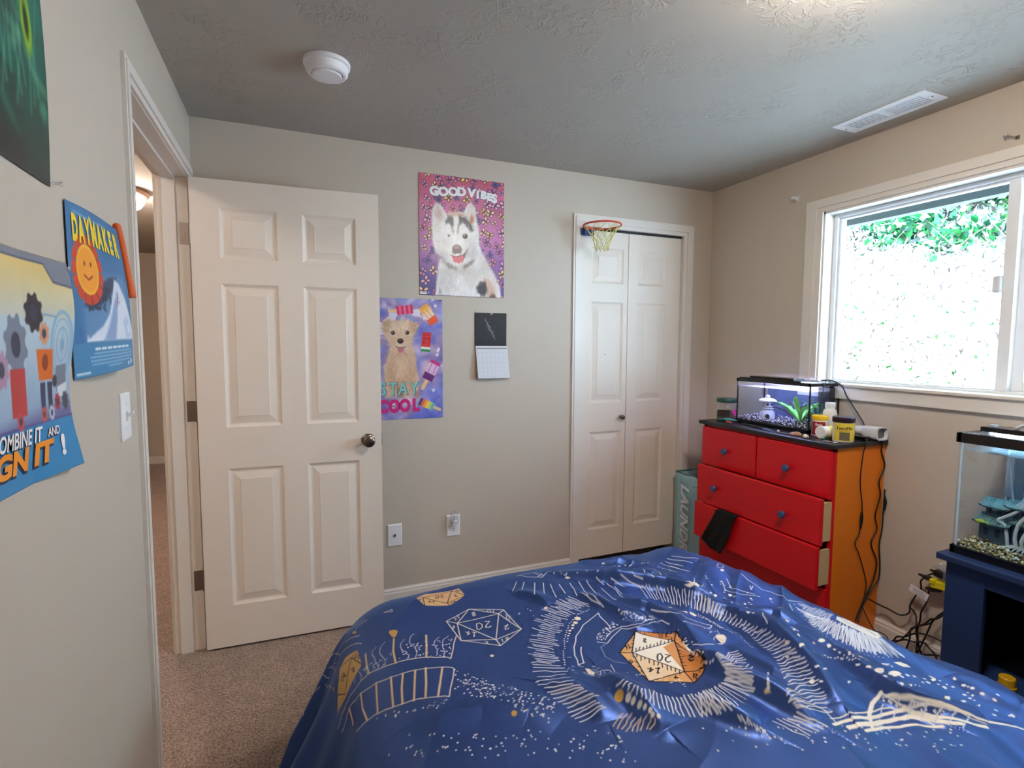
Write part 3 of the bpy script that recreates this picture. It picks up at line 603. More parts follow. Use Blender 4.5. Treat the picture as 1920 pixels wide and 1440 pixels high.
def strip(x,y,L_,w2,ang,cols,stick=None):
    # ice lolly: bands of colour along its length
    c_=tq(x,y); d=(math.cos(ang),math.sin(ang)); n_=(-d[1],d[0]); L_/=2003;w2/=2003
    if stick: cv.line([(c_[0]+d[0]*L_*.45,c_[1]+d[1]*L_*.45),(c_[0]+d[0]*L_*.95,c_[1]+d[1]*L_*.95)],w2*.35,(235,200,140))
    k=len(cols)
    for i,cc in enumerate(cols):
        a=-L_/2+L_*i/k;b_=a+L_/k; cv.poly([(c_[0]+d[0]*a+n_[0]*w2/2,c_[1]+d[1]*a+n_[1]*w2/2),(c_[0]+d[0]*b_+n_[0]*w2/2,c_[1]+d[1]*b_+n_[1]*w2/2),(c_[0]+d[0]*b_-n_[0]*w2/2,c_[1]+d[1]*b_-n_[1]*w2/2),(c_[0]+d[0]*a-n_[0]*w2/2,c_[1]+d[1]*a-n_[1]*w2/2)],cc)
strip(322,220,165,88,3.25,[(215,45,95),(240,100,140),(215,45,95),(240,110,150),(215,45,95),(240,100,140),(215,45,95)],True)
strip(570,275,215,105,-.95,[(240,165,60),(245,190,110),(245,205,170),(240,215,190),(235,90,50),(232,85,45)]);cv.line([tq(505,240),tq(585,330)],.003,(200,120,60));cv.line([tq(535,215),tq(612,300)],.003,(200,120,60))
strip(540,555,200,95,-1.66,[(210,40,40),(225,60,55),(205,35,40),(220,60,50),(210,40,40),(215,50,45),(235,235,225),(40,140,70)])
for k in range(14): EL((505+r_.uniform(0,75),480+r_.uniform(0,110)),4,5,(60,20,20),soft=.002)
strip(595,850,215,112,-2.05,[(205,50,130),(228,190,222),(230,195,225),(225,185,220),(110,45,125),(105,40,120)],True);cv.line([tq(560,860),tq(600,780)],.003,(150,60,140));cv.line([tq(610,880),tq(648,800)],.003,(150,60,140))
strip(540,1200,165,80,-.42,[(75,60,130),(235,110,60),(245,160,70),(248,215,90),(190,215,120),(110,190,190)],True)
for x,y in((664,645),(614,1055),(640,185),(610,120)):
    P_=[]
    for k in range(10): a=math.pi/2+k*math.pi/5; rr=(.013 if k%2==0 else .005); q=tq(x,y); P_.append((q[0]+rr*math.cos(a),q[1]+rr*math.sin(a)))
    cv.poly(P_,(235,230,240))
FU=(224,190,160)
B4=cv.c.copy()
PL([(110,960),(110,800),(150,680),(170,590),(395,590),(425,700),(450,900),(455,1100),(110,1120)],FU,1,.012)
PL([(150,1000),(140,820),(190,720),(300,700),(390,720),(420,900),(420,1080),(200,1090)],(214,172,138),.6,.02)
PL([(100,350),(160,320),(210,330),(290,335),(350,325),(400,350),(465,370),(440,430),(400,500),(390,570),(330,620),(200,615),(160,560),(120,480),(90,420)],FU,1,.010)
PL([(95,345),(160,318),(200,350),(150,470),(110,440)],(200,160,128),.85,.008);PL([(360,340),(460,370),(430,450),(390,480),(350,390)],(202,160,128),.85,.008)
EL((270,590),80,55,(236,205,178),al=.7,soft=.015);
PL([(225,595),(250,610),(300,610),(328,598),(300,620),(250,620)],(70,40,40),.9,.003);PL([(243,608),(305,608),(308,640),(278,662),(248,645)],(200,120,130),1,.004)
PL([(230,1000),(270,990),(265,1090),(235,1100)],(150,110,90),.6,.01);PL([(400,1050),(455,1050),(460,1110),(410,1115)],(190,130,100),.8,.008);PL([(245,1030),(300,1020),(300,1110),(245,1110)],(90,60,60),.5,.01)
for (x,y,a_,b_,al,col) in ((270,800,60,120,.5,(238,208,180)),(180,850,40,130,.45,(196,152,118)),(400,850,40,130,.45,(200,158,124)),(270,680,110,30,.5,(196,152,120)),(270,400,80,40,.5,(238,212,186)),(200,560,40,40,.4,(204,164,134)),(345,560,40,40,.4,(204,164,134)),(270,980,120,60,.35,(190,146,116))): EL((x,y),a_,b_,col,0,al,.03)
_tx,_ty=tq(274,540)
fur(cv,B4,3600,6,.013,lambda u,v:(math.atan2(v-_ty,u-_tx) if v>.31 else -math.pi/2+(u-.24)),.08)
for x in(200,345): EL((x,455),20,21,(52,36,30),soft=.004);EL((x-5,448),5,5,(225,215,205),soft=.002)
EL((274,540),31,27,(48,38,38),soft=.004);EL((270,531),13,8,(110,96,96));PL([(243,608),(305,608),(308,640),(278,662),(248,645)],(200,120,130),1,.004);cv.line([tq(226,596),tq(250,608),tq(300,608),tq(328,598)],.003,(70,44,44),.9,.003)
cv.ell(tq(690,130),.006,.003,(25,22,30))
tfn=lambda u,v,d=0:(tx+u,YB-.003-d,tz+v)
o=poster('terrier_poster','purple poster of a cream puppy with ice lollies reading STAY COOL, beside the open door','',0,tfn,cv,PAPER)
LM=mat('mint print',(140,205,200),.5); LMD=mat('deep teal print',(70,120,130),.5); LPK=mat('magenta print',(214,36,130),.5)
its=[]
for ch,x,y in(('S',92,1045),('T',192,1045),('A',294,1040),('Y',410,1040)): q=tq(x,y); its.append((ch,.092,q[0],q[1],0,.0015,0,.78))
sheet_letters('title_shadow',[(a,b_,c_+.002,d-.001,e,.004,g_,h_) for a,b_,c_,d,e,f_,g_,h_ in its],tfn,LMD,o,.0008); sheet_letters('title',its,tfn,LM,o,.0014)
its=[]
for ch,x,y in(('C',92,1230),('O',205,1225),('O',312,1220),('L',425,1215)): q=tq(x,y); its.append((ch,.084,q[0],q[1],0,.0062,0,.80))
sheet_letters('subtitle',its,tfn,LPK,o)
# --- ski poster on the left wall (sun emblem, mountain)
dw,dh=.272,.345; dz=1.288
def dfn2(u,v,d=0):
    s=u/dw; t=v/dh; y=1.252+u*.955; x=XL+.004+d+.030*s**1.3*(.55+.45*math.cos((t-.45)*3.2))+.012*math.sin(s*math.pi)*(1-t)+.016*(1-t)**3*s
    z=dz+v*.985+.006*math.sin(s*math.pi)*t+ .018*s*(1-t)**2-.006*s*t; return (x,y,z)
cv=Canvas(np.linspace(0,dw,137),np.linspace(0,dh,173),(62,118,168)); B=lambda u,v:(u*dw,(1-v)*dh)
cv.c+=cv.noise(8,3)[...,None]
cv.poly([B(.16,.80),B(.17,.42),B(.40,.40),B(.62,.36),B(.92,.34),B(.99,.80)],(96,140,182),1,.02)
cv.poly([B(.17,.58),B(.30,.50),B(.45,.44),B(.62,.38),B(.78,.36),B(.72,.44),B(.60,.50),B(.44,.56),B(.30,.60)],(52,70,96),.9,.008)
r_=rs(9)
for k in range(50): cv.ell(B(r_.uniform(.18,.6),r_.uniform(.46,.60)),.008,.004,(40,56,80),r_.uniform(-1,1),.8,.003)
cv.poly([B(.18,.79),B(.30,.74),B(.42,.70),B(.55,.62),B(.64,.50),B(.72,.38),B(.80,.40),B(.90,.50),B(.96,.62),B(1.0,.72),B(1.0,.79)],(214,222,236),1,.006)
cv.poly([B(.42,.79),B(.52,.70),B(.64,.56),B(.74,.46),B(.70,.62),B(.62,.79)],(120,150,195),.8,.01);cv.poly([B(.86,.79),B(.80,.66),B(.90,.62),B(.97,.76)],(170,190,222),.7,.01)
for k in range(10): u=.18+k*.022; cv.poly([B(u,.79),B(u+.010,.745+.01*(k%3)),B(u+.02,.79)],(230,236,244),1,.001)
cv.line([B(.72,.54),B(.75,.50),B(.745,.47)],.0035,(60,40,70));cv.line([B(.70,.57),B(.78,.52)],.0015,(170,40,80))
cv.poly([B(0,.80),B(1,.80),B(1,1),B(0,1)],(70,135,180))
c_=B(.28,.365); N_=13
for k in range(N_):
    a=2*math.pi*k/N_;a2=2*math.pi*(k+.9)/N_; cv.poly([c_]+[(c_[0]+.064*math.cos(a+(a2-a)*q),c_[1]+.072*math.sin(a+(a2-a)*q)) for q in(0,.5,1)],(214,72,40))
cv.ell(c_,.045,.051,(250,190,50));cv.ell(c_,.040,.045,(246,160,50))
cv.ell((c_[0]-.012,c_[1]+.012),.003,.005,(90,40,30));cv.ell((c_[0]+.014,c_[1]+.012),.003,.005,(90,40,30));cv.line([(c_[0]-.016,c_[1]-.012),(c_[0],c_[1]-.020),(c_[0]+.016,c_[1]-.012)],.004,(150,50,30))
cv.ell(B(.92,.71),.012,.017,(180,196,220),al=.8);cv.ell(B(.92,.71),.009,.013,(214,222,236))
cv.ell(B(.42,.055),.006,.007,(215,200,140));cv.line([B(.12,.045),B(.36,.055)],.004,(110,160,200));cv.line([B(.48,.055),B(.70,.05)],.004,(110,160,200))
for k,(a,b_) in enumerate(((.26,.94),(.20,.96),(.20,.95),(.22,.93),(.44,.70))): cv.line([B(a,.865+k*.022),B(b_,.865+k*.022)],.0035,(165,200,225),.8); 
for k in range(22): u=.2+.035*k; cv.line([B(u,.855),B(u,.96)],.002,(70,135,180),.8)
for k in range(7): cv.line([B(.28+.09*k,.838),B(.34+.09*k,.838)],.005,(225,235,242))
cv.line([B(.03,.975),B(.18,.975)],.005,(190,215,230));cv.ell(B(.86,.965),.006,.005,(190,215,230));cv.ell(B(.93,.955),.006,.006,(190,215,230))
o=poster('ski_poster','blue ski poster with an orange sun emblem and yellow lettering, curling off the left wall','',0,dfn2,cv,PAPER)
LY=mat('yellow print',(246,212,40),.5)
it=[]
for k,ch in enumerate('DAYMAKER'): it.append((ch,.068,.034+k*.0290,dh*.855,0,.0038,0,.48))
sheet_letters('title',it,dfn2,LY,o)
# --- poster at the lower left: adventure poster without figures
rw,rh=.60,.372; rz=1.136
def rfn(u,v,d=0):
    s=u/rw;t=v/rh; e=max(0,(s-.75)/.25)
    return (XL+.003+d+.015*e*(math.sin(t*6.6+2.6)+1)*.6+.008*e*(1-t),.612+u*.995,rz+v*(.992)-.001)
cv=Canvas(np.linspace(0,rw,301),np.linspace(0,rh,187),(160,190,210)); B=lambda u,v:(u*rw,(1-v)*rh)
v1=np.linspace(1,0,187)[:,None,None]; cv.c[:]=np.where(v1<.28,np.array([232,196,110])+(np.array([200,205,195])-np.array([232,196,110]))*v1/.28,np.array([186,205,215])+(np.array([120,150,190])-np.array([186,205,215]))*(v1-.28)/.72)
cv.c+=cv.noise(8,4)[...,None]
cv.poly([B(0,0),B(1,0),B(1,.12),B(.90,.11),B(.86,.035),B(0,.035)],(128,132,146));cv.line([B(1,.12),B(.90,.11),B(.86,.035),B(.3,.035)],.004,(92,96,112))
for rr,wd in((.058,.007),(.046,.003),(.030,.004)):
    q=B(.935,.40); cv.line([(q[0]+rr*.6*math.cos(t),q[1]+rr*math.sin(t)) for t in np.linspace(0,6.3,30)],wd,(140,178,205))
cv.ell(B(.935,.40),.006,.012,(120,160,195));cv.line([B(.80,.26),B(.90,.27)],.003,(120,160,200));cv.line([B(.935,.33),B(.935,.47)],.003,(140,178,205))
cv.poly([B(0,.70),B(.6,.74),B(1,.68),B(1,.76),B(0,.76)],(96,92,150),.9,.03)
cv.poly([B(0,.755),B(1,.745),B(1,1),B(0,1)],(52,136,190));cv.line([B(0,.755),B(1,.745)],.004,(90,80,140))
# plain machine and tools instead of the printed figures
def gear(q,rr,col):
    P_=[]
    for k in range(32): a=2*math.pi*k/32; r2=rr*(1 if (k//2)%2 else .82); P_.append((q[0]+r2*.75*math.cos(a),q[1]+r2*math.sin(a)))
    cv.poly(P_,col); cv.ell(q,rr*.3,rr*.4,(60,66,84))
gear(B(.795,.26),.034,(60,52,60));gear(B(.84,.35),.020,(214,150,110))
cv.poly([B(.80,.42),B(.885,.42),B(.89,.56),B(.81,.56)],(222,110,40));cv.ell(B(.845,.48),.010,.014,(150,60,30))
cv.poly([B(.815,.57),B(.845,.57),B(.842,.70),B(.818,.70)],(52,60,90));cv.poly([B(.855,.57),B(.885,.57),B(.885,.70),B(.86,.70)],(52,60,90));gear(B(.83,.715),.014,(200,90,70));gear(B(.875,.715),.014,(190,194,204))
cv.poly([B(.905,.50),B(.965,.49),B(.972,.60),B(.91,.62)],(120,128,144));cv.poly([B(.915,.60),B(.975,.58),B(.978,.64),B(.925,.65)],(214,220,226));gear(B(.915,.67),.016,(170,50,60));gear(B(.965,.67),.018,(70,74,86));gear(B(.90,.57),.012,(50,54,66))
gear(B(.70,.40),.05,(120,130,150));cv.poly([B(.66,.50),B(.74,.50),B(.74,.70),B(.66,.70)],(190,60,60));gear(B(.70,.72),.016,(200,70,80))
for k in range(8): gear(B(.06+.08*k,.3+.2*(k%2)),.03,(120+8*k,140,170))
o=poster('invention_poster','large poster at the left edge with orange lettering reading DESIGN IT! on blue','',0,rfn,cv,PAPER)
LO=mat('orange print',(246,150,30),.5); LN=mat('navy print',(30,40,80),.5)
it=[('COMBINE IT',.034,.402,.076,-.02,.0008,.25,.82),('AND',.020,.520,.074,0,.0005,.2,.9)]
sheet_letters('caption_shadow',[(a,b_,c_-.001,d-.002,e,f_+.0006,g_,h_) for a,b_,c_,d,e,f_,g_,h_ in it],rfn,LN,o,.0006); sheet_letters('caption',it,rfn,LW,o,.0014)
it=[('DESIGN IT',.047,.352,.043,0,.0022,.18,1.42)]
sheet_letters('title_shadow',[(a,b_,c_-.002,d-.003,e,f_+.0012,g_,h_) for a,b_,c_,d,e,f_,g_,h_ in it],rfn,LN,o,.0008); sheet_letters('title',it,rfn,LO,o,.0016)
sheet_letters('exclamation_mark',[('!',.047,.542,.045,0,.0022,.1,1.3)],rfn,LW,o,.0016)
# --- dark green poster top left: plain stand-in picture
gw,gh=.50,.70; gz=1.634
gfn=lambda u,v,d=0:(XL+.003+d+.004*math.sin(v*9)*max(0,u/gw-.6)*2,.695+u,gz+v+.003*(1-u/gw))
cv=Canvas(np.linspace(0,gw,201),np.linspace(0,gh,281),(14,44,40))
n1=cv.noise(1,21,(4,6),4)[...,None]; vv=np.linspace(0,1,281)[:,None,None]
cv.c[:]=np.array([22,56,48])+n1*np.array([16,60,46])+np.clip(.5-abs(vv-.45),0,1)*np.array([20,70,62]); cv.c*=(.45+1.1*np.clip(vv*2.2,0,.6)); cv.c+=np.clip(.12-vv,0,1)*np.array([300,300,300])*.6
r_=rs(31)
for k in range(60):
    q=(r_.uniform(.02,.5),r_.uniform(.05,.68)); cv.ell(q,r_.uniform(.01,.035),r_.uniform(.003,.012),r_.choice([(30,110,90),(14,34,34),(60,150,120),(20,80,70),(120,190,150)]),r_.uniform(-1.5,1.5),.45,.012)
for k in range(12):
    x=.30+.015*k; cv.line([(x,.10+.02*(k%3)),(x+r_.uniform(-.02,.02),.20),(x+r_.uniform(-.02,.02),.30)],.006,(110,200,170),.35,.006)
cv.ell((.435,.245),.018,.05,(150,190,40),.1,.9,.008);cv.ell((.435,.245),.008,.026,(30,50,30),.1,.9,.006)
o=poster('green_poster','dark green poster at the top left corner of the left wall','',0,gfn,cv,GLOSSY)
# push pins
pinm=glass_mat('clear plastic pin',refl=.2,opacity=.45)
def pin(label,c,n,group=None):
    t=thing('push_pin',label,'push pin',c,group); c=Vector(c); n=Vector(n)
    MB().lathe(c+n*.004,[(.0045,0),(.0045,.001),(.0022,.002),(.0024,.009),(.0042,.011),(.0042,.013)],n,12).build('grip',pinm,t,smooth='auto')
    MB().lathe(c,[(.0006,0),(.0006,.0045)],n,6).build('needle',M['steel'],t)
pin('clear push pin at the lower corner of the dark green poster',(XL+.004,1.190,1.640),(1,.15,0))
pin('clear push pin at the upper corner of the invention poster',(XL+.004,1.203,1.494),(1,.15,0))
pin('clear push pin in the top edge of the wall calendar',(.994,YB-.006,1.522),(0,-1,0))
# orange toy bat
MB_=MB(); MB_.tube([(-.377,1.528,1.632),(-.372,1.530,1.60),(-.366,1.531,1.55),(-.360,1.531,1.50),(-.356,1.531,1.468)],[.0085,.0088,.0085,.0098,.0105],16)
MB_.ball((-.3772,1.528,1.633),.0086,14)
tag(MB_.build('toy_bat',mat('orange foam',(222,96,30),.6),smooth='auto'),'orange toy bat hanging at the right edge of the ski poster','toy bat')
# calendar
ca=thing('wall_calendar','open wall calendar with a black star picture above a white month grid','calendar',(.995,YB,1.35))
cv=Canvas(np.linspace(0,.181,91),np.linspace(0,.177,89),(28,28,32)); r_=rs(2); cv.c+=cv.noise(10,3)[...,None]
for k in range(120): cv.ell((r_.uniform(0,.18),r_.uniform(0,.177)),.0006,.0006,(120,120,130),al=.8)
for k in range(110):
    t=r_.gauss(0,.33); w__=r_.gauss(0,.006*(1-abs(t)*.5)); cv.ell((.085+.04*t+w__*.9,.09-.075*t+w__*.4),.0014,.001,(200,200,215),al=.6)
cv.line([(.055,.145),(.085,.092),(.115,.035)],.003,(200,205,220),.5,.006)
def cfn(u,v,d=0): return (.904+u,YB-.006-d,1.351+v)
U,V_=np.meshgrid(cv.u,cv.v); o=colored('picture_page',np.array([cfn(a,b_) for a,b_ in zip(U.ravel(),V_.ravel())]),gridfaces(*cv.c.shape[:2]),cv.c,PAPER,ca); so_=o.modifiers.new('paper','SOLIDIFY');so_.thickness=.0025;so_.offset=-1
cv=Canvas(np.linspace(0,.183,123),np.linspace(0,.178,119),(206,208,214))
for k in range(8): cv.line([(.008+.0238*k,.012),(.008+.0238*k,.142)],.0008,(176,178,184))
for k in range(6): cv.line([(.008,.012+.026*k),(.175,.012+.026*k)],.0008,(176,178,184))
cv.line([(.006,.163),(.177,.163)],.003,(60,60,64)); cv.line([(.04,.152),(.13,.152)],.001,(150,150,155)); cv.ell((.092,.006),.0018,.0018,(30,30,30))
r_=rs(8)
for k in range(30): q=(.012+.0238*(k%7),.135-.026*(k//7)); cv.line([q,(q[0]+.003,q[1])],.0014,(120,120,126))
def cfn(u,v,d=0): t=1-v/.178; return (.906+u+.006*t,YB-.008-.028*t**1.2,1.351-.176*t)
U,V_=np.meshgrid(cv.u,cv.v); o=colored('month_page',np.array([cfn(a,b_) for a,b_ in zip(U.ravel(),V_.ravel())]),gridfaces(*cv.c.shape[:2]),cv.c,PAPER,ca); so_=o.modifiers.new('paper','SOLIDIFY');so_.thickness=.002;so_.offset=-1
MB().box(.905,1.086,YB-.010,YB-.004,1.3495,1.3525).build('fold',M['dark'],ca)
# curtain rod hardware
br=thing('curtain_bracket','small white curtain rod bracket left of the window casing','bracket',(XR,2.088,2.141))
mb=MB(); mb.box(XR-.002,XR,2.078,2.094,2.122,2.160); mb.build('base',M['white'],br,bevel=.002)
MB().box(XR-.03,XR-.002,2.082,2.090,2.134,2.148).build('arm',M['white'],br,bevel=.002)
MB().lathe((XR-.03,2.086,2.141),[(.009,-.008),(.009,.008)],(0,1,0),14).build('cup',M['white'],br)
for z in(2.127,2.155): MB().lathe((XR-.002,2.086,z),[(.003,0),(.0024,.001)],(-1,0,0),10).build('screw',M['dark'],br)
b2=thing('metal_hook','small shiny metal hook and screws above the right end of the window','hook',(XR,1.173,2.142))
MB().tube([(XR,1.158,2.135),(XR-.012,1.160,2.136),(XR-.022,1.166,2.140),(XR-.026,1.174,2.146)],.0022,8).build('shank',M['steel'],b2,smooth=True)
for y,z in((1.182,2.149),(1.194,2.150),(1.190,2.141)): MB().ball((XR-.008,y,z),.0048,10).build('screw',M['steel'],b2,smooth=True)
MB().box(XR-.003,XR,1.150,1.162,2.128,2.142).build('base',M['nickel'],b2)
# basketball hoop
hp=thing('toy_basketball_hoop','orange toy basketball hoop with yellow net on the closet door top','basketball hoop',(1.607,2.60,2.02))
hc=Vector((1.612,2.585,2.024)); rad=.104
mb=MB(); mb.tube([hc+Vector((rad*math.cos(a),rad*math.sin(a),0)) for a in [2*math.pi*k/28 for k in range(28)]],.0052,8,3,True); mb.build('rim',mat('orange red plastic',(206,62,36),.4),hp,smooth=True)
ob=mat('blue plastic',(44,84,150),.4)
mb=MB(); mb.box(1.545,1.625,2.690,2.697,1.984,2.026); mb.box(1.552,1.575,2.672,2.690,1.988,2.022); mb.box(1.590,1.612,2.672,2.690,1.988,2.022); mb.build('bracket',ob,hp,bevel=.003)
MB().box(1.560,1.610,2.668,2.695,2.016,2.030).build('rim_mount',mat('orange mount',(206,62,36),.4),hp,bevel=.002)
V=[];nn=10; mb=MB(); lv=[(rad,0),(rad*.78,-.03),(rad*.58,-.06),(rad*.44,-.095),(rad*.34,-.136)]
for k in range(nn):
    for s in(1,-1):
        P_=[]
        for i,(r2,dz_) in enumerate(lv): a=2*math.pi*(k+s*.5*i)/nn; P_.append(hc+Vector((r2*math.cos(a),r2*math.sin(a),dz_)))
        mb.tube(P_,.0017,5,3)
for k in range(nn): a=2*math.pi*(k+.0)/nn; p_=hc+Vector((rad*.34*math.cos(a),rad*.34*math.sin(a),-.136)); mb.ball(p_,.0035,6)
mb.build('net',mat('yellow net cord',(222,214,110),.6),hp,smooth=True)
# ================================================================ DRESSER
red=mat('red paint',(214,8,26),.38,bump=.08,scale=60,var=.03); org=mat('orange paint',(238,124,12),.45,bump=.08,scale=50,var=.04); blk=mat('black paint',(26,26,30),.33,bump=.05,scale=40)
wood=mat('raw drawer wood',(206,178,130),.6,var=.1,vscale=20); bluek=mat('blue knob paint',(50,84,136),.35)
DZ=.93; dr=thing('dresser','red-fronted dresser with orange sides, black top and blue knobs under the window','dresser',(2.33,1.95,0))
mb=MB(); y0,y1,xf,xb=1.560,2.358,2.176,2.508

for q in(y0,y1-.018): MB().box(xf+.0125,xb,q,q+.018,0,.91).build('side_panel',org,dr,bevel=.002)
mb=MB(); mb.box(xb-.008,xb,y0+.018,y1-.018,.05,.91); 
for z in(.05,.272,.474,.676,.892): mb.box(xf+.013,xb-.008,y0+.018,y1-.018,z,z+.018)
mb.box(xf+.012,xb-.008,1.958,1.976,.69,.9); mb.build('carcass',mat('shade-dark drawer rails',(28,18,14),.8),dr)  # rails coloured near-black to paint the shade in the drawer gaps
mb=MB(); mb.box(xf-.001,xf+.012,y0,y0+.022,0,.91);mb.box(xf-.001,xf+.012,y1-.022,y1,0,.91);mb.box(xf-.001,xf+.012,y0,y1,.893,.91);mb.box(xf+.004,xf+.02,y0,y1,.0,.062);mb.build('face_frame',red,dr,bevel=.001)
mb=MB(); mb.box(2.149,2.510,1.549,2.377,.910,.930); mb.build('top',blk,dr,bevel=.004)
def drawer(ya,yb,za,zb,open_,knobs):
    x=xf-open_; mb=MB(); mb.box(x-.019,x,ya,yb,za,zb); o=mb.build('drawer',red,dr,bevel=.004,seg=3)
    mb=MB(); mb.box(x,x+.31,ya+.012,ya+.024,za+.012,zb-.022);mb.box(x,x+.31,yb-.024,yb-.012,za+.012,zb-.022);mb.box(x,x+.31,ya+.024,yb-.024,za+.018,za+.024);mb.box(x+.30,x+.31,ya+.024,yb-.024,za+.024,zb-.022); mb.build('drawer_box',wood,o)
    for y,z in knobs:
        MB().lathe((x-.019,y,z),[(.006,0),(.007,.008),(.011,.013),(.0165,.018),(.0175,.024),(.014,.030),(.001,.032)],(-1,0,0),20).build('knob',bluek,o,smooth='auto')
drawer(1.974,2.352,.684,.898,.0,[(2.165,.785)]); drawer(1.563,1.966,.684,.898,.0,[(1.777,.782)])
drawer(1.553,2.312,.486,.694,.064,[(2.167,.588),(1.734,.578)])
drawer(1.553,2.312,.288,.482,.078,[(2.19,.385)] if 0 else [])
drawer(1.563,2.352,.066,.274,.0,[(2.198,.150),(1.74,.150)])
# black cloth over the third drawer
def clothfn(a,b_): # a across 0..1, b down 0..1
    tl,tr=(2.125,.493),(1.990,.493); P_=[((2.125,.494),(1.992,.494)),((2.160,.42),(2.008,.45)),((2.205,.34),(2.022,.388)),((2.222,.300),(2.060,.30)),((2.150,.268),(2.078,.262))]
    f_=b_*4; i=min(3,int(f_)); f_-=i; l=[P_[i][0][k]*(1-f_)+P_[i+1][0][k]*f_ for k in(0,1)]; r2=[P_[i][1][k]*(1-f_)+P_[i+1][1][k]*f_ for k in(0,1)]
    return (2.070-.006-.010*abs(math.sin(a*7+b_*2))*(.3+b_)-.003,l[0]*(1-a)+r2[0]*a,l[1]*(1-a)+r2[1]*a)
V=[(2.115,2.10-.10*a,.476) for a in np.linspace(0,1,18)]+[(2.080,2.118-.122*a,.4905) for a in np.linspace(0,1,18)]+[clothfn(a,b_) for b_ in np.linspace(.02,1,26) for a in np.linspace(0,1,18)]
o=MB().add(V,gridfaces(28,18).tolist()).build('black_sock',mat('black knit cloth',(9,8,10),.95,bump=.3,scale=300),smooth=True); so_=o.modifiers.new('cloth','SOLIDIFY'); so_.thickness=.004
tag(o,'black cloth garment hanging over the front of the third red drawer','clothing')
# ================================================================ SMALL AQUARIUM
ag=glass_mat('aquarium glass',(250,253,255),refl=.035)
ta=thing('aquarium','small lit aquarium with a stone lantern ornament on the dresser','aquarium',(2.4,2.02,DZ))
X0,X1,Y0,Y1=2.293,2.502,1.787,2.243
mb=MB(); z=DZ
for a in((X0,X1,Y0,Y0+.012),(X0,X1,Y1-.012,Y1),(X0,X0+.012,Y0,Y1),(X1-.012,X1,Y0,Y1)): mb.box(*a,z,z+.020)
mb.box(X0,X1,Y0,Y1,z+.002,z+.006); mb.build('bottom_frame',M['blackgl'],ta,bevel=.002)
mb=MB()
for a in((X0-.002,X1+.002,Y0-.002,Y0+.012),(X0-.002,X1+.002,Y1-.012,Y1+.002),(X0-.002,X0+.012,Y0,Y1),(X1-.012,X1+.002,Y0,Y1)): mb.box(*a,1.160,1.178)
mb.build('top_frame',M['blackgl'],ta,bevel=.002)
for q in((X0+.002,X0+.006,Y0+.004,Y1-.004),(X1-.006,X1-.002,Y0+.004,Y1-.004),(X0+.006,X1-.006,Y0+.003,Y0+.007),(X0+.006,X1-.006,Y1-.007,Y1-.003)): MB().box(*q,.95,1.16).build('glass_pane',ag,ta)
for x,y in((X0+.001,Y0+.001),(X0+.001,Y1-.007),(X1-.007,Y0+.001),(X1-.007,Y1-.007)): MB().box(x,x+.006,y,y+.006,.945,1.162).build('corner_seal',M['dark'],ta)
mb=MB(); mb.box(X0+.004,X1-.075,Y0+.06,Y1-.01,1.178,1.184); mb.box(X0+.03,X1-.10,Y0+.12,Y1-.06,1.184,1.192); mb.build('hood',M['blackgl'],ta,bevel=.002)
mb=MB(); mb.box(X1-.07,X1-.02,Y0+.015,Y1-.015,1.178,1.181); mb.build('cover_glass',glass_mat('cover plate',(120,125,140),refl=.1,opacity=.3,ocol=(60,64,74)),ta)
MB().box(X0+.03,X1-.10,Y0+.08,Y1-.04,1.171,1.1775).build('led_strip',mat('lit bluish led',(230,225,255),.4,emit=LED1,ecol=(212,214,255)),ta)
MB().box(X0+.0065,X1-.0065,Y0+.0075,Y1-.0075,1.1345,1.1350).build('water_surface',glass_mat('water surface',(235,240,255),refl=.25,rough=.05,opacity=.25,ocol=(225,225,255)),ta)
MB().box(X1-.0068,X1-.0062,Y0+.03,Y1-.03,.952,1.12).build('background_film',mat('reflection-mottled backdrop',(84,98,124),.5,var=.7,vscale=11),ta)  # mottled colour imitates blurred reflections in the tank
mb=MB(); mb.box(X1-.045,X1-.008,Y0+.02,Y0+.085,1.05,1.15); mb.box(X1-.035,X1+.004,Y0+.03,Y0+.075,1.15,1.182); mb.tube([(X1-.03,Y0+.04,1.05),(X1-.03,Y0+.04,.98)],.007,8); mb.build('filter',M['dark'],ta,bevel=.003)
# gravel: stuff
def gravel(name,label,n,reg,size,cols,seed,parent):
    r=random.Random(seed); V=[];F=[];C=[]
    for k in range(n):
        c=reg(r); s_=size*r.uniform(.6,1.3); b_=len(V)
        for d in((1,0,0),(-1,0,0),(0,1,0),(0,-1,0),(0,0,.8),(0,0,-.8)): V.append((c[0]+d[0]*s_*r.uniform(.7,1.2),c[1]+d[1]*s_*r.uniform(.7,1.2),c[2]+d[2]*s_))
        for f_ in((0,2,4),(2,1,4),(1,3,4),(3,0,4),(2,0,5),(1,2,5),(3,1,5),(0,3,5)): F.append([b_+q for q in f_])
        C+=[cols[r.randrange(len(cols))]]*6
    return colored(name,V,F,C,GRV,parent,kind='stuff')
GRV=paint_mat('gravel colours',.4,.5)
def gz(y): return .962+.012*math.sin(y*9)
gravel('gravel','',2600,lambda r:(r.uniform(X0+.008,X1-.012),r.uniform(Y0+.010,Y1-.010),r.uniform(.948,.972)),.0046,[(246,244,252),(236,232,250),(24,22,40),(14,14,26),(36,32,60),(240,238,250)],5,ta)
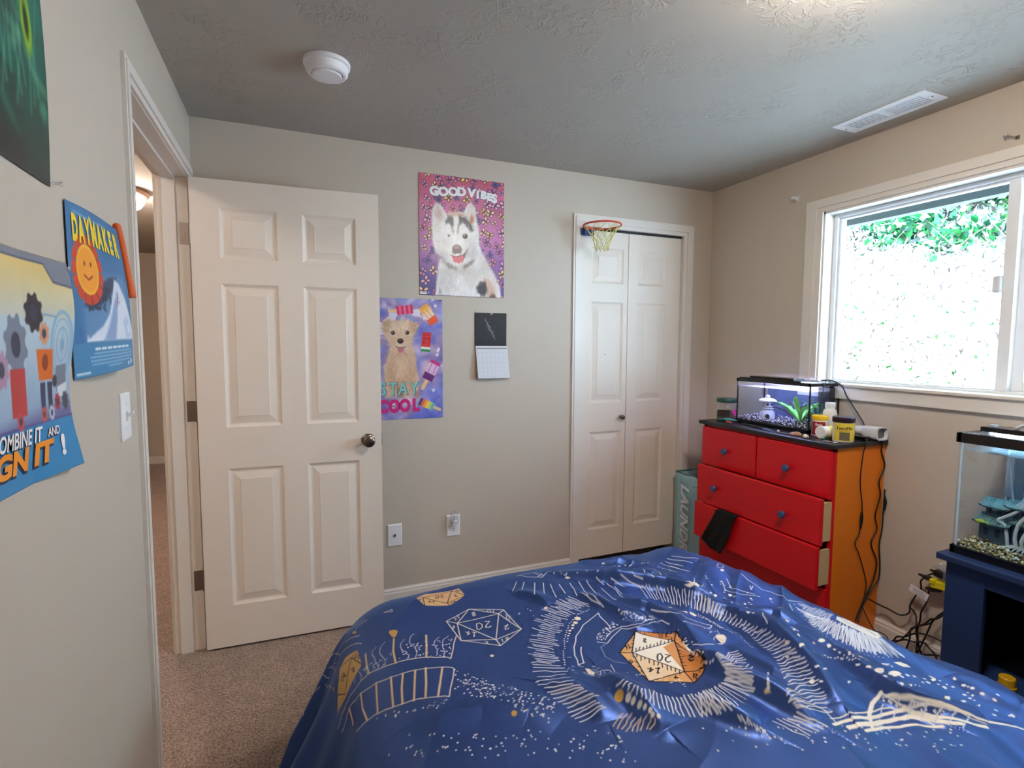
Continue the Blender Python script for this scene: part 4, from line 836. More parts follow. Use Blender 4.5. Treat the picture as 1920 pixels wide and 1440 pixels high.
# lantern ornament
lc=Vector((2.365,2.095,.968)); ln=thing('stone_lantern','pale stone pagoda lantern ornament inside the small aquarium','aquarium ornament',lc); stn=mat('pale speckled stone',(205,205,222),.7,bump=.4,scale=250,var=.12,vscale=120)
MB().lathe(lc,[(.041,0),(.040,.018),(.034,.034),(.024,.044),(.020,.047)],n=28).build('base',stn,ln,smooth='auto')
for a in(-2.4,-.9,.6,2.1):
    q=lc+Vector((.0385*math.cos(a),.0385*math.sin(a),.012)); MB().ball(q,.0115,12,(.35,1,1.15),Matrix.Rotation(a,3,'Z')).build('dark_arch_patch',M['slot'],ln,smooth=True)  # black bulges paint the dark inside of the arches on a solid base
MB().lathe(lc,[(.021,.046),(.031,.049),(.031,.054),(.022,.056)],n=28).build('ring',stn,ln,smooth='auto')
MB().lathe(lc,[(.021,.056),(.025,.060),(.024,.084),(.022,.088)],n=6).build('chamber',stn,ln)
for a in(-2.4,-1.3,-.2): MB().bx(lc+Vector((.0225*math.cos(a),.0225*math.sin(a),.073)),(.004,.008,.010),Matrix.Rotation(a,3,'Z')).build('dark_window_patch',M['slot'],ln)  # black blocks stand for the shade in the chamber windows
MB().lathe(lc,[(.020,.086),(.045,.090),(.044,.096),(.030,.104),(.014,.108),(.010,.110)],n=32).build('roof',stn,ln,smooth='auto')
MB().lathe(lc,[(.008,.108),(.012,.114),(.011,.120),(.004,.124),(.001,.125)],n=16).build('finial',stn,ln,smooth=True)
# plants
def plant(name,label,c,leaves,col,hmul=1.,seed=0,wd=.016):
    r=random.Random(seed); c=Vector(c); t=thing(name,label,'aquarium plant',c); m_=mat('leaf '+name,col,.45,var=.25,vscale=30)
    for k in range(leaves):
        a=2*math.pi*k/leaves+r.uniform(-.3,.3); lean=r.uniform(.6,1.7); L_=hmul*r.uniform(.075,.125); n_=9; V=[]; d=Vector((math.cos(a),math.sin(a),0)); s_=Vector((-math.sin(a),math.cos(a),0))
        for i in range(n_+1):
            tt=i/n_; p_=c+d*(L_*lean*tt**1.1*.8)+Vector((0,0,L_*(math.sin(tt*1.7)*.85)/(.6+.5*lean))); w__=wd*math.sin(math.pi*min(1,tt*.92+.08))**.8*(.5+.5*tt)
            p_.x=min(max(p_.x,X0+.012),X1-.014)if name!='x' else p_.x; p_.y=min(max(p_.y,Y0+.012),Y1-.012)
            V+=[p_-s_*w__+Vector((0,0,.003)),p_,p_+s_*w__+Vector((0,0,.003))]
        for v_ in V: v_.x=min(max(v_.x,X0+.009),X1-.010); v_.y=min(max(v_.y,Y0+.009),Y1-.009)
        F=[(3*i+j,3*i+j+1,3*i+j+4,3*i+j+3) for i in range(n_) for j in(0,1)]
        MB().add(V,F).build('leaf',m_,t,smooth=True)
plant('broadleaf_plant','bright green broadleaf plant in the front of the small aquarium',(2.352,1.880,.965),15,(140,222,112),1.25,3,.0155)
plant('leafy_plant','dark green leafy plant at the back of the small aquarium',(2.435,1.845,.965),10,(50,130,90),1.2,6,.011)
plant('feathery_plant','dim grey-green plant at the back of the small aquarium near the filter',(2.44,1.97,.965),14,(120,128,120),1.1,9,.006)
# ================================================================ THINGS ON THE DRESSER
def on(x,y): return Vector((x,y,DZ))
cjar=glass_mat('clear jar plastic',(245,245,245),refl=.07,opacity=.06)
j=thing('plastic_jar','clear plastic jar with green lid left of the small aquarium','jar',on(2.300,2.318))
jc=on(2.300,2.318)
MB().lathe(jc,[(.052,.001),(.056,.006),(.056,.075),(.050,.090),(.046,.094),(.046,.103)],n=32,cap=False).build('body',cjar,j,smooth='auto')
MB().lathe(jc,[(.0525,.003),(.0545,.006),(.0545,.052),(.001,.056)],n=28).build('contents',mat('brown pellets',(84,70,58),.8,bump=.5,scale=200,var=.2,vscale=100),j,smooth='auto')
MB().lathe(jc+Vector((0,0,.103)),[(.0555,0),(.0585,.003),(.0585,.017),(.055,.022),(.001,.022)],n=36).build('lid',mat('green plastic lid',(16,72,58),.4),j,smooth='auto')
V=[];F=[]
for k in range(11):
    a=R(165)+k*R(8); 
    for z in(.020,.062): V.append(jc+Vector((.0568*math.cos(a),.0568*math.sin(a),z)))
F=[(2*k,2*k+1,2*k+3,2*k+2) for k in range(10)]
MB().add(V,F).build('label_sticker',mat('dark brown label',(56,44,38),.5),j)
V=[]
for k in range(7):
    a=R(256)+k*R(7); s_=1-abs(k-3)/4
    V+=[jc+Vector((.0570*math.cos(a),.0570*math.sin(a),.066-.001*k)),jc+Vector((.0570*math.cos(a),.0570*math.sin(a),.058-.034*s_))]
MB().add(V,[(2*k,2*k+1,2*k+3,2*k+2) for k in range(6)]).build('heart_sticker',mat('pink sticker',(216,60,130),.5),j)
# teal toy
mb=MB(); c=on(2.262,2.268)
for k,(dx,dy,r2,s_) in enumerate(((0,0,.013,(1.4,2,.8)),(.0,-.028,.010,(1,2.2,.7)),(-.01,.022,.008,(1,2.4,.5)),(.012,-.045,.007,(.8,2,.5)))): mb.ball(c+Vector((dx,dy,.010)),r2,10,s_,Matrix.Rotation(.3*k,3,'Z'))
mb.tube([c+Vector((-.012,.018,.012)),c+Vector((-.02,.04,.006)),c+Vector((-.022,.058,.004))],[.006,.004,.001],6)
tag(mb.build('rubber_toy',mat('teal rubber',(72,150,146),.5,var=.1),smooth=True),'small teal rubber toy in front of the jar on the dresser','toy')
tag(MB().tube([on(2.216,2.232)+Vector((0,0,.005)),on(2.213,2.212)+Vector((0,0,.006)),on(2.212,2.192)+Vector((0,0,.005))],[.004,.005,.004],8).build('eraser',mat('coral rubber',(222,96,90),.6),smooth=True),'coral pink stub on the dresser edge near the teal toy','eraser')
tg=thing('tongs','slim dark tweezers lying in front of the small aquarium','tweezers',on(2.225,2.06))
MB().tube([on(2.262,2.172)+Vector((0,0,.004)),on(2.238,2.08)+Vector((0,0,.005)),on(2.214,1.985)+Vector((0,0,.004))],.0028,8).build('arm',M['nickel'],tg,smooth=True)
MB().tube([on(2.250,2.172)+Vector((0,0,.004)),on(2.228,2.08)+Vector((0,0,.005)),on(2.210,1.985)+Vector((0,0,.004))],.0028,8).build('arm',M['blackgl'],tg,smooth=True)
MB().ball(on(2.208,1.955)+Vector((0,0,.004)),.012,12,(.8,2.6,.3),Matrix.Rotation(R(-8),3,'Z')).build('grip',mat('grey blue grip',(110,124,160),.4),tg,smooth=True)
tag(MB().ball(on(2.215,1.892)+Vector((0,0,.006)),.0065,10,(1,1.1,.9)).build('pebble',mat('white pebble',(225,215,225),.5),smooth=True),'tiny white pebble in front of the small aquarium','pebble')
tag(MB().tube([on(2.200,1.885)+Vector((0,0,.0035)),on(2.196,1.85)+Vector((0,0,.0035)),on(2.196,1.818)+Vector((0,0,.0035))],[.0035,.003,.0022],8).build('pen_cap',mat('grey plastic',(110,110,122),.3),smooth=True),'short thin grey stick left of the shells on the dresser','stick')
def shell(label,c,s_,rot,cols):
    V=[];C=[];n1_,n2_=14,10
    for i in range(n1_+1):
        t=i/n1_
        for k in range(n2_):
            a=2*math.pi*k/n2_; rr=s_*math.sin(math.pi*min(.98,t*.9+.05))**.7*(1-.35*t); q=Vector((rr*math.cos(a)*.75,(t-.5)*s_*2.6,abs(rr*math.sin(a))*.85 if math.sin(a)>0 else -rr*.12))
            q=Matrix.Rotation(rot,3,'Z')@q; V.append(q+c+Vector((0,0,.003))); C.append([x*(1+.12*math.sin(t*40)) for x in cols[0 if t<.55 else 1]])
    F=[(i*n2_+k,i*n2_+(k+1)%n2_,(i+1)*n2_+(k+1)%n2_,(i+1)*n2_+k) for i in range(n1_) for k in range(n2_)]
    o=colored('seashell',[tuple(v) for v in V],F,C,SHL,smooth=True); tag(o,label,'shell',None)
SHL=paint_mat('shell colours',.4,.5)
shell('brown snail shell on the dresser, left of the paler shell',on(2.212,1.792),.023,R(10),[(176,128,98),(210,176,150)])
shell('paler cream shell on the dresser beside the corner of the small aquarium',on(2.203,1.732),.020,R(-35),[(216,198,176),(232,224,214)])
wl=mat('white label paper',(238,236,232),.5)
def strip_arc(c,r,a0,a1,z0,z1,ma,parent,name,n=14,axis=None):
    V=[]
    for k in range(n+1):
        a=R(a0+(a1-a0)*k/n)
        for z in(z0,z1): V.append(Vector((r*math.cos(a),r*math.sin(a),z)))
    if axis is not None: V=[axis@v for v in V]
    V=[v+Vector(c) for v in V]
    return MB().add(V,[(2*k,2*k+1,2*k+3,2*k+2) for k in range(n)]).build(name,ma,parent,smooth=True)
def arc_text(name,txt,size,c,r,adeg,z,ma,parent,bold=-.0003,sx=.8,axis=None):
    # lettering wrapped round a can, read from outside
    def fn(u,v):
        a=R(adeg)+u/r; q=Vector((r*math.cos(a),r*math.sin(a),z+v))
        if axis is not None: q=axis@q
        return q+Vector(c)
    return lettering(name,[(txt,size,0,0,0,bold,0,sx)],fn,ma,parent)
def can(name,label,c,r,h,body,cap,caph,cat='food jar',axis=None):
    t=thing(name,label,cat,c); B_=MB().lathe((0,0,0),[(r*.9,0),(r*.96,.002),(r*.96,h-caph)],n=32); 
    C_=MB().lathe((0,0,0),[(r,h-caph),(r*1.03,h-caph+.002),(r*1.03,h-.003),(r*.96,h),(.001,h-.0005)],n=32)
    for mbx in(B_,C_): mbx.v=[tuple((axis@Vector(p) if axis is not None else Vector(p))+Vector(c)) for p in mbx.v]
    B_.build('body',body,t,smooth='auto'); C_.build('lid',cap,t,smooth='auto'); return t
c=on(2.315,1.748); t=can('food_can','small red and white can with yellow lid in front of the small aquarium','x' and c,.034,.098,mat('white can',(232,226,216),.4),mat('yellow lid',(244,196,24),.4),.022); t['category']='food can'
strip_arc(c,.0331,150,262,.006,.070,mat('crimson label',(150,22,40),.4),t,'label_sticker'); arc_text('label_text','Betta',.018,c,.0334,212,.056,wl,t)
c=on(2.382,1.747); t=thing('white_bottle','white plastic bottle behind the red can by the small aquarium','bottle',c)
MB().lathe(c,[(.029,0),(.031,.003),(.031,.10),(.028,.118),(.020,.128),(.0195,.131)],n=32).build('body',M['white'],t,smooth='auto'); MB().lathe(c,[(.0195,.130),(.022,.131),(.022,.154),(.020,.156),(.001,.156)],n=28).build('lid',M['white'],t,smooth='auto')
c=on(2.278,1.603); t=can('fish_food_jar','yellow-labelled fish food jar with dark lid at the dresser corner','c' and c,.044,.112,mat('clear white jar',(225,222,212),.3),mat('dark aubergine lid',(50,30,44),.3),.024); t['category']='fish food jar'
strip_arc(c,.0431,160,330,.008,.086,mat('yellow label',(228,204,72),.4),t,'label_sticker',24)
arc_text('label_text','TetraMin',.0215,c,.0436,222,.063,mat('dark print',(50,34,34),.5),t,-.0004,.85)
strip_arc(c,.0434,196,250,.010,.046,mat('fish picture',(110,98,76),.5,var=.5,vscale=90),t,'label_picture',12); strip_arc(c,.0433,190,256,.049,.051,mat('orange rule',(200,120,60),.5),t,'label_rule',12)
ax=Matrix.Rotation(R(28),3,'Z')@Matrix.Rotation(R(90),3,'Y'); # lying, lid towards the room
axl=Matrix.Rotation(R(-62),3,'Z')@Matrix.Rotation(R(90),3,'X')
c=on(2.262,1.730)+Vector((0,0,.0305)); axd=Vector((-1,.10,0)).normalized(); c=Vector((2.236,1.684,DZ+.0300))-axd*.088; axl=(Vector((0,0,1)).rotation_difference(axd)).to_matrix()
t=can('supplement_can','white and yellow can lying on its side in front of the red can','l' and c,.029,.088,mat('white can body',(234,230,220),.4),M['white'],.012,axis=axl); t['category']='can'
strip_arc(c,.0286,0,360,.008,.052,mat('yellow wrap',(238,208,60),.4),t,'label_sticker',30,axl); strip_arc(c,.0289,0,150,.014,.046,mat('olive print',(120,118,60),.5),t,'label_picture',12,axl)
for k,(x,y) in enumerate(((2.198,1.622),(2.214,1.594))):
    nn=20; tag(MB().tube([Vector((x+.014*math.cos(2*math.pi*q/nn),y+.014*math.sin(2*math.pi*q/nn),DZ+.002)) for q in range(nn)],.0018,6,2,True).build('metal_ring',M['steel'],smooth=True),('left' if k==0 else 'right')+' one of the two small metal rings at the dresser corner','ring',group='metal rings at the dresser corner')
tag(MB().ball((2.228,1.660,DZ+.008),.008,10,(1,1,1.1)).build('glass_bead',glass_mat('green bead',(150,220,190),refl=.15,opacity=.3,ocol=(120,190,160)),smooth=True),'small green glass bead between the lying can and the fish food jar','bead')
# black flat iron-like case with cord
bl=thing('black_power_adapter','flat black power adapter lying beside the fish food jar','power adapter',on(2.39,1.62))
MB().bx(on(2.385,1.617)+Vector((0,0,.010)),(.036,.105,.018),Matrix.Rotation(R(6),3,'Z')).build('case',M['blackgl'],bl,bevel=.003)
MB().tube([on(2.372,1.665)+Vector((0,0,.010)),on(2.369,1.672)+Vector((0,0,.010))],.009,12).build('end_ring',mat('amber ring',(220,150,60),.4),bl)
# white hair dryer
hd=thing('hair_dryer','white hair dryer lying at the back right corner of the dresser','hair dryer',on(2.45,1.63))
p0,p1=Vector((2.463,1.725,DZ+.026)),Vector((2.452,1.592,DZ+.036)); d_=(p1-p0).normalized()
MB().tube([p0-d_*.02,p0,p0+d_*.05,p0+d_*.085,p1],[.016,.020,.021,.024,.027],20).build('barrel',mat('white glossy plastic',(228,230,234),.3),hd,smooth=True)
mb=MB(); Rm=Matrix.Rotation(R(-5),3,'Z')
for y_,w__,h_,ti in ((0,.052,.048,0),):
    n_=24; V=[]
    def sq(a,ax_,bz): ca,sa=math.cos(a),math.sin(a); return (ax_*abs(ca)**.45*(1 if ca>0 else -1),bz*abs(sa)**.45*(1 if sa>0 else -1))
    for (yy,a_,b_) in((.03,.024,.024),(.0,.030,.028),(-.045,.034,.030),(-.055,.034,.030),(-.055,.029,.025),(-.040,.027,.023)):
        for k in range(n_): q=sq(2*math.pi*k/n_,a_,b_); V.append(p1+Rm@Vector((q[0],yy,q[1]-.003)))
    F=[(i*n_+k,i*n_+(k+1)%n_,(i+1)*n_+(k+1)%n_,(i+1)*n_+k) for i in range(5) for k in range(n_)]
    mb.add(V,F); mb.build('nozzle',mat('white glossy nozzle',(226,228,232),.3),hd,smooth='auto')
    V=[p1+Rm@Vector((*[sq(2*math.pi*k/n_,.0265,.0225)[0]],-.041,sq(2*math.pi*k/n_,.0265,.0225)[1]-.003)) for k in range(n_)]
    MB().add(V,[tuple(range(n_))]).build('grille',mat('grey grille',(96,108,118),.5),hd)
mb=MB(); mb.tube([on(2.470,1.650)+Vector((0,0,.005)),on(2.455,1.60)+Vector((0,0,.006)),on(2.440,1.552)+Vector((0,0,.006))],[.007,.008,.006],10); tag(mb.build('grey_brush',mat('grey plastic handle',(150,156,164),.4),smooth=True),'slim grey handle sticking out under the hair dryer','handle')
mb=MB(); mb.ball(on(2.468,1.765)+Vector((0,0,.014)),.02,12,(.9,2.4,.7)); mb.ball(on(2.476,1.745)+Vector((0,0,.018)),.014,10,(1,2,.8)); tag(mb.build('sponge',mat('grey brown sponge',(150,138,134),.8,bump=.6,scale=120,var=.3,vscale=60),smooth=True),'crumpled greyish sponge behind the fish food jar','sponge')
# ================================================================ CABLES
cabm=mat('black cable rubber',(14,14,16),.45)
def cable(label,P,r=.0028,name='loose_cable',m_=None,group=None): return tag(MB().tube(P,r,8,6).build(name,m_ or cabm,smooth=True),label,'cable',group)
cable('black cord looping from the small aquarium lid past the window casing to the hair dryer',[(2.46,1.86,1.184),(2.46,1.80,1.186),(2.478,1.762,1.160),(2.490,1.742,1.11),(2.492,1.69,1.04),(2.485,1.65,.99),(2.474,1.64,.955)])
cable('black cord running from behind the small aquarium down to the sponge',[(2.490,1.775,1.00),(2.494,1.76,.985),(2.49,1.72,.962),(2.485,1.69,.940)])
cable('black cord hanging inside the corner of the small aquarium from its lid',[(2.43,1.800,1.184),(2.40,1.782,1.19),(2.375,1.779,1.17),(2.365,1.779,1.12),(2.352,1.779,1.04),(2.345,1.779,.99),(2.36,1.778,.94)],.002)
ys=1.5545
def side(P): return [(x,y_,z) for (x,y_,z) in P]
c1=[(2.378,1.568,.938),(2.366,1.556,.936),(2.350,1.545,.930),(2.346,ys,.869),(2.338,ys,.751),(2.360,ys,.639),(2.356,ys,.575),(2.350,ys,.511),(2.324,ys,.469),(2.359,ys,.408),(2.415,ys,.276),(2.410,ys,.21),(2.400,1.552,.193),(2.364,1.55,.133),(2.35,1.55,.10)]
cable('thin black cord with an inline bulge hanging down the orange dresser side, nearest the front',c1,.0024)
tag(MB().tube([(2.3575,ys-.002,.615),(2.356,ys-.003,.59),(2.355,ys-.003,.565),(2.352,ys-.002,.53)],[.003,.007,.007,.003],10).build('inline_switch',M['dark'],smooth=True),'small black inline connector on the front cord on the orange dresser side','connector')
cable('thicker wavy black cord hanging down the middle of the orange dresser side',[(2.455,1.60,.936),(2.457,1.556,.938),(2.458,1.545,.92),(2.470,ys-.001,.878),(2.500,ys,.810),(2.468,ys,.739),(2.481,ys,.672),(2.454,ys,.582),(2.471,ys,.514),(2.437,ys,.452),(2.482,ys,.359),(2.466,ys,.277),(2.429,ys,.216),(2.418,ys,.185),(2.395,ys,.15),(2.352,1.54,.10)],.0032)
cable('black cord running down the rear edge of the orange dresser side',[(2.503,1.55,.70),(2.500,1.548,.666),(2.498,1.548,.60),(2.500,1.55,.514),(2.486,1.55,.442),(2.500,1.55,.342),(2.497,1.55,.277),(2.468,1.55,.248),(2.43,1.552,.207),(2.412,1.552,.18)],.003)
tag(MB().tube([(2.503,1.548,.67),(2.502,1.545,.64),(2.500,1.545,.60)],[.003,.0085,.003],10).build('inline_switch',M['dark'],smooth=True),'small black inline lump on the rear cord beside the orange dresser side','connector')
wx=2.475
def W2(L_,x=wx,jit=0): return [(x+jit*math.sin(i*2.1),a,b_) for i,(a,b_) in enumerate(L_)]
cable('black cord swooping from the dresser side up to the wall outlet',[(2.43,1.550,.192)]+W2([(1.526,.165),(1.491,.161),(1.441,.163),(1.418,.17),(1.403,.188),(1.393,.228),(1.377,.279),(1.363,.315),(1.358,.352),(1.341,.38),(1.318,.402)],jit=.008),.0034)
cable('black cord dropping from the label tag to the heap of cords',W2([(1.395,.225),(1.372,.195),(1.356,.159),(1.36,.118),(1.358,.085),(1.352,.02)],2.462,.01),.0034)
cable('black cord curving down from the tri-plug to the heap of cords',W2([(1.325,.335),(1.332,.287),(1.332,.261),(1.35,.218),(1.355,.177),(1.357,.133),(1.350,.06),(1.33,.015)],2.47,.006),.0036)
cable('upper black cord coming from behind the navy stand',W2([(1.12,.36),(1.18,.335),(1.23,.309),(1.258,.267),(1.285,.233),(1.296,.205),(1.31,.17),(1.33,.11),(1.35,.02)],2.46,.01),.0034)
cable('lower black cord coming from behind the navy stand',W2([(1.12,.33),(1.228,.284),(1.277,.229),(1.305,.211),(1.329,.177),(1.361,.148),(1.379,.125),(1.384,.08),(1.39,.02)],2.455,.008),.0034)
cable('black cord arching over the floor from the dresser towards the navy stand',W2([(1.46,.012),(1.443,.043),(1.42,.077),(1.397,.086),(1.367,.114),(1.327,.14),(1.287,.144),(1.254,.133),(1.225,.100),(1.19,.06)],2.445,.01),.0036)
cable('black cord rising from the floor heap to join the upper cords',W2([(1.45,.010),(1.443,.043),(1.4,.075),(1.354,.152),(1.301,.196),(1.285,.229)],2.435,.006),.003)
cable('flat black cord looping along the skirting between dresser and stand',W2([(1.45,.014),(1.434,.039),(1.381,.089),(1.343,.097),(1.314,.108),(1.285,.107),(1.262,.080),(1.25,.014)],2.425,.012),.0034)
cable('thin black cord trailing from the dresser side to the floor',[(2.385,1.548,.17),(2.40,1.562-.02,.136),(2.415,1.535,.101)]+W2([(1.515,.059),(1.49,.062),(1.456,.055),(1.447,.012)],2.43),.0022)
for k in range(4):
    r2=rs(50+k); P_=[]; cx_,cy_=2.37+.02*k,1.40-.05*k
    for q in range(9): a=2*math.pi*q/7+k; P_.append((cx_+(.05+.01*k)*math.cos(a)*r2.uniform(.7,1.2),cy_+(.075)*math.sin(a)*r2.uniform(.8,1.2),.008+.012*k+.008*r2.random()))
    cable('coil of black cord in the heap on the floor between dresser and navy stand',P_,.0036,group='coils of black cord in the floor heap')
tag(MB().bx((2.40,1.30,.022),(.05,.16,.036),Matrix.Rotation(R(12),3,'Z')).build('power_strip',mat('grey power strip',(150,150,152),.5),bevel=.006,seg=3),'grey power strip on the carpet under the heap of cords','power strip')
cable('white cord tip beside the navy stand at the skirting',[(2.40,1.18,.10),(2.41,1.215,.085),(2.42,1.235,.07)],.004,m_=M['white'])
tgm=thing('cord_tag','white paper tag on the cord below the wall outlet','tag',(2.462,1.362,.30))
Rt=Matrix.Rotation(R(-14),3,'X'); mb=MB(); mb.bx((2.466,1.362,.300),(.0012,.074,.032),Matrix.Rotation(R(14),3,'X')); mb.build('paper',mat('white tag paper',(228,230,236),.5),tgm)
for k in range(5): MB().bx((2.4652,1.362-.0024*(k-2)*-1*.0,.309-.005*k),(.0006,.05,.0010),Matrix.Rotation(R(14),3,'X')).build('print_line',mat('grey print',(120,122,130),.6),tgm)
wo=thing('wall_outlet','clear covered wall outlet behind the plugs beside the navy stand','wall outlet',(XR,1.275,.385))
MB().box(XR-.006,XR,1.2375,1.3125,.327,.443).build('cover_plate',M['plate'],wo,bevel=.002)
mb=MB(); mb.box(XR-.075,XR-.006,1.222,1.226,.345,.445); mb.box(XR-.075,XR-.006,1.226,1.30,.441,.445); mb.box(XR-.075,XR-.071,1.226,1.262,.40,.441); mb.build('clear_box',glass_mat('clear outlet box',(235,240,245),refl=.2,opacity=.12),wo)
yl=thing('yellow_adapter','yellow three-way plug adapter in the wall outlet','plug adapter',(2.47,1.285,.36))
mb=MB(); mb.bx((2.475,1.283,.366),(.05,.062,.030),Matrix.Rotation(R(-8),3,'X')); mb.bx((2.462,1.305,.376),(.034,.022,.020)); mb.build('body',mat('yellow plastic',(222,208,20),.45),yl,bevel=.004,seg=3)
MB().box(2.500,2.506,1.275,1.281,.360,.372).build('prong',M['steel'],yl)
def plug(label,c,d,s_=(.05,.026,.022)):
    t=thing('black_plug',label,'plug',c); d=Vector(d).normalized(); q=Vector((0,1,0)).rotation_difference(d).to_matrix(); V_=[]
    mb=MB(); mb.bx(c,(s_[2],s_[0],s_[1]),q); mb.build('body',M['dark'],t,bevel=.005,seg=3)
    MB().lathe(Vector(c)+d*s_[0]*.45,[(.007,0),(.006,.01),(.0045,.022)],d,10).build('strain_relief',M['dark'],t,smooth='auto')
plug('black plug on top of the yellow adapter under the clear cover',(2.478,1.275,.405),(0,1,.12),(.075,.026,.03))
plug('small black plug at the left end of the yellow adapter',(2.460,1.330,.380),(0,1,.05),(.026,.018,.02))
plug('black plug hanging below the yellow adapter',(2.468,1.300,.343),(0,1,-.35),(.038,.026,.024))
# ================================================================ NAVY STAND + BIG AQUARIUM
navy=mat('navy blue paint',(30,52,94),.45,bump=.1,scale=80,var=.05)
st=thing('aquarium_stand','navy painted wooden aquarium stand at the right edge','stand',(2.3,.79,0))
SX0,SX1,SY0,SY1=2.13,2.495,.47,1.095
MB().box(SX0-.025,SX1+.005,SY0-.025,SY1+.022,.604,.628).build('top_board',navy,st,bevel=.004)
for q in(SY0,SY1-.115): MB().box(SX0,SX0+.02,q,q+.115,0,.604).build('front_stile',navy,st,bevel=.002)
MB().box(SX0,SX0+.02,SY0+.115,SY1-.115,.545,.604).build('apron',navy,st,bevel=.002)
for y_ in(SY0,SY1-.018): MB().box(SX0+.02,SX1,y_,y_+.018,0,.604).build('side_panel',navy,st)
MB().box(SX1-.012,SX1,SY0+.018,SY1-.018,.03,.604).build('back_panel',navy,st)
MB().box(SX0+.004,SX1-.012,SY0+.018,SY1-.018,.205,.223).build('shelf',navy,st); MB().box(SX0,SX0+.02,SY0+.115,SY1-.115,.0,.08).build('kick_board',navy,st)
bt=thing('black_canister','glossy black box inside the navy stand','canister',(2.38,.80,.223))
MB().box(2.285,2.465,.50,1.03,.2235,.53).build('housing',M['blackgl'],bt,bevel=.01,seg=3); MB().box(2.279,2.285,.80,.925,.385,.393).build('reflection_streak',M['nickel'],bt,bevel=.001)  # pale metal bar imitates a reflection streak on the black housing
c=(2.168,.918,.223); t=thing('yellow_lid_bottle','yellow capped bottle on the shelf of the navy stand','bottle',c); ymm=mat('yellow cap plastic',(206,160,16),.45)
MB().lathe(c,[(.024,0),(.025,.003),(.025,.012),(.022,.014)],n=24).build('body',ymm,t,smooth='auto'); MB().lathe(c,[(.0225,.014),(.0225,.038),(.020,.041),(.001,.041)],n=24).build('lid',ymm,t,smooth='auto')
T0,T1,U0,U1=2.152,2.470,.488,1.098; zb_=.628
tk=thing('large_aquarium','larger aquarium with a sunken house ornament on the navy stand','aquarium',(2.31,.79,zb_))
def ringbox(o_,z0,z1,t_,name,ma,ex=0): 
    mb=MB(); 
    for a in((T0-ex,T1+ex,U0-ex,U0+t_),(T0-ex,T1+ex,U1-t_,U1+ex),(T0-ex,T0+t_,U0,U1),(T1-t_,T1+ex,U0,U1)): mb.box(*a,z0,z1)
    return mb.build(name,ma,tk,bevel=.002)
ringbox(0,zb_,zb_+.028,.014,'bottom_frame',M['blackgl'],.002); ringbox(0,1.024,1.058,.014,'top_frame',M['blackgl'],.003)
MB().box(T0,T1,U0,U1,zb_+.004,zb_+.010).build('base_plate',M['dark'],tk)
for q in((T0+.002,T0+.007,U0+.004,U1-.004),(T1-.007,T1-.002,U0+.004,U1-.004),(T0+.007,T1-.007,U0+.003,U0+.008),(T0+.007,T1-.007,U1-.008,U1-.003)): MB().box(*q,.655,1.026).build('glass_pane',ag,tk)
wsil=mat('white silicone seal',(210,225,232),.4)
for x,y in((T0+.008,U1-.013),(T1-.013,U1-.013)): MB().box(x,x+.005,y,y+.005,.655,1.024).build('corner_seal',wsil,tk)
mb=MB(); mb.box(T0+.012,T1-.012,U0+.012,U1-.012,1.050,1.056); mb.build('cover_glass',glass_mat('lid glass',(225,232,236),refl=.15,opacity=.2),tk)
mb=MB(); mb.box(2.235,2.305,.50,1.075,1.060,1.078); lbar=mb.build('light_bar',M['blackgl'],tk,bevel=.003); MB().box(2.262,2.285,1.045,1.062,1.078,1.084).build('hinge_clip',mat('pale clip',(170,185,200),.3),lbar)
MB().tube([(2.27,.99,1.08),(2.268,.965,1.094),(2.266,.94,1.08)],.005,8).build('handle',mat('pale handle',(190,196,204),.3),lbar,smooth=True)
MB().box(2.245,2.295,.52,1.05,1.0575,1.0598).build('led_strip',mat('lit cool led',(230,250,255),.4,emit=LED2,ecol=(205,235,255)),lbar)
MB().box(T0+.0075,T1-.0075,U0+.0085,U1-.0085,.9985,.999).build('water_surface',glass_mat('water surface big',(225,240,245),refl=.2,rough=.05,opacity=.2,ocol=(215,230,235)),tk)
mb=MB(); mb.box(T1-.0070,T1-.0065,U0+.02,U1-.012,.66,1.0); mb.build('rear_film',mat('grey backdrop',(150,165,175),.6,var=.15,vscale=4),tk)
mb=MB(); mb.tube([(2.445,1.020,1.04),(2.445,1.020,.70)],.011,14,1); mb.build('heater',glass_mat('heater glass',(215,225,235),refl=.1,opacity=.3),tk,smooth='auto')
mb=MB(); mb.lathe((2.445,1.020,.93),[(.0135,0),(.0135,.10)],n=16); mb.build('heater_cap',mat('lavender grey cap',(150,150,180),.4),tk,smooth='auto')
for z in(.78,.845,.90): MB().box(2.4395,2.4505,1.0075,1.0105,z,z+.025).build('heater_mark',M['dark'],tk)
MB().lathe((2.46,.985,.925),[(.017,0),(.012,.006),(.004,.012)],(-1,0,0),16).build('suction_cup',M['dark'],tk,smooth='auto')
MB().tube([(2.435,1.075,1.04),(2.432,1.070,.95),(2.428,1.060,.86),(2.42,1.045,.78)],.0035,8).build('air_tube',glass_mat('air tube',(230,240,245),refl=.15,opacity=.3),tk,smooth=True)
mb=MB(); mb.box(2.45,2.462,1.066,1.088,.80,1.03); mb.build('filter_tube',glass_mat('filter tube',(225,235,245),refl=.15,opacity=.3),tk)
gravel('gravel','',5200,lambda r:(r.uniform(T0+.011,T1-.012),r.uniform(U0+.012,U1-.014),r.uniform(.640,.676)),.0048,[(214,210,150),(190,170,90),(226,224,190),(150,120,50),(232,236,220),(120,96,40),(200,205,150)],15,tk)
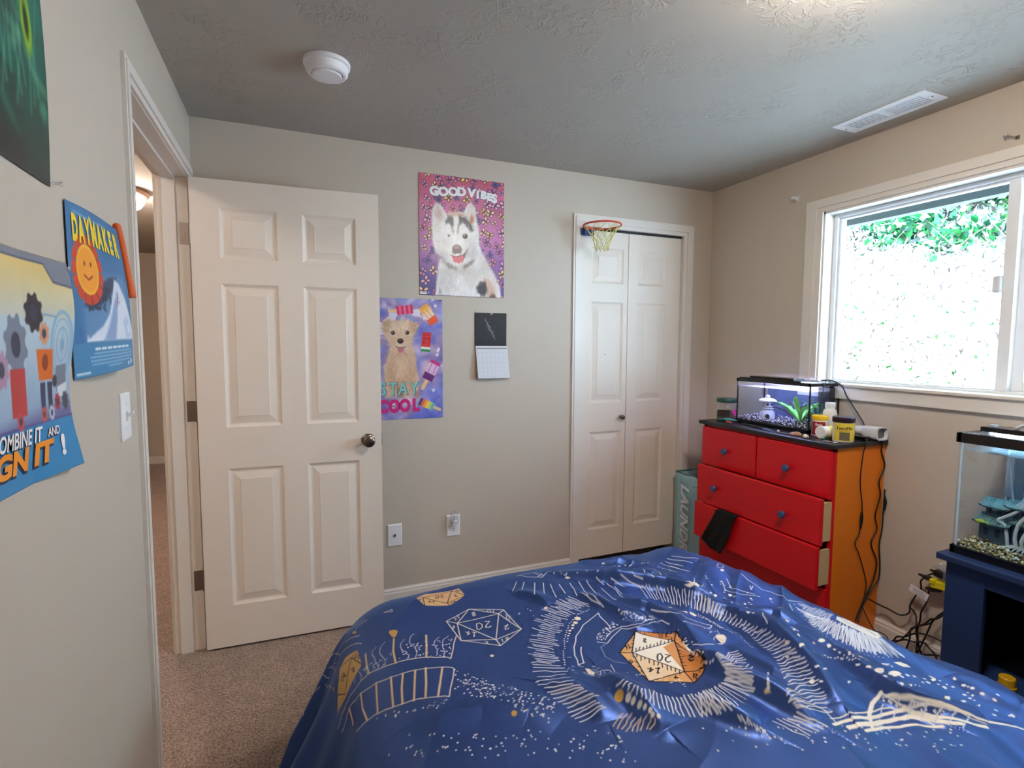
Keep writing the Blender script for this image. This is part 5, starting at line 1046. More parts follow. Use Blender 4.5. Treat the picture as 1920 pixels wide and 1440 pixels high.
# sunken house ornament
sk_=mat('weathered teal resin',(40,64,66),.6,bump=.5,scale=90,var=.3,vscale=60); rt=mat('pale root resin',(176,184,180),.6,bump=.4,scale=80,var=.15,vscale=40)
oc=Vector((2.30,.975,.672)); og=thing('sunken_house','grey green sunken pagoda house ornament wrapped in pale roots in the larger aquarium','aquarium ornament',oc)
mb=MB(); mb.ball(oc+Vector((.0,-.04,0)),.09,18,(.8,1.5,.12)); mb.build('base_rock',sk_,og,smooth=True)
def house(c,w_,d_,h_,rh_,nm):
    mb=MB(); mb.box(c[0]-w_/2,c[0]+w_/2,c[1]-d_/2,c[1]+d_/2,c[2],c[2]+h_); mb.build(nm,sk_,og,bevel=.002)
    mb=MB()
    for s in(-1,1): mb.box(c[0]-w_/2-.002,c[0]-w_/2,c[1]+s*d_*.22-.006,c[1]+s*d_*.22+.006,c[2]+h_*.3,c[2]+h_*.75)
    mb.build('dark_window_patch',M['slot'],og)  # black patches paint the dark interior behind the house windows
    # curved tiled roof, ridge along y
    z0=c[2]+h_; V=[];n_=8; L2=d_/2+.014; 
    for s in(-1,1):
        for i in range(6):
            t=i/5; x=s*(w_/2+.016)*(1-t); z=z0-.004+rh_*(t**1.5)+.004*(1-t)**3
            for k in range(n_+1): y=-L2+2*L2*k/n_; up_=.006*(abs(k/n_-.5)*2)**4*(1-t); V.append((c[0]+x,c[1]+y*(1-.12*t),z+up_))
    F=[(q*6*(n_+1)+i*(n_+1)+k,q*6*(n_+1)+i*(n_+1)+k+1,q*6*(n_+1)+(i+1)*(n_+1)+k+1,q*6*(n_+1)+(i+1)*(n_+1)+k) for q in(0,1) for i in range(5) for k in range(n_)]
    o=MB().add(V,F).build('roof',sk_,og); so_=o.modifiers.new('thick','SOLIDIFY'); so_.thickness=.004
    mb=MB()
    for k in range(n_*2+1):
        y=c[1]+(-L2+2*L2*k/(n_*2))*.95
        for s in(-1,1): mb.tube([(c[0]+s*(w_/2+.015),y,z0+.001),(c[0]+s*(w_/2+.015)*.5,y,z0+rh_*.36+.002),(c[0],y,z0+rh_+.001)],.0022,5,2)
    for q in(.25,.5,.75): 
        for s in(-1,1): mb.tube([(c[0]+s*(w_/2+.015)*(1-q),c[1]-L2*.93,z0+rh_*q**1.5+.001),(c[0]+s*(w_/2+.015)*(1-q),c[1]+L2*.93,z0+rh_*q**1.5+.001)],.0014,5,1)
    mb.build('roof_tiles',mat('highlight teal tiles',(112,156,154),.55,var=.2,vscale=60),og,smooth=True)  # pale tile colour imitates bright highlights on the dark body
house((oc.x-.01,oc.y+.055,oc.z+.002),.07,.075,.062,.028,'lower_storey'); house((oc.x-.005,oc.y+.055,oc.z+.090),.052,.055,.032,.026,'upper_storey')
house((oc.x+.01,oc.y-.035,oc.z+.002),.07,.085,.078,.030,'lower_storey'); house((oc.x+.0,oc.y-.01,oc.z+.100),.046,.05,.034,.022,'upper_storey'); house((oc.x+.02,oc.y-.15,oc.z+.002),.07,.09,.07,.028,'lower_storey')
rr_=rs(77)
roots=[[(-.05,-.02,.0),(-.048,-.012,.04),(-.035,-.015,.085),(-.02,-.03,.12),(-.01,-.035,.165),(0,-.03,.21)],[(-.05,.005,.0),(-.052,.008,.035),(-.046,.018,.07),(-.05,.035,.085),(-.045,.02,.10),(-.03,-.01,.13),(-.012,-.028,.18)],
[(-.05,-.065,.0),(-.055,-.055,.05),(-.045,-.06,.09),(-.03,-.05,.13),(-.01,-.04,.18),(.0,-.04,.212)],[(-.05,-.09,.0),(-.058,-.085,.06),(-.05,-.075,.12),(-.03,-.055,.16),(-.005,-.045,.20)],[(.03,-.05,.1),(.02,-.045,.15),(.005,-.035,.2)],
[(-.035,.06,.115),(-.03,.03,.125),(-.02,.0,.14),(-.008,-.02,.17)],[(-.052,-.04,.0),(-.06,-.035,.03),(-.05,-.04,.06),(-.055,-.05,.08),(-.04,-.045,.11)],[(-.045,-.11,.03),(-.05,-.10,.10),(-.03,-.08,.14),(-.01,-.05,.17)]]
for k,P_ in enumerate(roots):
    MB().tube([oc+Vector(p_) for p_ in P_],[.007,.0055,.006,.0065,.008,.010][:len(P_)] if len(P_)==6 else [.0055]*(len(P_)-1)+[.008],8).build('root',rt,og,smooth=True)
mb=MB(); mb.lathe(oc+Vector((-.004,-.034,.185)),[(.014,0),(.013,.015),(.017,.026),(.012,.027),(.009,.022),(.001,.021)],n=14); mb.build('stump',rt,og,smooth='auto')
for k in range(9):
    a=-.04+.01*k-.05; MB().tube([oc+Vector((-.05,a,.008)),oc+Vector((-.066-.006*(k%3),a-.006+.002*k,.006)),oc+Vector((-.085,a-.012+.003*k,.002))],[.0045,.0035,.0015],6).build('root',rt,og,smooth=True)
fi=thing('fish','small yellow-green fish in front of the house ornament','fish',(2.235,1.055,.742)); fc=Vector((2.235,1.055,.742)); fm=mat('yellow green scales',(176,205,70),.35)
MB().ball(fc,.008,14,(.45,2.0,.8)).build('body',fm,fi,smooth=True); MB().prism([fc+Vector((0,-.014,0)),fc+Vector((0,-.026,.007)),fc+Vector((0,-.023,0)),fc+Vector((0,-.026,-.007))],(.001,0,0)).build('tail',fm,fi); MB().prism([fc+Vector((0,.004,.005)),fc+Vector((0,-.004,.011)),fc+Vector((0,-.010,.004))],(.001,0,0)).build('fin',fm,fi)
# ================================================================ LAUNDRY HAMPER
hm=thing('laundry_hamper','pale teal fabric laundry hamper in the corner behind the dresser','laundry hamper',(2.37,2.53,0))
hx0,hx1,hy0,hy1,hz_=2.238,2.500,2.395,2.662,.556
n_=14; V=[];F=[];nz=16
per=[]
for k in range(n_): per.append((hx0,hy1+(hy0-hy1)*k/n_))
for k in range(n_): per.append((hx0+(hx1-hx0)*k/n_,hy0))
for k in range(n_): per.append((hx1,hy0+(hy1-hy0)*k/n_))
for k in range(n_): per.append((hx1+(hx0-hx1)*k/n_,hy1))
for i in range(nz+1):
    z=hz_*i/nz
    for k,(x,y) in enumerate(per):
        d=.006*noise.noise(Vector((x*9,y*9,z*7)))-.004*math.sin(math.pi*i/nz); cx_,cy_=(hx0+hx1)/2,(hy0+hy1)/2; L_=math.hypot(x-cx_,y-cy_); V.append((x+(x-cx_)/L_*d,y+(y-cy_)/L_*d,z+.001))
NP=len(per); F=[(i*NP+k,i*NP+(k+1)%NP,(i+1)*NP+(k+1)%NP,(i+1)*NP+k) for i in range(nz) for k in range(NP)]+[tuple(range(NP))[::-1]]
teal=mat('pale teal fabric',(160,200,210),.8,bump=.3,scale=260,var=.05)
o=MB().add(V,F).build('bag',teal,hm,smooth=True); so_=o.modifiers.new('cloth','SOLIDIFY'); so_.thickness=.002; so_.offset=0
mb=MB(); mb.tube([(hx0,hy0,hz_),(hx1,hy0,hz_),(hx1,hy1,hz_),(hx0,hy1,hz_)],.005,8,1,True); mb.build('rim',mat('teal rim binding',(92,136,142),.7),hm,smooth=True)
MB().box(hx0+.006,hx1-.006,hy0+.006,hy1-.006,.35,.40).build('inside_shade',mat('dark lining',(22,24,28),.9),hm)  # dark slab stands in for the shade inside the hamper
mb=MB()
for q in(hy1-.04,hy1-.14): mb.box(hx0-.0075,hx0-.0045,q-.008,q+.008,hz_-.07,hz_-.01)
mb.box(hx0-.006,hx0-.0035,hy0,hy1,hz_-.050,hz_-.044); mb.build('strap',teal,hm)
def hfn2(u,v): 
    y=hy1-.045-v; z=.478-u; d=.006*noise.noise(Vector((hx0*9,y*9,z*7))); return (hx0-.0075-d*.2,y,z)
lettering('lettering',[('LAUNDRY',.098,.225,.045,math.pi*0,.003,.25,1.06)],lambda u,v:Vector(hfn2(u,v)),mat('white hamper print',(226,230,236),.6),hm)
# ================================================================ BED
bd=thing('bed','bed with mattress and wooden frame under the quilt cover','bed',(.78,.45,0))
MB().box(.30,1.27,-.55,1.46,.32,.545).build('mattress',mat('white ticking',(220,220,225),.8),bd,bevel=.03,seg=3)
mb=MB(); mb.box(.30,1.27,-.57,1.46,.20,.318); mb.build('frame',mat('brown bed frame',(92,64,44),.5),bd,bevel=.004)
for x,y in((.32,1.40),(1.21,1.40),(.32,-.53),(1.21,-.53)): MB().box(x,x+.05,y,y+.05,0,.20).build('leg',mat('brown leg',(92,64,44),.5),bd)
MB().box(.27,1.30,-.62,-.57,.0,1.0).build('headboard',mat('brown headboard',(92,64,44),.5),bd,bevel=.006)
PAR=[.285,1.273,1.492,.599,.22,67.6,83.4,73.7,-5.,0.,.136]
def duvet_shape(u,v,folds=(),wr=True):
    """cloth coordinates -> position of the quilt cover lying on the bed"""
    X0,X1,Y1,Z0,r,tL,tR,tF,tC,dm,sk=PAR
    X1=X1+sk*np.clip(1.5-v,0,1.2)
    du=np.where(u<X0,u-X0,np.where(u>X1,u-X1,0.)); dv=np.maximum(v-Y1,0.)
    s=np.hypot(du,dv); sn=np.maximum(s,1e-9); nx=du/sn; ny=dv/sn
    th=np.radians(tL*np.where(nx<0,nx**2,0)+tR*np.where(nx>0,nx**2,0)+tF*ny**2+0*(s<1e-9))
    th=np.where(s<1e-9,1.,th)
    corner=np.where((nx<0),(2*np.abs(nx*ny)),0)
    th=th-np.radians(tC)*corner
    a=np.minimum(s/r,th); g=r*np.sin(a); h=r*(1-np.cos(a)); e=np.maximum(s-r*th,0)
    g=g+e*np.cos(th); h=h+e*np.sin(th)
    # rippled hanging hem
    t=np.where(ny>np.abs(nx),u,-v)+.35*np.arctan2(ny,nx+1e-9)*(s>0)
    ramp=np.clip((s-.16)/.35,0,1)**1.3
    rip=(.030*np.sin(t*19+.6)+.014*np.sin(t*43+2))*ramp
    g=g+rip
    x=np.clip(u,X0,X1)+nx*g; y=np.minimum(v,Y1)+ny*g
    # soft dome of the filling
    cu=np.clip((u-X0)/(X1-X0),0,1); cv=np.clip((Y1-v)/2,0,1)
    dome=.012*np.sin(np.pi*cu)-dm*np.clip((v-1.1)/.6,0,1)*np.clip((1.-u)/.7,0,1)+.012*np.clip((u-1.0)/.4,0,1)*np.clip((v-.9)/.4,0,1)
    z=Z0-h+dome
    if wr:
        f=np.zeros_like(z)
        fade=np.clip(1-(s-.1)/.3,.15,1)
        for (p,A,w1,w2) in folds:
            f+=A*ridge(u,v,np.array(p),w1,w2)
        f+=.006*np.sin(7.1*u+3.3*v+1.2*np.sin(5*v))*np.sin(4.3*v-2.1*u)
        q=u*.55+v*.83; p2=u*.83-v*.55
        side=np.clip((u-.75)/.3,.12,1)
        f+=side*(.0062*np.sin(31*p2+4*np.sin(3.2*q)+1.)*np.sin(6*q+2)+.0036*np.sin(58*p2+5*np.sin(4.7*q))*np.sin(9*q+1))
        def rg(x,k): return (1-np.abs(np.sin(x)))**k
        f+=side*(.007*rg(13*p2+2.2*np.sin(2.1*q)+.4,4)*(.5+.5*np.sin(4.1*q+1.))+.0045*rg(24*p2-2.6*np.sin(3.3*q)+1.7,4)*(.5+.5*np.sin(7.3*q+2.)))
        f+=.004*rg(9*u-7*v+1.5*np.sin(6*u),5)*(.5+.5*np.sin(5*u+8*v))
        z=z+f*fade
    z=np.maximum(z,.025+.004*np.sin(9*u+7*v))
    return x,y,z
def ridge(u,v,P,w1,w2):
    """a fold along a polyline: w1 wide on its left, w2 on its right, fading to both ends"""
    best=np.full(u.shape,9.); val=np.zeros(u.shape); L=0; segs=np.linalg.norm(np.diff(P,axis=0),axis=1); T=segs.sum()
    for i in range(len(P)-1):
        a=P[i];d=P[i+1]-a;l=segs[i]
        t=np.clip(((u-a[0])*d[0]+(v-a[1])*d[1])/l**2,0,1)
        ex=u-a[0]-t*d[0]; ey=v-a[1]-t*d[1]; dist=np.hypot(ex,ey)
        sg=d[0]*ey-d[1]*ex
        w=np.where(sg>0,w1,w2); pr=np.exp(-(dist/w)**2)*np.sin(np.pi*np.clip((L+t*l)/T*.96+.02,0,1))**.6
        m=dist<best; val=np.where(m,pr,val); best=np.where(m,dist,best); L+=l
    return val

PAL=[[228, 214, 190], [222, 178, 125], [22, 22, 34], [206, 160, 80], [225, 185, 140], [225, 185, 120], [190, 180, 205], [226, 222, 224], [225, 190, 150], [236, 230, 220], [150, 160, 200], [205, 130, 60], [214, 150, 90], [214, 150, 85], [232, 205, 170], [220, 165, 105], [222, 170, 115], [215, 160, 100], [60, 82, 142], [170, 180, 215], [225, 230, 240], [226, 228, 228], [222, 190, 130], [210, 215, 225]]
FOLDS=[[[[784,1466],[928,1358],[1052,1282],[1096,1198],[1144,1138]],0.039,0.0414,0.018000000000000002],[[[1068,1158],[1116,1094],[1128,998],[1104,882],[1084,802],[1028,698]],0.048,0.0552,0.0216],[[[772,1338],[800,1250],[828,1178],[872,1134]],0.021,0.0276,0.014400000000000001],[[[840,1258],[912,1186],[932,1122],[916,1022],[904,950]],0.03,0.0414,0.018000000000000002],[[[860,954],[876,898],[884,870]],0.027,0.032200000000000006,0.018000000000000002],[[[864,914],[896,822],[924,750],[940,682]],0.039,0.046000000000000006,0.019799999999999998],[[[632,974],[628,910],[644,866],[648,818],[652,782]],0.039,0.046000000000000006,0.019799999999999998],[[[1240,858],[1200,778],[1168,706],[1168,650],[1180,602]],0.033,0.046000000000000006,0.018000000000000002],[[[1188,1082],[1228,1038],[1240,974]],0.018,0.032200000000000006,0.018000000000000002],[[[1216,978],[1208,870],[1204,806]],0.015,0.046000000000000006,0.018000000000000002],[[[1152,722],[1152,674],[1212,626],[1280,570]],0.024,0.0368,0.018000000000000002],[[[1012,1414],[1084,1354],[1140,1278]],0.015,0.046000000000000006,0.018000000000000002],[[[896,1558],[1024,1502],[1112,1418]],0.018,0.046000000000000006,0.018000000000000002],[[[600,1422],[644,1366],[668,1314]],0.015,0.0276,0.0135],[[[228,1014],[348,994],[436,942],[472,886]],0.015,0.06440000000000001,0.036000000000000004],[[[500,998],[540,958],[568,910],[560,850]],0.024,0.046000000000000006,0.022500000000000003],[[[816,1158],[816,1106],[860,1090]],0.012,0.0276,0.0135],[[[756,826],[788,762],[820,706]],0.03,0.046000000000000006,0.019799999999999998],[[[1392,690],[1372,614],[1388,562]],0.015,0.0552,0.027],[[[988,962],[996,814],[996,710]],0.018,0.0368,0.018000000000000002]]
MARKS=[[0,0,25,[372,1366,448,1398,536,1350,544,1242,464,1190,380,1254,372,1366]],[0,0,25,[396,1342,516,1338,464,1222,396,1342]],[0,0,25,[372,1366,396,1342]],[0,0,25,[396,1342,448,1398]],[0,0,25,[448,1398,516,1338]],[0,0,25,[536,1350,516,1338]],[0,0,25,[516,1338,544,1242]],[0,0,25,[464,1222,544,1242]],[0,0,25,[464,1222,464,1190]],[0,0,25,[464,1222,380,1254]],[0,0,25,[396,1342,380,1254]],[0,0,25,[476,1290,468,1286,460,1290,464,1298,480,1314,468,1318]],[0,0,25,[440,1286,452,1294,456,1306,452,1318,444,1318,440,1306,436,1290,440,1286]],[0,0,22,[452,1370,456,1362,448,1358,448,1366,452,1370,456,1370,456,1378,448,1374,452,1370]],[0,0,17,[508,1354,504,1350,508,1362]],[0,0,17,[512,1362,508,1366]],[0,0,17,[492,1358,500,1358,500,1362,500,1370,496,1370,492,1366,492,1362,492,1358]],[0,0,20,[532,1326,536,1326,528,1310]],[0,0,20,[524,1310,528,1306]],[0,0,20,[536,1314,540,1318,540,1310,536,1306,528,1302,532,1294]],[0,0,25,[516,1262,512,1258,504,1258,508,1266,520,1278,508,1274]],[0,0,17,[476,1214,480,1218,476,1206]],[0,0,17,[476,1206,480,1206]],[0,0,17,[492,1214,488,1218,496,1222,496,1218,492,1214,488,1210,488,1206,496,1214,492,1214]],[0,0,17,[436,1226,440,1222,440,1218,436,1218,440,1214,436,1214,432,1218]],[0,0,22,[420,1262,416,1258,424,1278]],[0,0,22,[428,1274,420,1282]],[0,0,22,[412,1290,404,1274,412,1278,404,1290]],[0,0,17,[408,1366,408,1362,408,1378]],[0,0,17,[412,1378,404,1374]],[0,0,17,[396,1358,400,1366,400,1370,396,1374,396,1370,396,1366,400,1370]],[0,0,20,[376,1318,380,1322,384,1326,384,1334,380,1330,380,1326,384,1326]],
[1,1,0,[320,1522,352,1534,432,1526,456,1530,460,1474,404,1442,336,1470]],[0,2,22,[340,1514,432,1522]],[0,2,22,[432,1522,400,1458]],[0,2,22,[340,1514,400,1458]],[0,2,22,[340,1514,336,1470]],[0,2,22,[320,1522,340,1514]],[0,2,22,[400,1458,404,1442]],[0,2,22,[432,1522,460,1474]],[0,2,22,[400,1458,460,1474]],[0,2,22,[400,1494,400,1494,400,1494,396,1494,392,1494,392,1498,392,1498,396,1502,400,1506,400,1506,396,1510,392,1506]],[0,2,22,[380,1494,384,1498,388,1506,384,1510,380,1510,376,1502,376,1498,380,1494]],[0,2,22,[436,1478,436,1482,436,1482,432,1482,432,1482,432,1486,432,1486,432,1486,436,1490,436,1490,432,1494,432,1494]],[0,2,17,[364,1474,364,1474,364,1482]],[0,2,17,[368,1482,360,1486]],[0,2,17,[356,1490,352,1486,352,1482,356,1482,356,1482,356,1486,352,1486,352,1490]],[0,2,17,[444,1518,448,1522,444,1514]],[0,2,17,[444,1514,444,1510]],[0,2,17,[448,1514,452,1518,452,1514,452,1514,452,1510,452,1510,452,1510,452,1510,448,1510,448,1506,448,1506,452,1506]],[0,2,17,[412,1458,412,1458,412,1450]],[0,2,17,[408,1450,412,1450]],[0,2,17,[420,1454,420,1458,420,1458,424,1458,420,1454,416,1454,420,1454,424,1454,420,1454]],[0,2,17,[328,1502,332,1502,332,1506,328,1506,328,1506,328,1502,332,1506]],
[1,3,0,[124,1410,128,1330,108,1318,84,1306,60,1294,40,1294,12,1302,32,1346,52,1382,60,1422,84,1434]],[0,2,22,[104,1402,128,1330]],[0,2,22,[104,1402,124,1410]],[0,2,22,[104,1402,64,1422]],[0,2,22,[104,1402,76,1342,60,1306]],[0,2,22,[60,1306,32,1346]],[0,2,22,[60,1306,12,1306]],[0,2,22,[116,1394,120,1394,116,1382]],[0,2,22,[112,1390,116,1382]],[0,2,22,[124,1382,124,1382,124,1382,124,1382,124,1378,124,1378,124,1374,124,1374,120,1374,120,1374,124,1366,124,1366]],[0,2,25,[104,1342,104,1338,104,1338,100,1342,100,1338,100,1342,100,1342,100,1350,104,1350,104,1354,100,1354,96,1358]],[0,2,22,[76,1366,76,1366,76,1362,76,1358,72,1362,72,1366,72,1366,72,1374,72,1382,72,1382,68,1382,68,1378]],[0,2,22,[64,1358,68,1362,68,1370,64,1378,60,1374,60,1366,60,1362,64,1358]],[0,0,22,[220,1494,244,1494,244,1482,220,1494]],[0,0,28,[4,1258,20,1258,32,1266,48,1266,56,1270,68,1270,76,1274,92,1270,104,1270,116,1274,128,1270,140,1270,156,1262,168,1254,184,1246,200,1238,212,1234,224,1230,236,1226,248,1222,264,1218,276,1214,288,1210,300,1202,312,1198,320,1194,328,1190,332,1182,348,1218,360,1250,376,1282]],[0,0,25,[16,1230,20,1230,28,1226,32,1230,44,1230,52,1238,64,1242,76,1242,92,1234,104,1234,120,1226,136,1218,152,1214,164,1206,176,1198,188,1194,204,1186,220,1182,236,1178,248,1174,260,1170,272,1166,284,1162,296,1158,308,1154,316,1150,324,1146,328,1138,316,1106,300,1070,288,1038,280,1046,268,1050,256,1058,244,1066,232,1074,216,1082,204,1086,188,1094,172,1102,160,1110,144,1118,132,1126,120,1130,108,1134,96,1138,92,1138,84,1142,76,1146]],[0,4,48,[64,1242,64,1182]],[0,4,48,[108,1234,104,1182,112,1134]],[0,4,48,[152,1214,140,1122]],[0,4,48,[188,1194,176,1102]],[0,4,48,[216,1182,204,1138,196,1090]],[0,4,48,[244,1174,220,1078]],[0,4,48,[268,1170,256,1114,244,1070]],[0,4,48,[304,1154,284,1098,268,1054]],[0,5,48,[144,1358,140,1310,140,1270]],[0,5,48,[224,1346,212,1290,208,1234]],[0,5,48,[304,1318,292,1262,280,1214]],
[1,3,0,[216,1382,220,1390,232,1386,240,1374,232,1354,224,1350,220,1362]],[0,6,22,[176,1354,172,1350,164,1346,160,1334,164,1314,164,1302,164,1286,168,1274,168,1262,164,1262]],[0,6,22,[200,1350,196,1346,188,1342,184,1334,180,1322,180,1310,184,1290,188,1270,184,1258,184,1250]],[0,6,22,[248,1322,244,1318,236,1310,232,1298,232,1286,232,1274,240,1262,240,1250,244,1242,240,1234,236,1230,236,1226]],[0,6,22,[276,1338,272,1334,264,1326,260,1314,256,1298,260,1282,264,1270,264,1258,264,1246,260,1234,256,1226,256,1222]],[0,6,22,[332,1294,328,1290,316,1278,312,1266,312,1254,312,1242,312,1230,308,1222,308,1214,304,1210]],[0,6,22,[356,1290,352,1286,340,1278,336,1270,332,1258,328,1242,328,1230,328,1218,324,1210,320,1202]],[0,6,22,[116,1314,120,1290,116,1278]],[0,6,22,[100,1310,96,1294]],[2,7,22,[308,1262]],[2,7,23,[348,1250]],[2,7,23,[232,1266]],[2,7,13,[316,1274]],[2,7,19,[276,1230]],[2,7,15,[284,1210]],[2,7,21,[272,1282]],[2,7,14,[256,1278]],[2,7,12,[292,1214]],[2,7,15,[324,1210]],[2,7,15,[356,1262]],[2,7,20,[344,1234]],[2,7,20,[264,1286]],[2,7,16,[356,1266]],[2,7,14,[264,1230]],[2,7,19,[232,1254]],[2,7,16,[232,1278]],[2,7,18,[272,1274]],[2,7,20,[264,1250]],[2,7,12,[248,1294]],[2,7,12,[328,1266]],[2,7,19,[320,1226]],[2,7,14,[220,1246]],[2,7,21,[336,1206]],[2,7,16,[352,1270]],[2,7,21,[272,1254]],[2,7,22,[248,1278]],[2,7,23,[320,1198]],[2,7,19,[236,1254]],[2,7,23,[332,1218]],[2,7,16,[288,1230]],[2,7,14,[240,1234]],[2,7,14,[324,1278]],[2,7,18,[248,1294]],[2,7,19,[268,1230]],[2,7,17,[328,1234]],[2,7,12,[248,1290]],[2,7,14,[296,1270]],[2,7,20,[328,1274]],[2,7,17,[312,1206]],[2,7,16,[256,1282]],[2,7,22,[296,1286]],[2,7,18,[344,1226]],[2,7,15,[316,1238]],[2,7,17,[268,1226]],[2,7,20,[360,1270]],[2,7,13,[284,1234]],[2,7,22,[268,1274]],[2,7,21,[280,1270]],[2,7,21,[316,1254]],[2,7,15,[276,1266]],[2,7,20,[292,1266]],[2,7,20,[276,1286]],[2,7,19,[284,1210]],[2,7,18,[264,1266]],[2,7,22,[332,1250]],[2,7,21,[272,1262]],[2,7,22,[324,1222]],[2,7,24,[340,1250]],[2,7,18,[344,1234]],[2,7,23,[140,1302]],[2,7,21,[164,1286]],[2,7,21,[180,1258]],[2,7,17,[172,1282]],[2,7,20,[176,1286]],[2,7,14,[176,1254]],[2,7,15,[160,1286]],[2,7,13,[180,1278]],[2,7,13,[160,1270]],[2,7,14,[132,1294]],[2,7,18,[136,1278]],[2,7,19,[156,1286]],[2,7,12,[148,1302]],[2,7,17,[156,1274]],[2,7,16,[136,1306]],[2,7,13,[128,1306]],[2,7,19,[168,1270]],[2,7,17,[204,1278]],[2,7,16,[192,1274]],[2,7,19,[136,1298]],[2,7,19,[204,1286]],[2,7,12,[156,1298]],[2,7,19,[132,1302]],[2,7,23,[136,1298]],[2,7,15,[156,1278]],[2,7,17,[152,1302]],[2,7,19,[280,1030]],[2,7,18,[176,1086]],[2,7,24,[200,1058]],[2,7,18,[212,1050]],[2,7,17,[156,1094]],[2,7,22,[184,1074]],[2,7,15,[136,1110]],[2,7,15,[276,1030]],[2,7,24,[176,1070]],[2,7,18,[184,1074]],[2,7,21,[232,1042]],[2,7,16,[156,1098]],[2,7,16,[216,1046]],[2,7,16,[216,1050]],[2,7,12,[248,1034]],[2,7,23,[176,1074]],[2,7,12,[268,1026]],[2,7,19,[252,1030]],[2,7,18,[244,1038]],[2,7,17,[272,1022]],[2,7,16,[260,1022]],[2,7,22,[256,1018]],[2,7,15,[240,1034]],[2,7,14,[256,1038]],[0,0,22,[172,1506,148,1514,132,1514]],[0,0,22,[140,1462,112,1490,88,1506]],[0,0,22,[140,1418,136,1426,124,1442,112,1454,96,1466,80,1478,68,1482,60,1486]],[0,0,22,[-60,1578,-104,1614,-144,1598]],[0,0,22,[-32,1594,-72,1598,-136,1606]],[0,0,22,[28,1578,36,1562,56,1490]],[0,0,22,[28,1578,20,1582,4,1586,-8,1590,-20,1602,-28,1570,-32,1566,-28,1522]],[0,0,22,[-52,1562,-48,1514,16,1410]],[0,0,22,[8,1522,20,1474]],[0,0,22,[-4,1566,28,1502]],[0,0,22,[164,1526,132,1538,100,1554]],
[1,3,0,[132,1490,132,1486,128,1490,124,1494,124,1494,120,1506,120,1510,120,1514,124,1510,128,1506,132,1498,132,1494]],
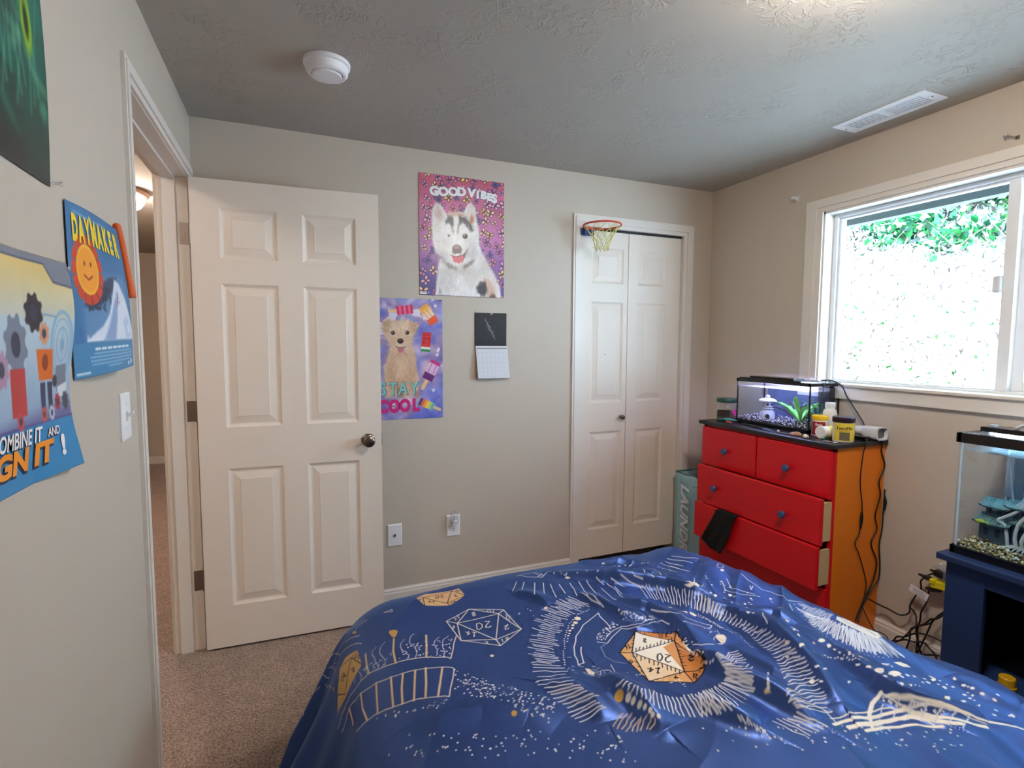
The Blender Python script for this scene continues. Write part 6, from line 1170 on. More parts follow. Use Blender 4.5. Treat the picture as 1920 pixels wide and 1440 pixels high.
[1,3,0,[28,1382,28,1378,24,1378,24,1378,24,1382,24,1386,24,1390,24,1394,24,1398,28,1390,28,1390,28,1386]],[2,7,18,[408,990]],[2,7,19,[368,1006]],[2,7,15,[428,918]],[2,7,20,[464,950]],[2,7,24,[364,1078]],[2,7,13,[480,926]],[2,7,20,[440,922]],[2,7,14,[476,930]],[2,7,14,[408,1034]],[2,7,14,[416,962]],[2,7,13,[404,950]],[2,7,13,[372,998]],[2,7,23,[432,982]],[2,7,16,[360,1058]],[2,7,23,[420,966]],[2,7,20,[368,998]],[2,7,18,[372,1050]],[2,7,19,[464,926]],[2,7,15,[384,1030]],[2,7,14,[440,946]],[2,7,21,[368,1034]],[2,7,20,[380,1046]],[2,7,13,[368,1066]],[2,7,15,[368,1058]],[2,7,16,[456,926]],[2,7,21,[428,922]],[2,7,23,[332,1078]],[2,7,13,[416,942]],[2,7,22,[476,926]],[2,7,16,[372,1054]],[2,7,19,[368,1034]],[2,7,14,[384,1010]],[2,7,22,[456,942]],[2,7,18,[420,1010]],[2,7,21,[424,970]],[2,7,12,[376,994]],[2,7,23,[348,1038]],[2,7,12,[420,998]],[2,7,19,[428,1006]],[2,7,13,[400,998]],[2,7,16,[348,1054]],[2,7,14,[416,1018]],[2,7,14,[368,1030]],[2,7,18,[368,1018]],[2,7,16,[376,1074]],[2,7,20,[472,930]],[2,7,13,[428,1006]],[2,7,20,[420,950]],[2,7,14,[424,934]],[2,7,13,[336,1086]],[2,7,16,[424,1018]],[2,7,15,[384,1018]],[2,7,14,[448,958]],[2,7,23,[388,1038]],[2,7,24,[424,958]],[2,7,21,[324,1094]],[2,7,19,[372,990]],[2,7,16,[472,914]],[2,7,23,[336,1070]],[2,7,13,[432,1002]],[2,7,17,[352,1026]],[2,7,17,[340,1074]],[2,7,12,[360,1014]],[2,7,18,[456,902]],[2,7,13,[400,1006]],[2,7,19,[364,1010]],[2,7,22,[468,930]],[2,7,18,[348,1038]],[2,7,17,[412,990]],[2,7,23,[436,974]],[2,7,22,[384,1022]],[2,7,16,[352,1034]],[2,7,22,[372,1062]],[2,7,13,[364,1010]],[2,7,17,[356,1030]],[2,7,13,[404,962]],[2,7,14,[412,938]],[2,7,13,[376,1022]],[2,7,21,[388,994]],[2,7,20,[436,990]],[2,7,17,[444,946]],[2,7,23,[456,942]],[2,7,15,[448,958]],[2,7,14,[444,930]],[2,7,15,[336,1074]],[2,7,13,[420,946]],[2,7,12,[444,946]],[2,7,16,[332,1078]],[2,7,19,[476,958]],[2,7,16,[372,1034]],[2,7,19,[360,1006]],[2,7,13,[460,946]],[2,7,21,[396,970]],[2,7,22,[428,1010]],[2,7,23,[352,1062]],[2,7,17,[400,990]],[2,7,18,[464,966]],[2,7,13,[472,922]],[2,7,13,[444,934]],[2,7,19,[452,894]],[2,7,17,[428,1002]],[2,7,14,[360,1034]],[2,7,21,[408,966]],[2,7,15,[368,1030]],[2,7,22,[488,938]],[2,7,14,[416,958]],[2,7,12,[448,934]],[2,7,21,[348,1050]],[2,7,22,[448,910]],[2,7,22,[396,1022]],[2,7,17,[440,978]],[2,7,19,[348,1082]],[2,7,16,[364,1046]],[2,7,17,[340,1082]],[2,7,17,[416,994]],[2,7,23,[484,934]],[2,7,18,[440,962]],[2,7,19,[440,930]],[2,7,15,[432,954]],[2,7,16,[332,1070]],[2,7,21,[432,982]],[2,7,15,[408,1030]],[2,7,21,[416,934]],[2,7,23,[452,978]],[2,7,21,[448,970]],[2,7,18,[408,954]],[2,7,24,[448,914]],[2,7,12,[408,974]],[2,7,20,[376,994]],[2,7,19,[480,950]],[2,7,20,[372,994]],[2,7,16,[424,982]],[2,7,16,[444,914]],[2,7,23,[388,1030]],[2,7,21,[376,1050]],[2,7,19,[352,1034]],[2,7,21,[468,954]],[2,7,18,[396,998]],[2,7,15,[452,914]],[2,7,14,[444,986]],[2,7,19,[328,1086]],[2,7,14,[404,954]],[2,7,20,[428,974]],[2,7,18,[420,934]],[2,7,16,[472,958]],[2,7,23,[460,938]],[2,7,22,[388,1042]],[2,7,14,[384,978]],[2,7,14,[344,1050]],[2,7,21,[404,950]],[2,7,22,[352,1014]],[2,7,23,[348,1006]],[2,7,13,[340,1010]],[2,7,14,[332,1126]],[2,7,20,[340,1066]],[2,7,17,[372,1062]],[2,7,13,[352,1058]],[2,7,20,[356,1054]],[2,7,23,[332,1018]],[2,7,21,[316,1066]],[2,7,18,[344,1102]],[2,7,23,[332,1046]],[2,7,18,[344,1078]],[2,7,19,[352,1018]],[2,7,22,[340,1086]],[2,7,17,[360,1086]],[2,7,13,[328,1062]],[2,7,18,[344,1106]],[2,7,17,[372,1010]],[2,7,16,[384,1042]],[2,7,21,[380,1062]],[2,7,15,[352,1106]],[2,7,18,[348,1066]],[2,7,24,[324,1114]],[2,7,13,[344,1062]],[2,7,20,[320,1034]],[2,7,17,[360,1086]],[2,7,19,[364,1034]],[2,7,20,[364,1010]],[2,7,21,[328,1134]],[2,7,22,[332,1030]],[2,7,24,[376,1026]],[2,7,14,[352,1006]],[2,7,24,[364,1034]],[2,7,17,[384,1030]],[2,7,15,[332,1074]],[2,7,14,[368,1066]],[2,7,17,[356,1090]],[2,7,14,[360,998]],[2,7,24,[308,1062]],[2,0,50,[428,1154]],[2,3,58,[396,938]],[2,7,15,[600,1326]],[2,7,12,[600,1286]],[2,7,15,[572,1318]],[2,7,21,[604,1314]],[2,7,24,[568,1314]],[0,7,21,[768,1274,756,1294,748,1314,736,1334]],[0,7,21,[764,1262,756,1286,744,1302,732,1322]],[0,7,21,[752,1278,744,1294,732,1310,724,1326]],[0,7,21,[752,1270,744,1282,732,1298,724,1314]],[0,7,21,[744,1274,732,1294,716,1306,704,1330]],[0,7,21,[740,1266,728,1282,716,1298,708,1314]],[0,7,21,[732,1266,716,1286,704,1302,692,1326]],[0,7,21,[732,1250,716,1274,704,1294,688,1318]],[0,7,21,[712,1270,704,1286,692,1302,680,1314]],[0,7,21,[704,1270,700,1274,688,1294,684,1298]],[0,7,21,[708,1246,700,1262,688,1282,676,1298]],[0,7,21,[692,1258,684,1270,676,1294,664,1306]],[0,7,21,[696,1246,684,1266,668,1278,656,1302]],[0,7,21,[688,1242,676,1262,660,1278,648,1298]],[0,7,21,[680,1242,664,1262,652,1282,636,1306]],[0,7,21,[676,1230,664,1242,652,1262,644,1278]],[0,7,21,[660,1238,652,1250,640,1266,632,1278]],[0,7,21,[656,1230,644,1246,632,1262,620,1278]],[0,7,21,[656,1214,644,1226,632,1246,620,1258]],[0,7,21,[652,1206,632,1226,620,1246,600,1270]],[0,7,21,[640,1210,620,1226,608,1246,592,1266]],[0,7,21,[636,1202,624,1210,612,1230,600,1238]],[0,7,21,[636,1186,620,1202,608,1218,592,1234]],[0,7,21,[628,1182,616,1190,604,1210,592,1222]],[0,7,21,[612,1182,600,1198,584,1214,572,1234]],[0,7,21,[608,1174,600,1182,588,1198,580,1206]],[0,7,21,[604,1166,596,1174,580,1190,572,1198]],[0,7,21,[604,1150,588,1170,576,1186,556,1202]],[0,7,21,[596,1150,588,1158,572,1174,564,1182]],[0,7,21,[596,1134,580,1154,564,1170,544,1186]],[0,7,21,[596,1126,576,1146,560,1158,540,1178]],[0,7,21,[580,1130,568,1138,552,1150,540,1162]],[0,7,21,[576,1118,568,1130,552,1142,540,1154]],[0,7,21,[564,1118,552,1130,536,1142,524,1154]],[0,7,21,[572,1106,560,1114,544,1126,536,1134]],[0,7,21,[568,1094,556,1106,540,1114,528,1126]],[0,7,21,[572,1082,552,1098,536,1110,512,1126]],[0,7,21,[568,1078,552,1090,536,1102,520,1114]],[0,7,21,[568,1070,552,1078,536,1090,520,1102]],[0,7,21,[556,1070,544,1074,528,1086,520,1094]],[0,7,21,[544,1066,536,1074,520,1086,504,1090]],[0,7,21,[560,1050,540,1062,524,1070,504,1082]],[0,7,25,[564,1038,540,1050,524,1058,500,1070]],[0,7,25,[564,1022,536,1034,520,1046,492,1054]],[0,7,25,[552,1010,532,1018,512,1022,492,1030]],[0,7,25,[552,986,524,994,508,1010,480,1014]],[0,7,25,[548,966,520,974,508,990,480,1002]],[0,7,25,[540,954,520,966,504,974,488,986]],[0,7,25,[552,942,528,954,512,962,488,970]],[0,7,25,[552,934,532,946,516,954,492,962]],[0,7,25,[552,930,532,938,516,946,492,950]],[0,7,25,[556,922,536,930,520,938,496,938]],[0,7,25,[564,910,544,918,528,926,504,930]],[0,7,25,[572,902,548,910,532,918,508,918]],[0,7,25,[560,894,544,902,528,906,504,906]],[0,7,25,[564,886,544,894,532,898,504,894]],[0,7,25,[568,878,548,882,532,886,508,886]],[0,7,25,[572,874,548,874,532,874,512,874]],[0,8,22,[600,854,588,850,576,842,564,834]],[0,8,22,[608,850,596,846,584,838,568,826]],[0,8,22,[616,846,600,838,592,830,576,822]],[0,8,22,[616,834,604,830,596,822,580,814]],[0,8,22,[620,826,608,822,600,818,592,810]],[0,8,22,[624,826,620,822,612,818,600,806]],[0,8,22,[632,818,624,818,620,814,608,806]],[0,8,22,[636,810,632,806,628,806,620,802]],[0,8,22,[640,802,636,798,632,798,624,798]],[0,7,22,[632,1482,608,1446,596,1430]],[0,7,22,[652,1470,620,1414]],[0,7,22,[680,1450,640,1366]],[0,7,22,[704,1438,676,1374]],[0,7,22,[720,1422,708,1378,700,1342]],[0,7,22,[744,1410,740,1382,736,1354]],[0,7,22,[780,1406,772,1366,760,1326]],[0,7,22,[812,1406,800,1358,780,1298]],[0,7,22,[836,1398,824,1342,812,1282,812,1234]],[0,7,22,[864,1386,868,1370,872,1354]],[0,7,22,[900,1358,912,1338,924,1318]],[0,7,22,[928,1346,948,1322,976,1298]],[0,7,22,[956,1358,964,1326,984,1310]],[0,7,22,[852,1338,848,1290,844,1246]],[0,7,22,[884,1354,888,1310,868,1246]],[0,7,22,[896,1330,888,1278]],[0,7,22,[776,1326,780,1274,788,1242]],[0,7,22,[792,1314,788,1254,792,1230]],[2,7,28,[904,1390]],[2,7,26,[900,1390]],[2,7,24,[952,1494]],[2,7,22,[920,1382]],[2,7,27,[788,1482]],[2,7,23,[924,1382]],[2,7,18,[820,1430]],[2,7,19,[1100,1434]],[2,7,21,[1040,1454]],[2,7,19,[876,1394]],[2,7,24,[764,1482]],[2,7,22,[1000,1470]],[2,7,21,[880,1482]],[2,7,22,[980,1474]],[2,7,19,[872,1394]],[2,7,16,[932,1378]],[2,7,17,[784,1478]],[2,7,27,[848,1418]],[2,7,15,[904,1478]],[2,7,24,[1040,1454]],[2,7,26,[1036,1454]],[2,7,15,[1044,1454]],[2,7,18,[1084,1438]],[2,7,17,[728,1486]],[2,7,18,[784,1450]],[2,7,20,[724,1490]],[2,7,17,[920,1382]],[2,7,25,[1096,1434]],[2,7,22,[780,1462]],[2,7,22,[788,1446]],[2,7,28,[1028,1466]],[2,7,28,[1008,1470]],[2,7,21,[1076,1438]],[2,7,28,[988,1470]],[2,7,18,[924,1382]],[2,7,25,[792,1450]],
[1,0,0,[796,1430,796,1430,792,1430,784,1430,784,1434,780,1438,780,1438,784,1442,784,1442,792,1438,792,1434,796,1430]],
[1,0,0,[968,1502,968,1502,964,1502,964,1506,960,1506,960,1510,960,1510,960,1510,964,1510,968,1510,968,1506,972,1506]],[0,7,22,[652,1530,676,1498,716,1474,744,1498,764,1502]],[0,7,17,[660,1526,708,1522,716,1482]],[0,7,17,[712,1522,728,1498,704,1482]],[0,7,25,[1236,1482,1256,1434,1316,1430]],[0,7,25,[1212,1474,1228,1426,1256,1398]],[0,7,25,[1192,1462,1196,1418,1204,1386]],[0,7,25,[1164,1450,1176,1414,1176,1378]],[0,7,25,[1176,1414,1180,1366,1204,1350]],[0,7,25,[1128,1422,1148,1390,1144,1346]],[0,7,25,[1072,1394,1084,1358,1064,1294]],[0,7,25,[1052,1398,1008,1314,1016,1298]],[0,7,22,[956,1246,960,1266,968,1290,968,1306]],[0,7,22,[968,1246,976,1270,980,1286,976,1302]],[0,7,22,[972,1234,984,1266,988,1282,988,1298]],[0,7,22,[980,1234,992,1262,996,1278,996,1294]],[0,7,22,[988,1234,996,1254,1008,1274,1008,1282]],[0,7,22,[984,1210,1000,1242,1012,1266,1016,1282]],[0,7,22,[992,1210,1004,1234,1020,1258,1024,1274]],[0,7,22,[996,1202,1012,1226,1024,1250,1032,1266]],[0,7,22,[1000,1190,1020,1222,1032,1242,1040,1262]],[0,7,22,[1004,1186,1028,1218,1040,1238,1048,1254]],[0,7,22,[1012,1182,1032,1210,1048,1230,1052,1246]],[0,7,22,[1012,1170,1036,1198,1048,1218,1056,1234]],[0,7,22,[1028,1174,1044,1198,1056,1214,1064,1222]],[0,7,22,[1020,1154,1044,1186,1056,1198,1068,1218]],[0,7,22,[1028,1154,1044,1174,1056,1186,1072,1202]],[0,7,22,[1028,1142,1044,1162,1056,1174,1076,1194]],[0,7,22,[1036,1138,1052,1154,1064,1170,1080,1186]],[0,7,22,[1040,1130,1056,1150,1072,1162,1088,1182]],[0,7,22,[1044,1126,1060,1142,1072,1150,1092,1174]],[0,7,22,[1044,1114,1060,1130,1072,1138,1096,1162]],[0,7,22,[1052,1110,1068,1122,1076,1130,1100,1154]],[0,7,22,[1060,1106,1068,1114,1076,1122,1084,1130]],[0,7,22,[1056,1094,1072,1110,1076,1114,1084,1118]],[0,7,22,[1060,1090,1076,1102,1080,1106,1088,1110]],[0,7,22,[1064,1082,1080,1094,1084,1098,1092,1102]],[0,7,22,[1064,1074,1080,1086,1088,1090,1096,1094]],
[1,9,0,[1072,1226,1084,1210,1080,1234,1092,1210,1176,1298,1104,1210,1176,1254,1108,1202,1176,1246,1096,1190,1088,1198,1076,1206]],[2,0,58,[648,1306]],[2,0,86,[704,1222]],[2,0,65,[688,1206]],[2,0,43,[676,1198]],[2,0,40,[668,1186]],[2,0,40,[656,1178]],[2,0,30,[648,1166]],[2,0,30,[640,1158]],[2,0,20,[632,1146]],[2,0,20,[624,1134]],[2,0,94,[1008,1114]],[2,0,65,[988,1122]],[2,0,43,[976,1126]],[2,0,36,[960,1126]],[2,0,40,[972,1162]],[2,0,30,[972,1170]],[2,0,30,[944,1154]],[2,0,30,[936,1154]],[2,0,20,[932,1162]],[2,7,16,[572,1050]],[2,7,16,[576,1058]],[2,7,16,[580,1066]],[2,7,16,[580,1070]],[2,7,16,[584,1078]],[2,7,16,[588,1086]],[2,7,16,[592,1094]],[2,7,16,[596,1102]],[2,7,16,[604,1110]],[2,7,16,[608,1118]],[2,7,16,[612,1126]],[2,7,16,[616,1134]],[2,7,16,[620,1142]],[2,7,16,[624,1150]],[2,7,16,[632,1158]],[2,7,16,[636,1166]],[2,7,16,[644,1174]],[2,7,16,[648,1182]],[2,7,16,[656,1190]],[2,7,16,[660,1194]],[2,7,16,[664,1202]],[2,7,16,[672,1210]],[2,7,16,[680,1214]],[2,7,16,[688,1222]],[2,7,16,[692,1222]],[2,7,16,[700,1230]],[2,7,16,[708,1234]],[2,7,16,[716,1242]],[2,7,16,[720,1242]],[2,7,16,[728,1242]],[2,7,16,[736,1246]],[2,7,16,[744,1246]],[2,7,16,[748,1246]],[2,7,16,[756,1250]],[2,7,16,[1012,1110]],[2,7,16,[1016,1110]],[2,7,16,[1020,1106]],[2,7,16,[1020,1102]],[2,7,16,[1024,1098]],[2,7,16,[1024,1094]],[2,7,16,[1028,1094]],[2,7,16,[1028,1086]],[2,7,16,[1032,1086]],[2,7,16,[1032,1078]],[2,7,16,[1032,1074]],[2,7,16,[1032,1070]],[2,7,16,[1036,1066]],[2,7,16,[1036,1062]],[2,7,16,[1036,1058]],[2,7,16,[1036,1050]],[2,7,16,[1036,1046]],[2,7,16,[1036,1042]],[2,7,16,[1036,1038]],[2,7,16,[1040,1034]],[0,7,25,[764,1194,764,1206,768,1218,732,1202,700,1186,680,1166,656,1146,644,1126,628,1106,620,1090,612,1074,608,1054,600,1034,608,1038,616,1038,624,1058,632,1078,636,1086,644,1098]],[0,7,22,[764,1194,764,1170,760,1146]],[0,7,25,[904,1162,912,1146,924,1126,932,1110,952,1078,992,1074,1020,1054,1008,1046,996,1042,976,1050,944,1046,924,1054]],[2,7,16,[772,1158]],[2,7,14,[748,1134]],[2,7,12,[736,1122]],[2,7,23,[708,1106]],[2,7,20,[704,1122]],[2,7,12,[724,1118]],[2,7,16,[736,1142]],[2,7,22,[756,1142]],[2,7,22,[768,1146]],[2,7,16,[716,1118]],[2,7,23,[748,1150]],[2,7,23,[732,1118]],[2,7,22,[776,1158]],[2,7,21,[780,1166]],[2,7,15,[760,1146]],[2,7,23,[712,1118]],[2,7,19,[732,1134]],[2,7,17,[736,1126]],[2,7,22,[720,1134]],[2,7,18,[752,1146]],[2,7,23,[748,1138]],[2,7,16,[764,1154]],[2,7,23,[748,1146]],[2,7,15,[704,1110]],[2,7,15,[740,1146]],[2,7,15,[784,1150]],[2,7,13,[736,1146]],[2,7,16,[716,1102]],[2,7,13,[720,1134]],[2,7,23,[784,1150]],[2,7,15,[768,1142]],[2,7,13,[712,1122]],[2,7,18,[716,1110]],[2,7,22,[700,1114]],[2,7,21,[772,1146]],[2,7,17,[776,1154]],[2,7,12,[744,1142]],[2,7,13,[720,1122]],[2,7,16,[704,1118]],[2,7,22,[780,1158]],[2,7,16,[760,1142]],[2,7,20,[732,1134]],[2,7,16,[772,1142]],[2,7,19,[712,1130]],[2,7,16,[716,1134]],[2,7,20,[716,1126]],[2,7,21,[748,1142]],[2,7,13,[720,1106]],[2,7,21,[748,1130]],[2,7,20,[740,1122]],[2,7,14,[872,1158]],[2,7,13,[844,1150]],[2,7,18,[872,1146]],[2,7,16,[844,1138]],[2,7,20,[852,1142]],[2,7,18,[836,1166]],[2,7,14,[852,1142]],[2,7,14,[844,1150]],[2,7,12,[816,1154]],[2,7,12,[848,1154]],[2,7,17,[832,1174]],[2,7,16,[892,1150]],[2,7,12,[860,1138]],[2,7,23,[828,1170]],[2,7,18,[844,1158]],[2,7,20,[852,1166]],[2,7,18,[868,1142]],[2,7,19,[864,1130]],[2,7,20,[816,1178]],[2,7,16,[832,1154]],[2,7,20,[856,1142]],[2,7,21,[884,1134]],[2,7,19,[868,1150]],[2,7,21,[868,1166]],[2,7,18,[828,1166]],[2,7,18,[864,1134]],[2,7,19,[888,1138]],[2,7,21,[896,1138]],[2,7,21,[896,1146]],[2,7,21,[860,1142]],[2,7,18,[888,1150]],[2,7,24,[856,1138]],[2,7,13,[872,1134]],[2,7,23,[836,1138]],[2,7,21,[872,1146]],[2,7,20,[848,1142]],[2,7,24,[876,1134]],[2,7,20,[848,1150]],[2,7,24,[864,1170]],[2,7,13,[836,1158]],[2,7,15,[820,1150]],[2,7,15,[832,1150]],[2,7,23,[860,1142]],[2,7,15,[848,1154]],[2,7,13,[848,1182]],[2,7,21,[824,1174]],[2,7,15,[892,1142]],[2,7,18,[832,1158]],[2,7,15,[820,1170]],[2,7,13,[820,1162]],[2,7,19,[840,1146]],[2,7,23,[888,1146]],[2,7,17,[812,1162]],[2,7,24,[816,1190]],[2,7,22,[864,1134]],[2,7,18,[816,1190]],[2,7,14,[880,1130]],[2,7,16,[892,1134]],[2,7,18,[820,1178]],[2,7,23,[844,1158]],[0,7,20,[724,1110,756,1130,792,1138,816,1114,860,1130,888,1134]],[0,7,20,[692,1102,712,1086,740,1106,784,1130,816,1102,876,1122,908,1122,908,1090]],[0,10,17,[712,1086,688,1078,676,1038,684,1010,704,994]],
[1,9,0,[804,1098,744,1026,872,1026]],
[1,11,0,[804,1098,900,1054,872,1026]],
[1,9,0,[744,1026,872,1026,808,914]],
[1,12,0,[828,1014,872,1026,808,914,816,954]],
[1,11,0,[872,1026,856,898,808,914]],
[1,13,0,[900,1054,856,898,872,1026]],
[1,9,0,[896,1034,856,898,864,962]],
[1,11,0,[808,914,856,898,800,874]],
[1,14,0,[744,1026,808,914,712,918]],
[1,15,0,[808,914,800,874,712,918]],
[1,16,0,[716,1038,744,1026,712,918]],
[1,17,0,[716,1038,804,1098,744,1026]],[0,2,25,[804,1098,744,1026,872,1026,804,1098]],[0,2,25,[900,1054,872,1026]],[0,2,25,[872,1026,808,914,744,1026]],[0,2,25,[872,1026,856,898]],[0,2,25,[856,898,808,914]],[0,2,25,[808,914,800,874]],[0,2,25,[808,914,712,918]],[0,2,25,[744,1026,712,918]],[0,2,25,[716,1038,744,1026]],[0,2,25,[804,1098,900,1054,856,898,800,874,712,918,716,1038,804,1098]],[0,2,20,[756,1026,764,1038]],[0,2,20,[764,1026,776,1038]],[0,2,20,[776,1026,784,1034]],[0,2,20,[788,1026,796,1038]],[0,2,20,[796,1026,808,1038]],[0,2,20,[808,1026,816,1034]],[0,2,20,[820,1026,828,1038]],[0,2,20,[828,1026,844,1042]],[0,2,20,[840,1026,848,1034]],[0,2,20,[852,1026,864,1038]],[0,2,20,[864,1026,876,1042]],[0,2,20,[868,1014,872,1010]],[0,2,20,[860,1002,864,994]],[0,2,20,[852,990,852,982]],[0,2,20,[844,978,848,970]],[0,2,20,[836,966,844,958]],[0,2,20,[832,954,836,954]],[0,2,20,[824,946,832,942]],[0,2,20,[820,934,828,930]],[0,2,20,[812,922,816,922]],[0,2,20,[752,1018,744,1006]],[0,2,20,[756,1006,744,990]],[0,2,20,[760,998,756,990]],[0,2,20,[764,986,756,974]],[0,2,20,[772,978,760,962]],[0,2,20,[776,966,768,958]],[0,2,20,[780,958,772,946]],[0,2,20,[788,950,776,934]],[0,2,20,[792,942,784,930]],[0,2,20,[796,930,788,922]],[0,2,20,[800,922,792,910]],[0,2,20,[796,1090,792,1090]],[0,2,20,[788,1078,780,1078]],[0,2,20,[780,1070,776,1070]],[0,2,20,[772,1058,764,1058]],[0,2,20,[760,1046,752,1046]],[0,2,20,[752,1034,748,1034]],[0,2,20,[740,1006,736,1014]],[0,2,20,[732,986,728,994]],[0,2,20,[728,970,724,974]],[0,2,20,[720,950,720,958]],[0,2,20,[716,934,712,942]],[0,2,20,[896,1038,892,1034]],[0,2,20,[896,1022,884,1014]],[0,2,20,[892,1006,888,1002]],[0,2,20,[888,990,880,986]],[0,2,20,[884,974,868,962]],[0,2,20,[860,934,856,934]],[0,2,20,[860,922,856,922]],[0,2,20,[856,910,852,910]],[0,2,20,[852,898,852,902]],[0,2,20,[848,898,844,906]],[0,2,20,[840,898,836,898]],[0,2,20,[828,890,824,894]],[0,2,20,[816,882,808,886]],[0,2,20,[816,1090,812,1090]],[0,2,20,[824,1086,824,1082]],[0,2,20,[836,1082,836,1082]],[0,2,20,[852,1082,848,1078]],[0,2,20,[860,1078,856,1070]],[0,2,20,[876,1078,872,1070]],[0,2,20,[888,1074,880,1066]],[0,2,20,[896,1066,888,1058]],[0,2,31,[804,958,796,958,796,966,804,974,820,978,812,986]],[0,2,31,[784,970,792,974,800,982,804,994,796,994,788,986,780,974,784,970]],[0,2,25,[804,1058,804,1050,800,1050,800,1058,804,1058,812,1062,812,1066,808,1066,804,1058]],[0,2,22,[872,1050,864,1050,876,1062]],[0,2,22,[880,1062,872,1062]],[0,2,22,[852,1054,860,1058,864,1062,864,1066,860,1066,852,1062,852,1058,852,1054]],[0,2,28,[848,930,844,934,844,942,848,942,852,934,852,950]],[0,2,31,[752,934,748,934,764,950]],[0,2,31,[764,946,756,950]],[0,2,31,[748,958,736,946,748,950,740,958]],[0,2,22,[712,990,716,990,724,994,724,1002,720,1002,716,994,720,994]],[0,2,22,[780,910,772,902,780,902,772,906]],[0,2,22,[820,886,816,886,828,898]],[0,2,22,[828,894,828,898]],[0,2,22,[820,898,816,890,812,890,816,894,820,898,824,898,824,902,820,898,820,898]],[0,2,20,[752,1046,748,1042,756,1058]],[0,2,20,[756,1058,752,1058]],[0,2,20,[740,1042,744,1046,748,1054,748,1058,744,1054,744,1050,748,1054]],
[1,0,0,[1004,986,988,974,972,966,964,966,956,970,956,978,964,990,980,1002,1000,1014,1008,1014,1016,1010,1016,1002]],
[1,18,0,[1004,986,992,978,976,970,968,970,956,970,956,978,968,990,980,1002,996,1010,1008,1014,1016,1010,1012,998]],
[1,0,0,[980,1002,1000,1010,1016,1010,1012,994,988,974,972,970]],[0,7,28,[632,898,624,898,624,898,616,902]],[0,7,28,[636,890,628,890,628,890,624,890]],[0,7,28,[640,882,632,882,632,878,628,878]],[0,7,28,[644,874,636,870,636,870,632,870]],[0,7,28,[648,870,640,862,640,862,636,858]],[0,7,28,[652,862,644,854,644,850,640,846]],[0,7,28,[660,862,652,850,648,842,644,838]],[0,7,28,[676,870,664,850,656,838,648,830]],[0,7,28,[696,878,668,846,660,834,652,822]],[0,7,28,[696,870,676,842,668,830,660,814]],[0,7,28,[704,866,688,842,680,830,672,814]],[0,7,28,[712,862,700,842,688,826,680,810]],[0,7,28,[716,858,708,838,700,826,688,806]],[0,7,28,[724,854,716,834,704,818,700,802]],[0,7,28,[732,850,724,830,716,818,708,798]],[0,7,28,[740,846,732,826,728,814,720,794]],[0,7,28,[748,846,740,826,736,810,728,790]],[0,7,28,[756,842,748,818,744,806,740,786]],[0,7,28,[764,842,752,810,748,798,748,782]],[0,7,28,[772,838,756,806,756,790,756,778]],[0,7,28,[780,834,760,798,764,782,764,766]],[0,7,28,[788,834,768,794,768,782,772,766]],[0,7,28,[800,834,776,790,776,778,776,762]],[0,7,28,[812,838,796,798,784,774,788,758]],[2,3,94,[612,886]],[2,9,58,[624,870]],[2,9,50,[628,858]],[2,9,50,[632,842]],[2,9,40,[636,830]],[2,9,43,[640,818]],[2,9,40,[640,810]],[2,9,40,[648,802]],
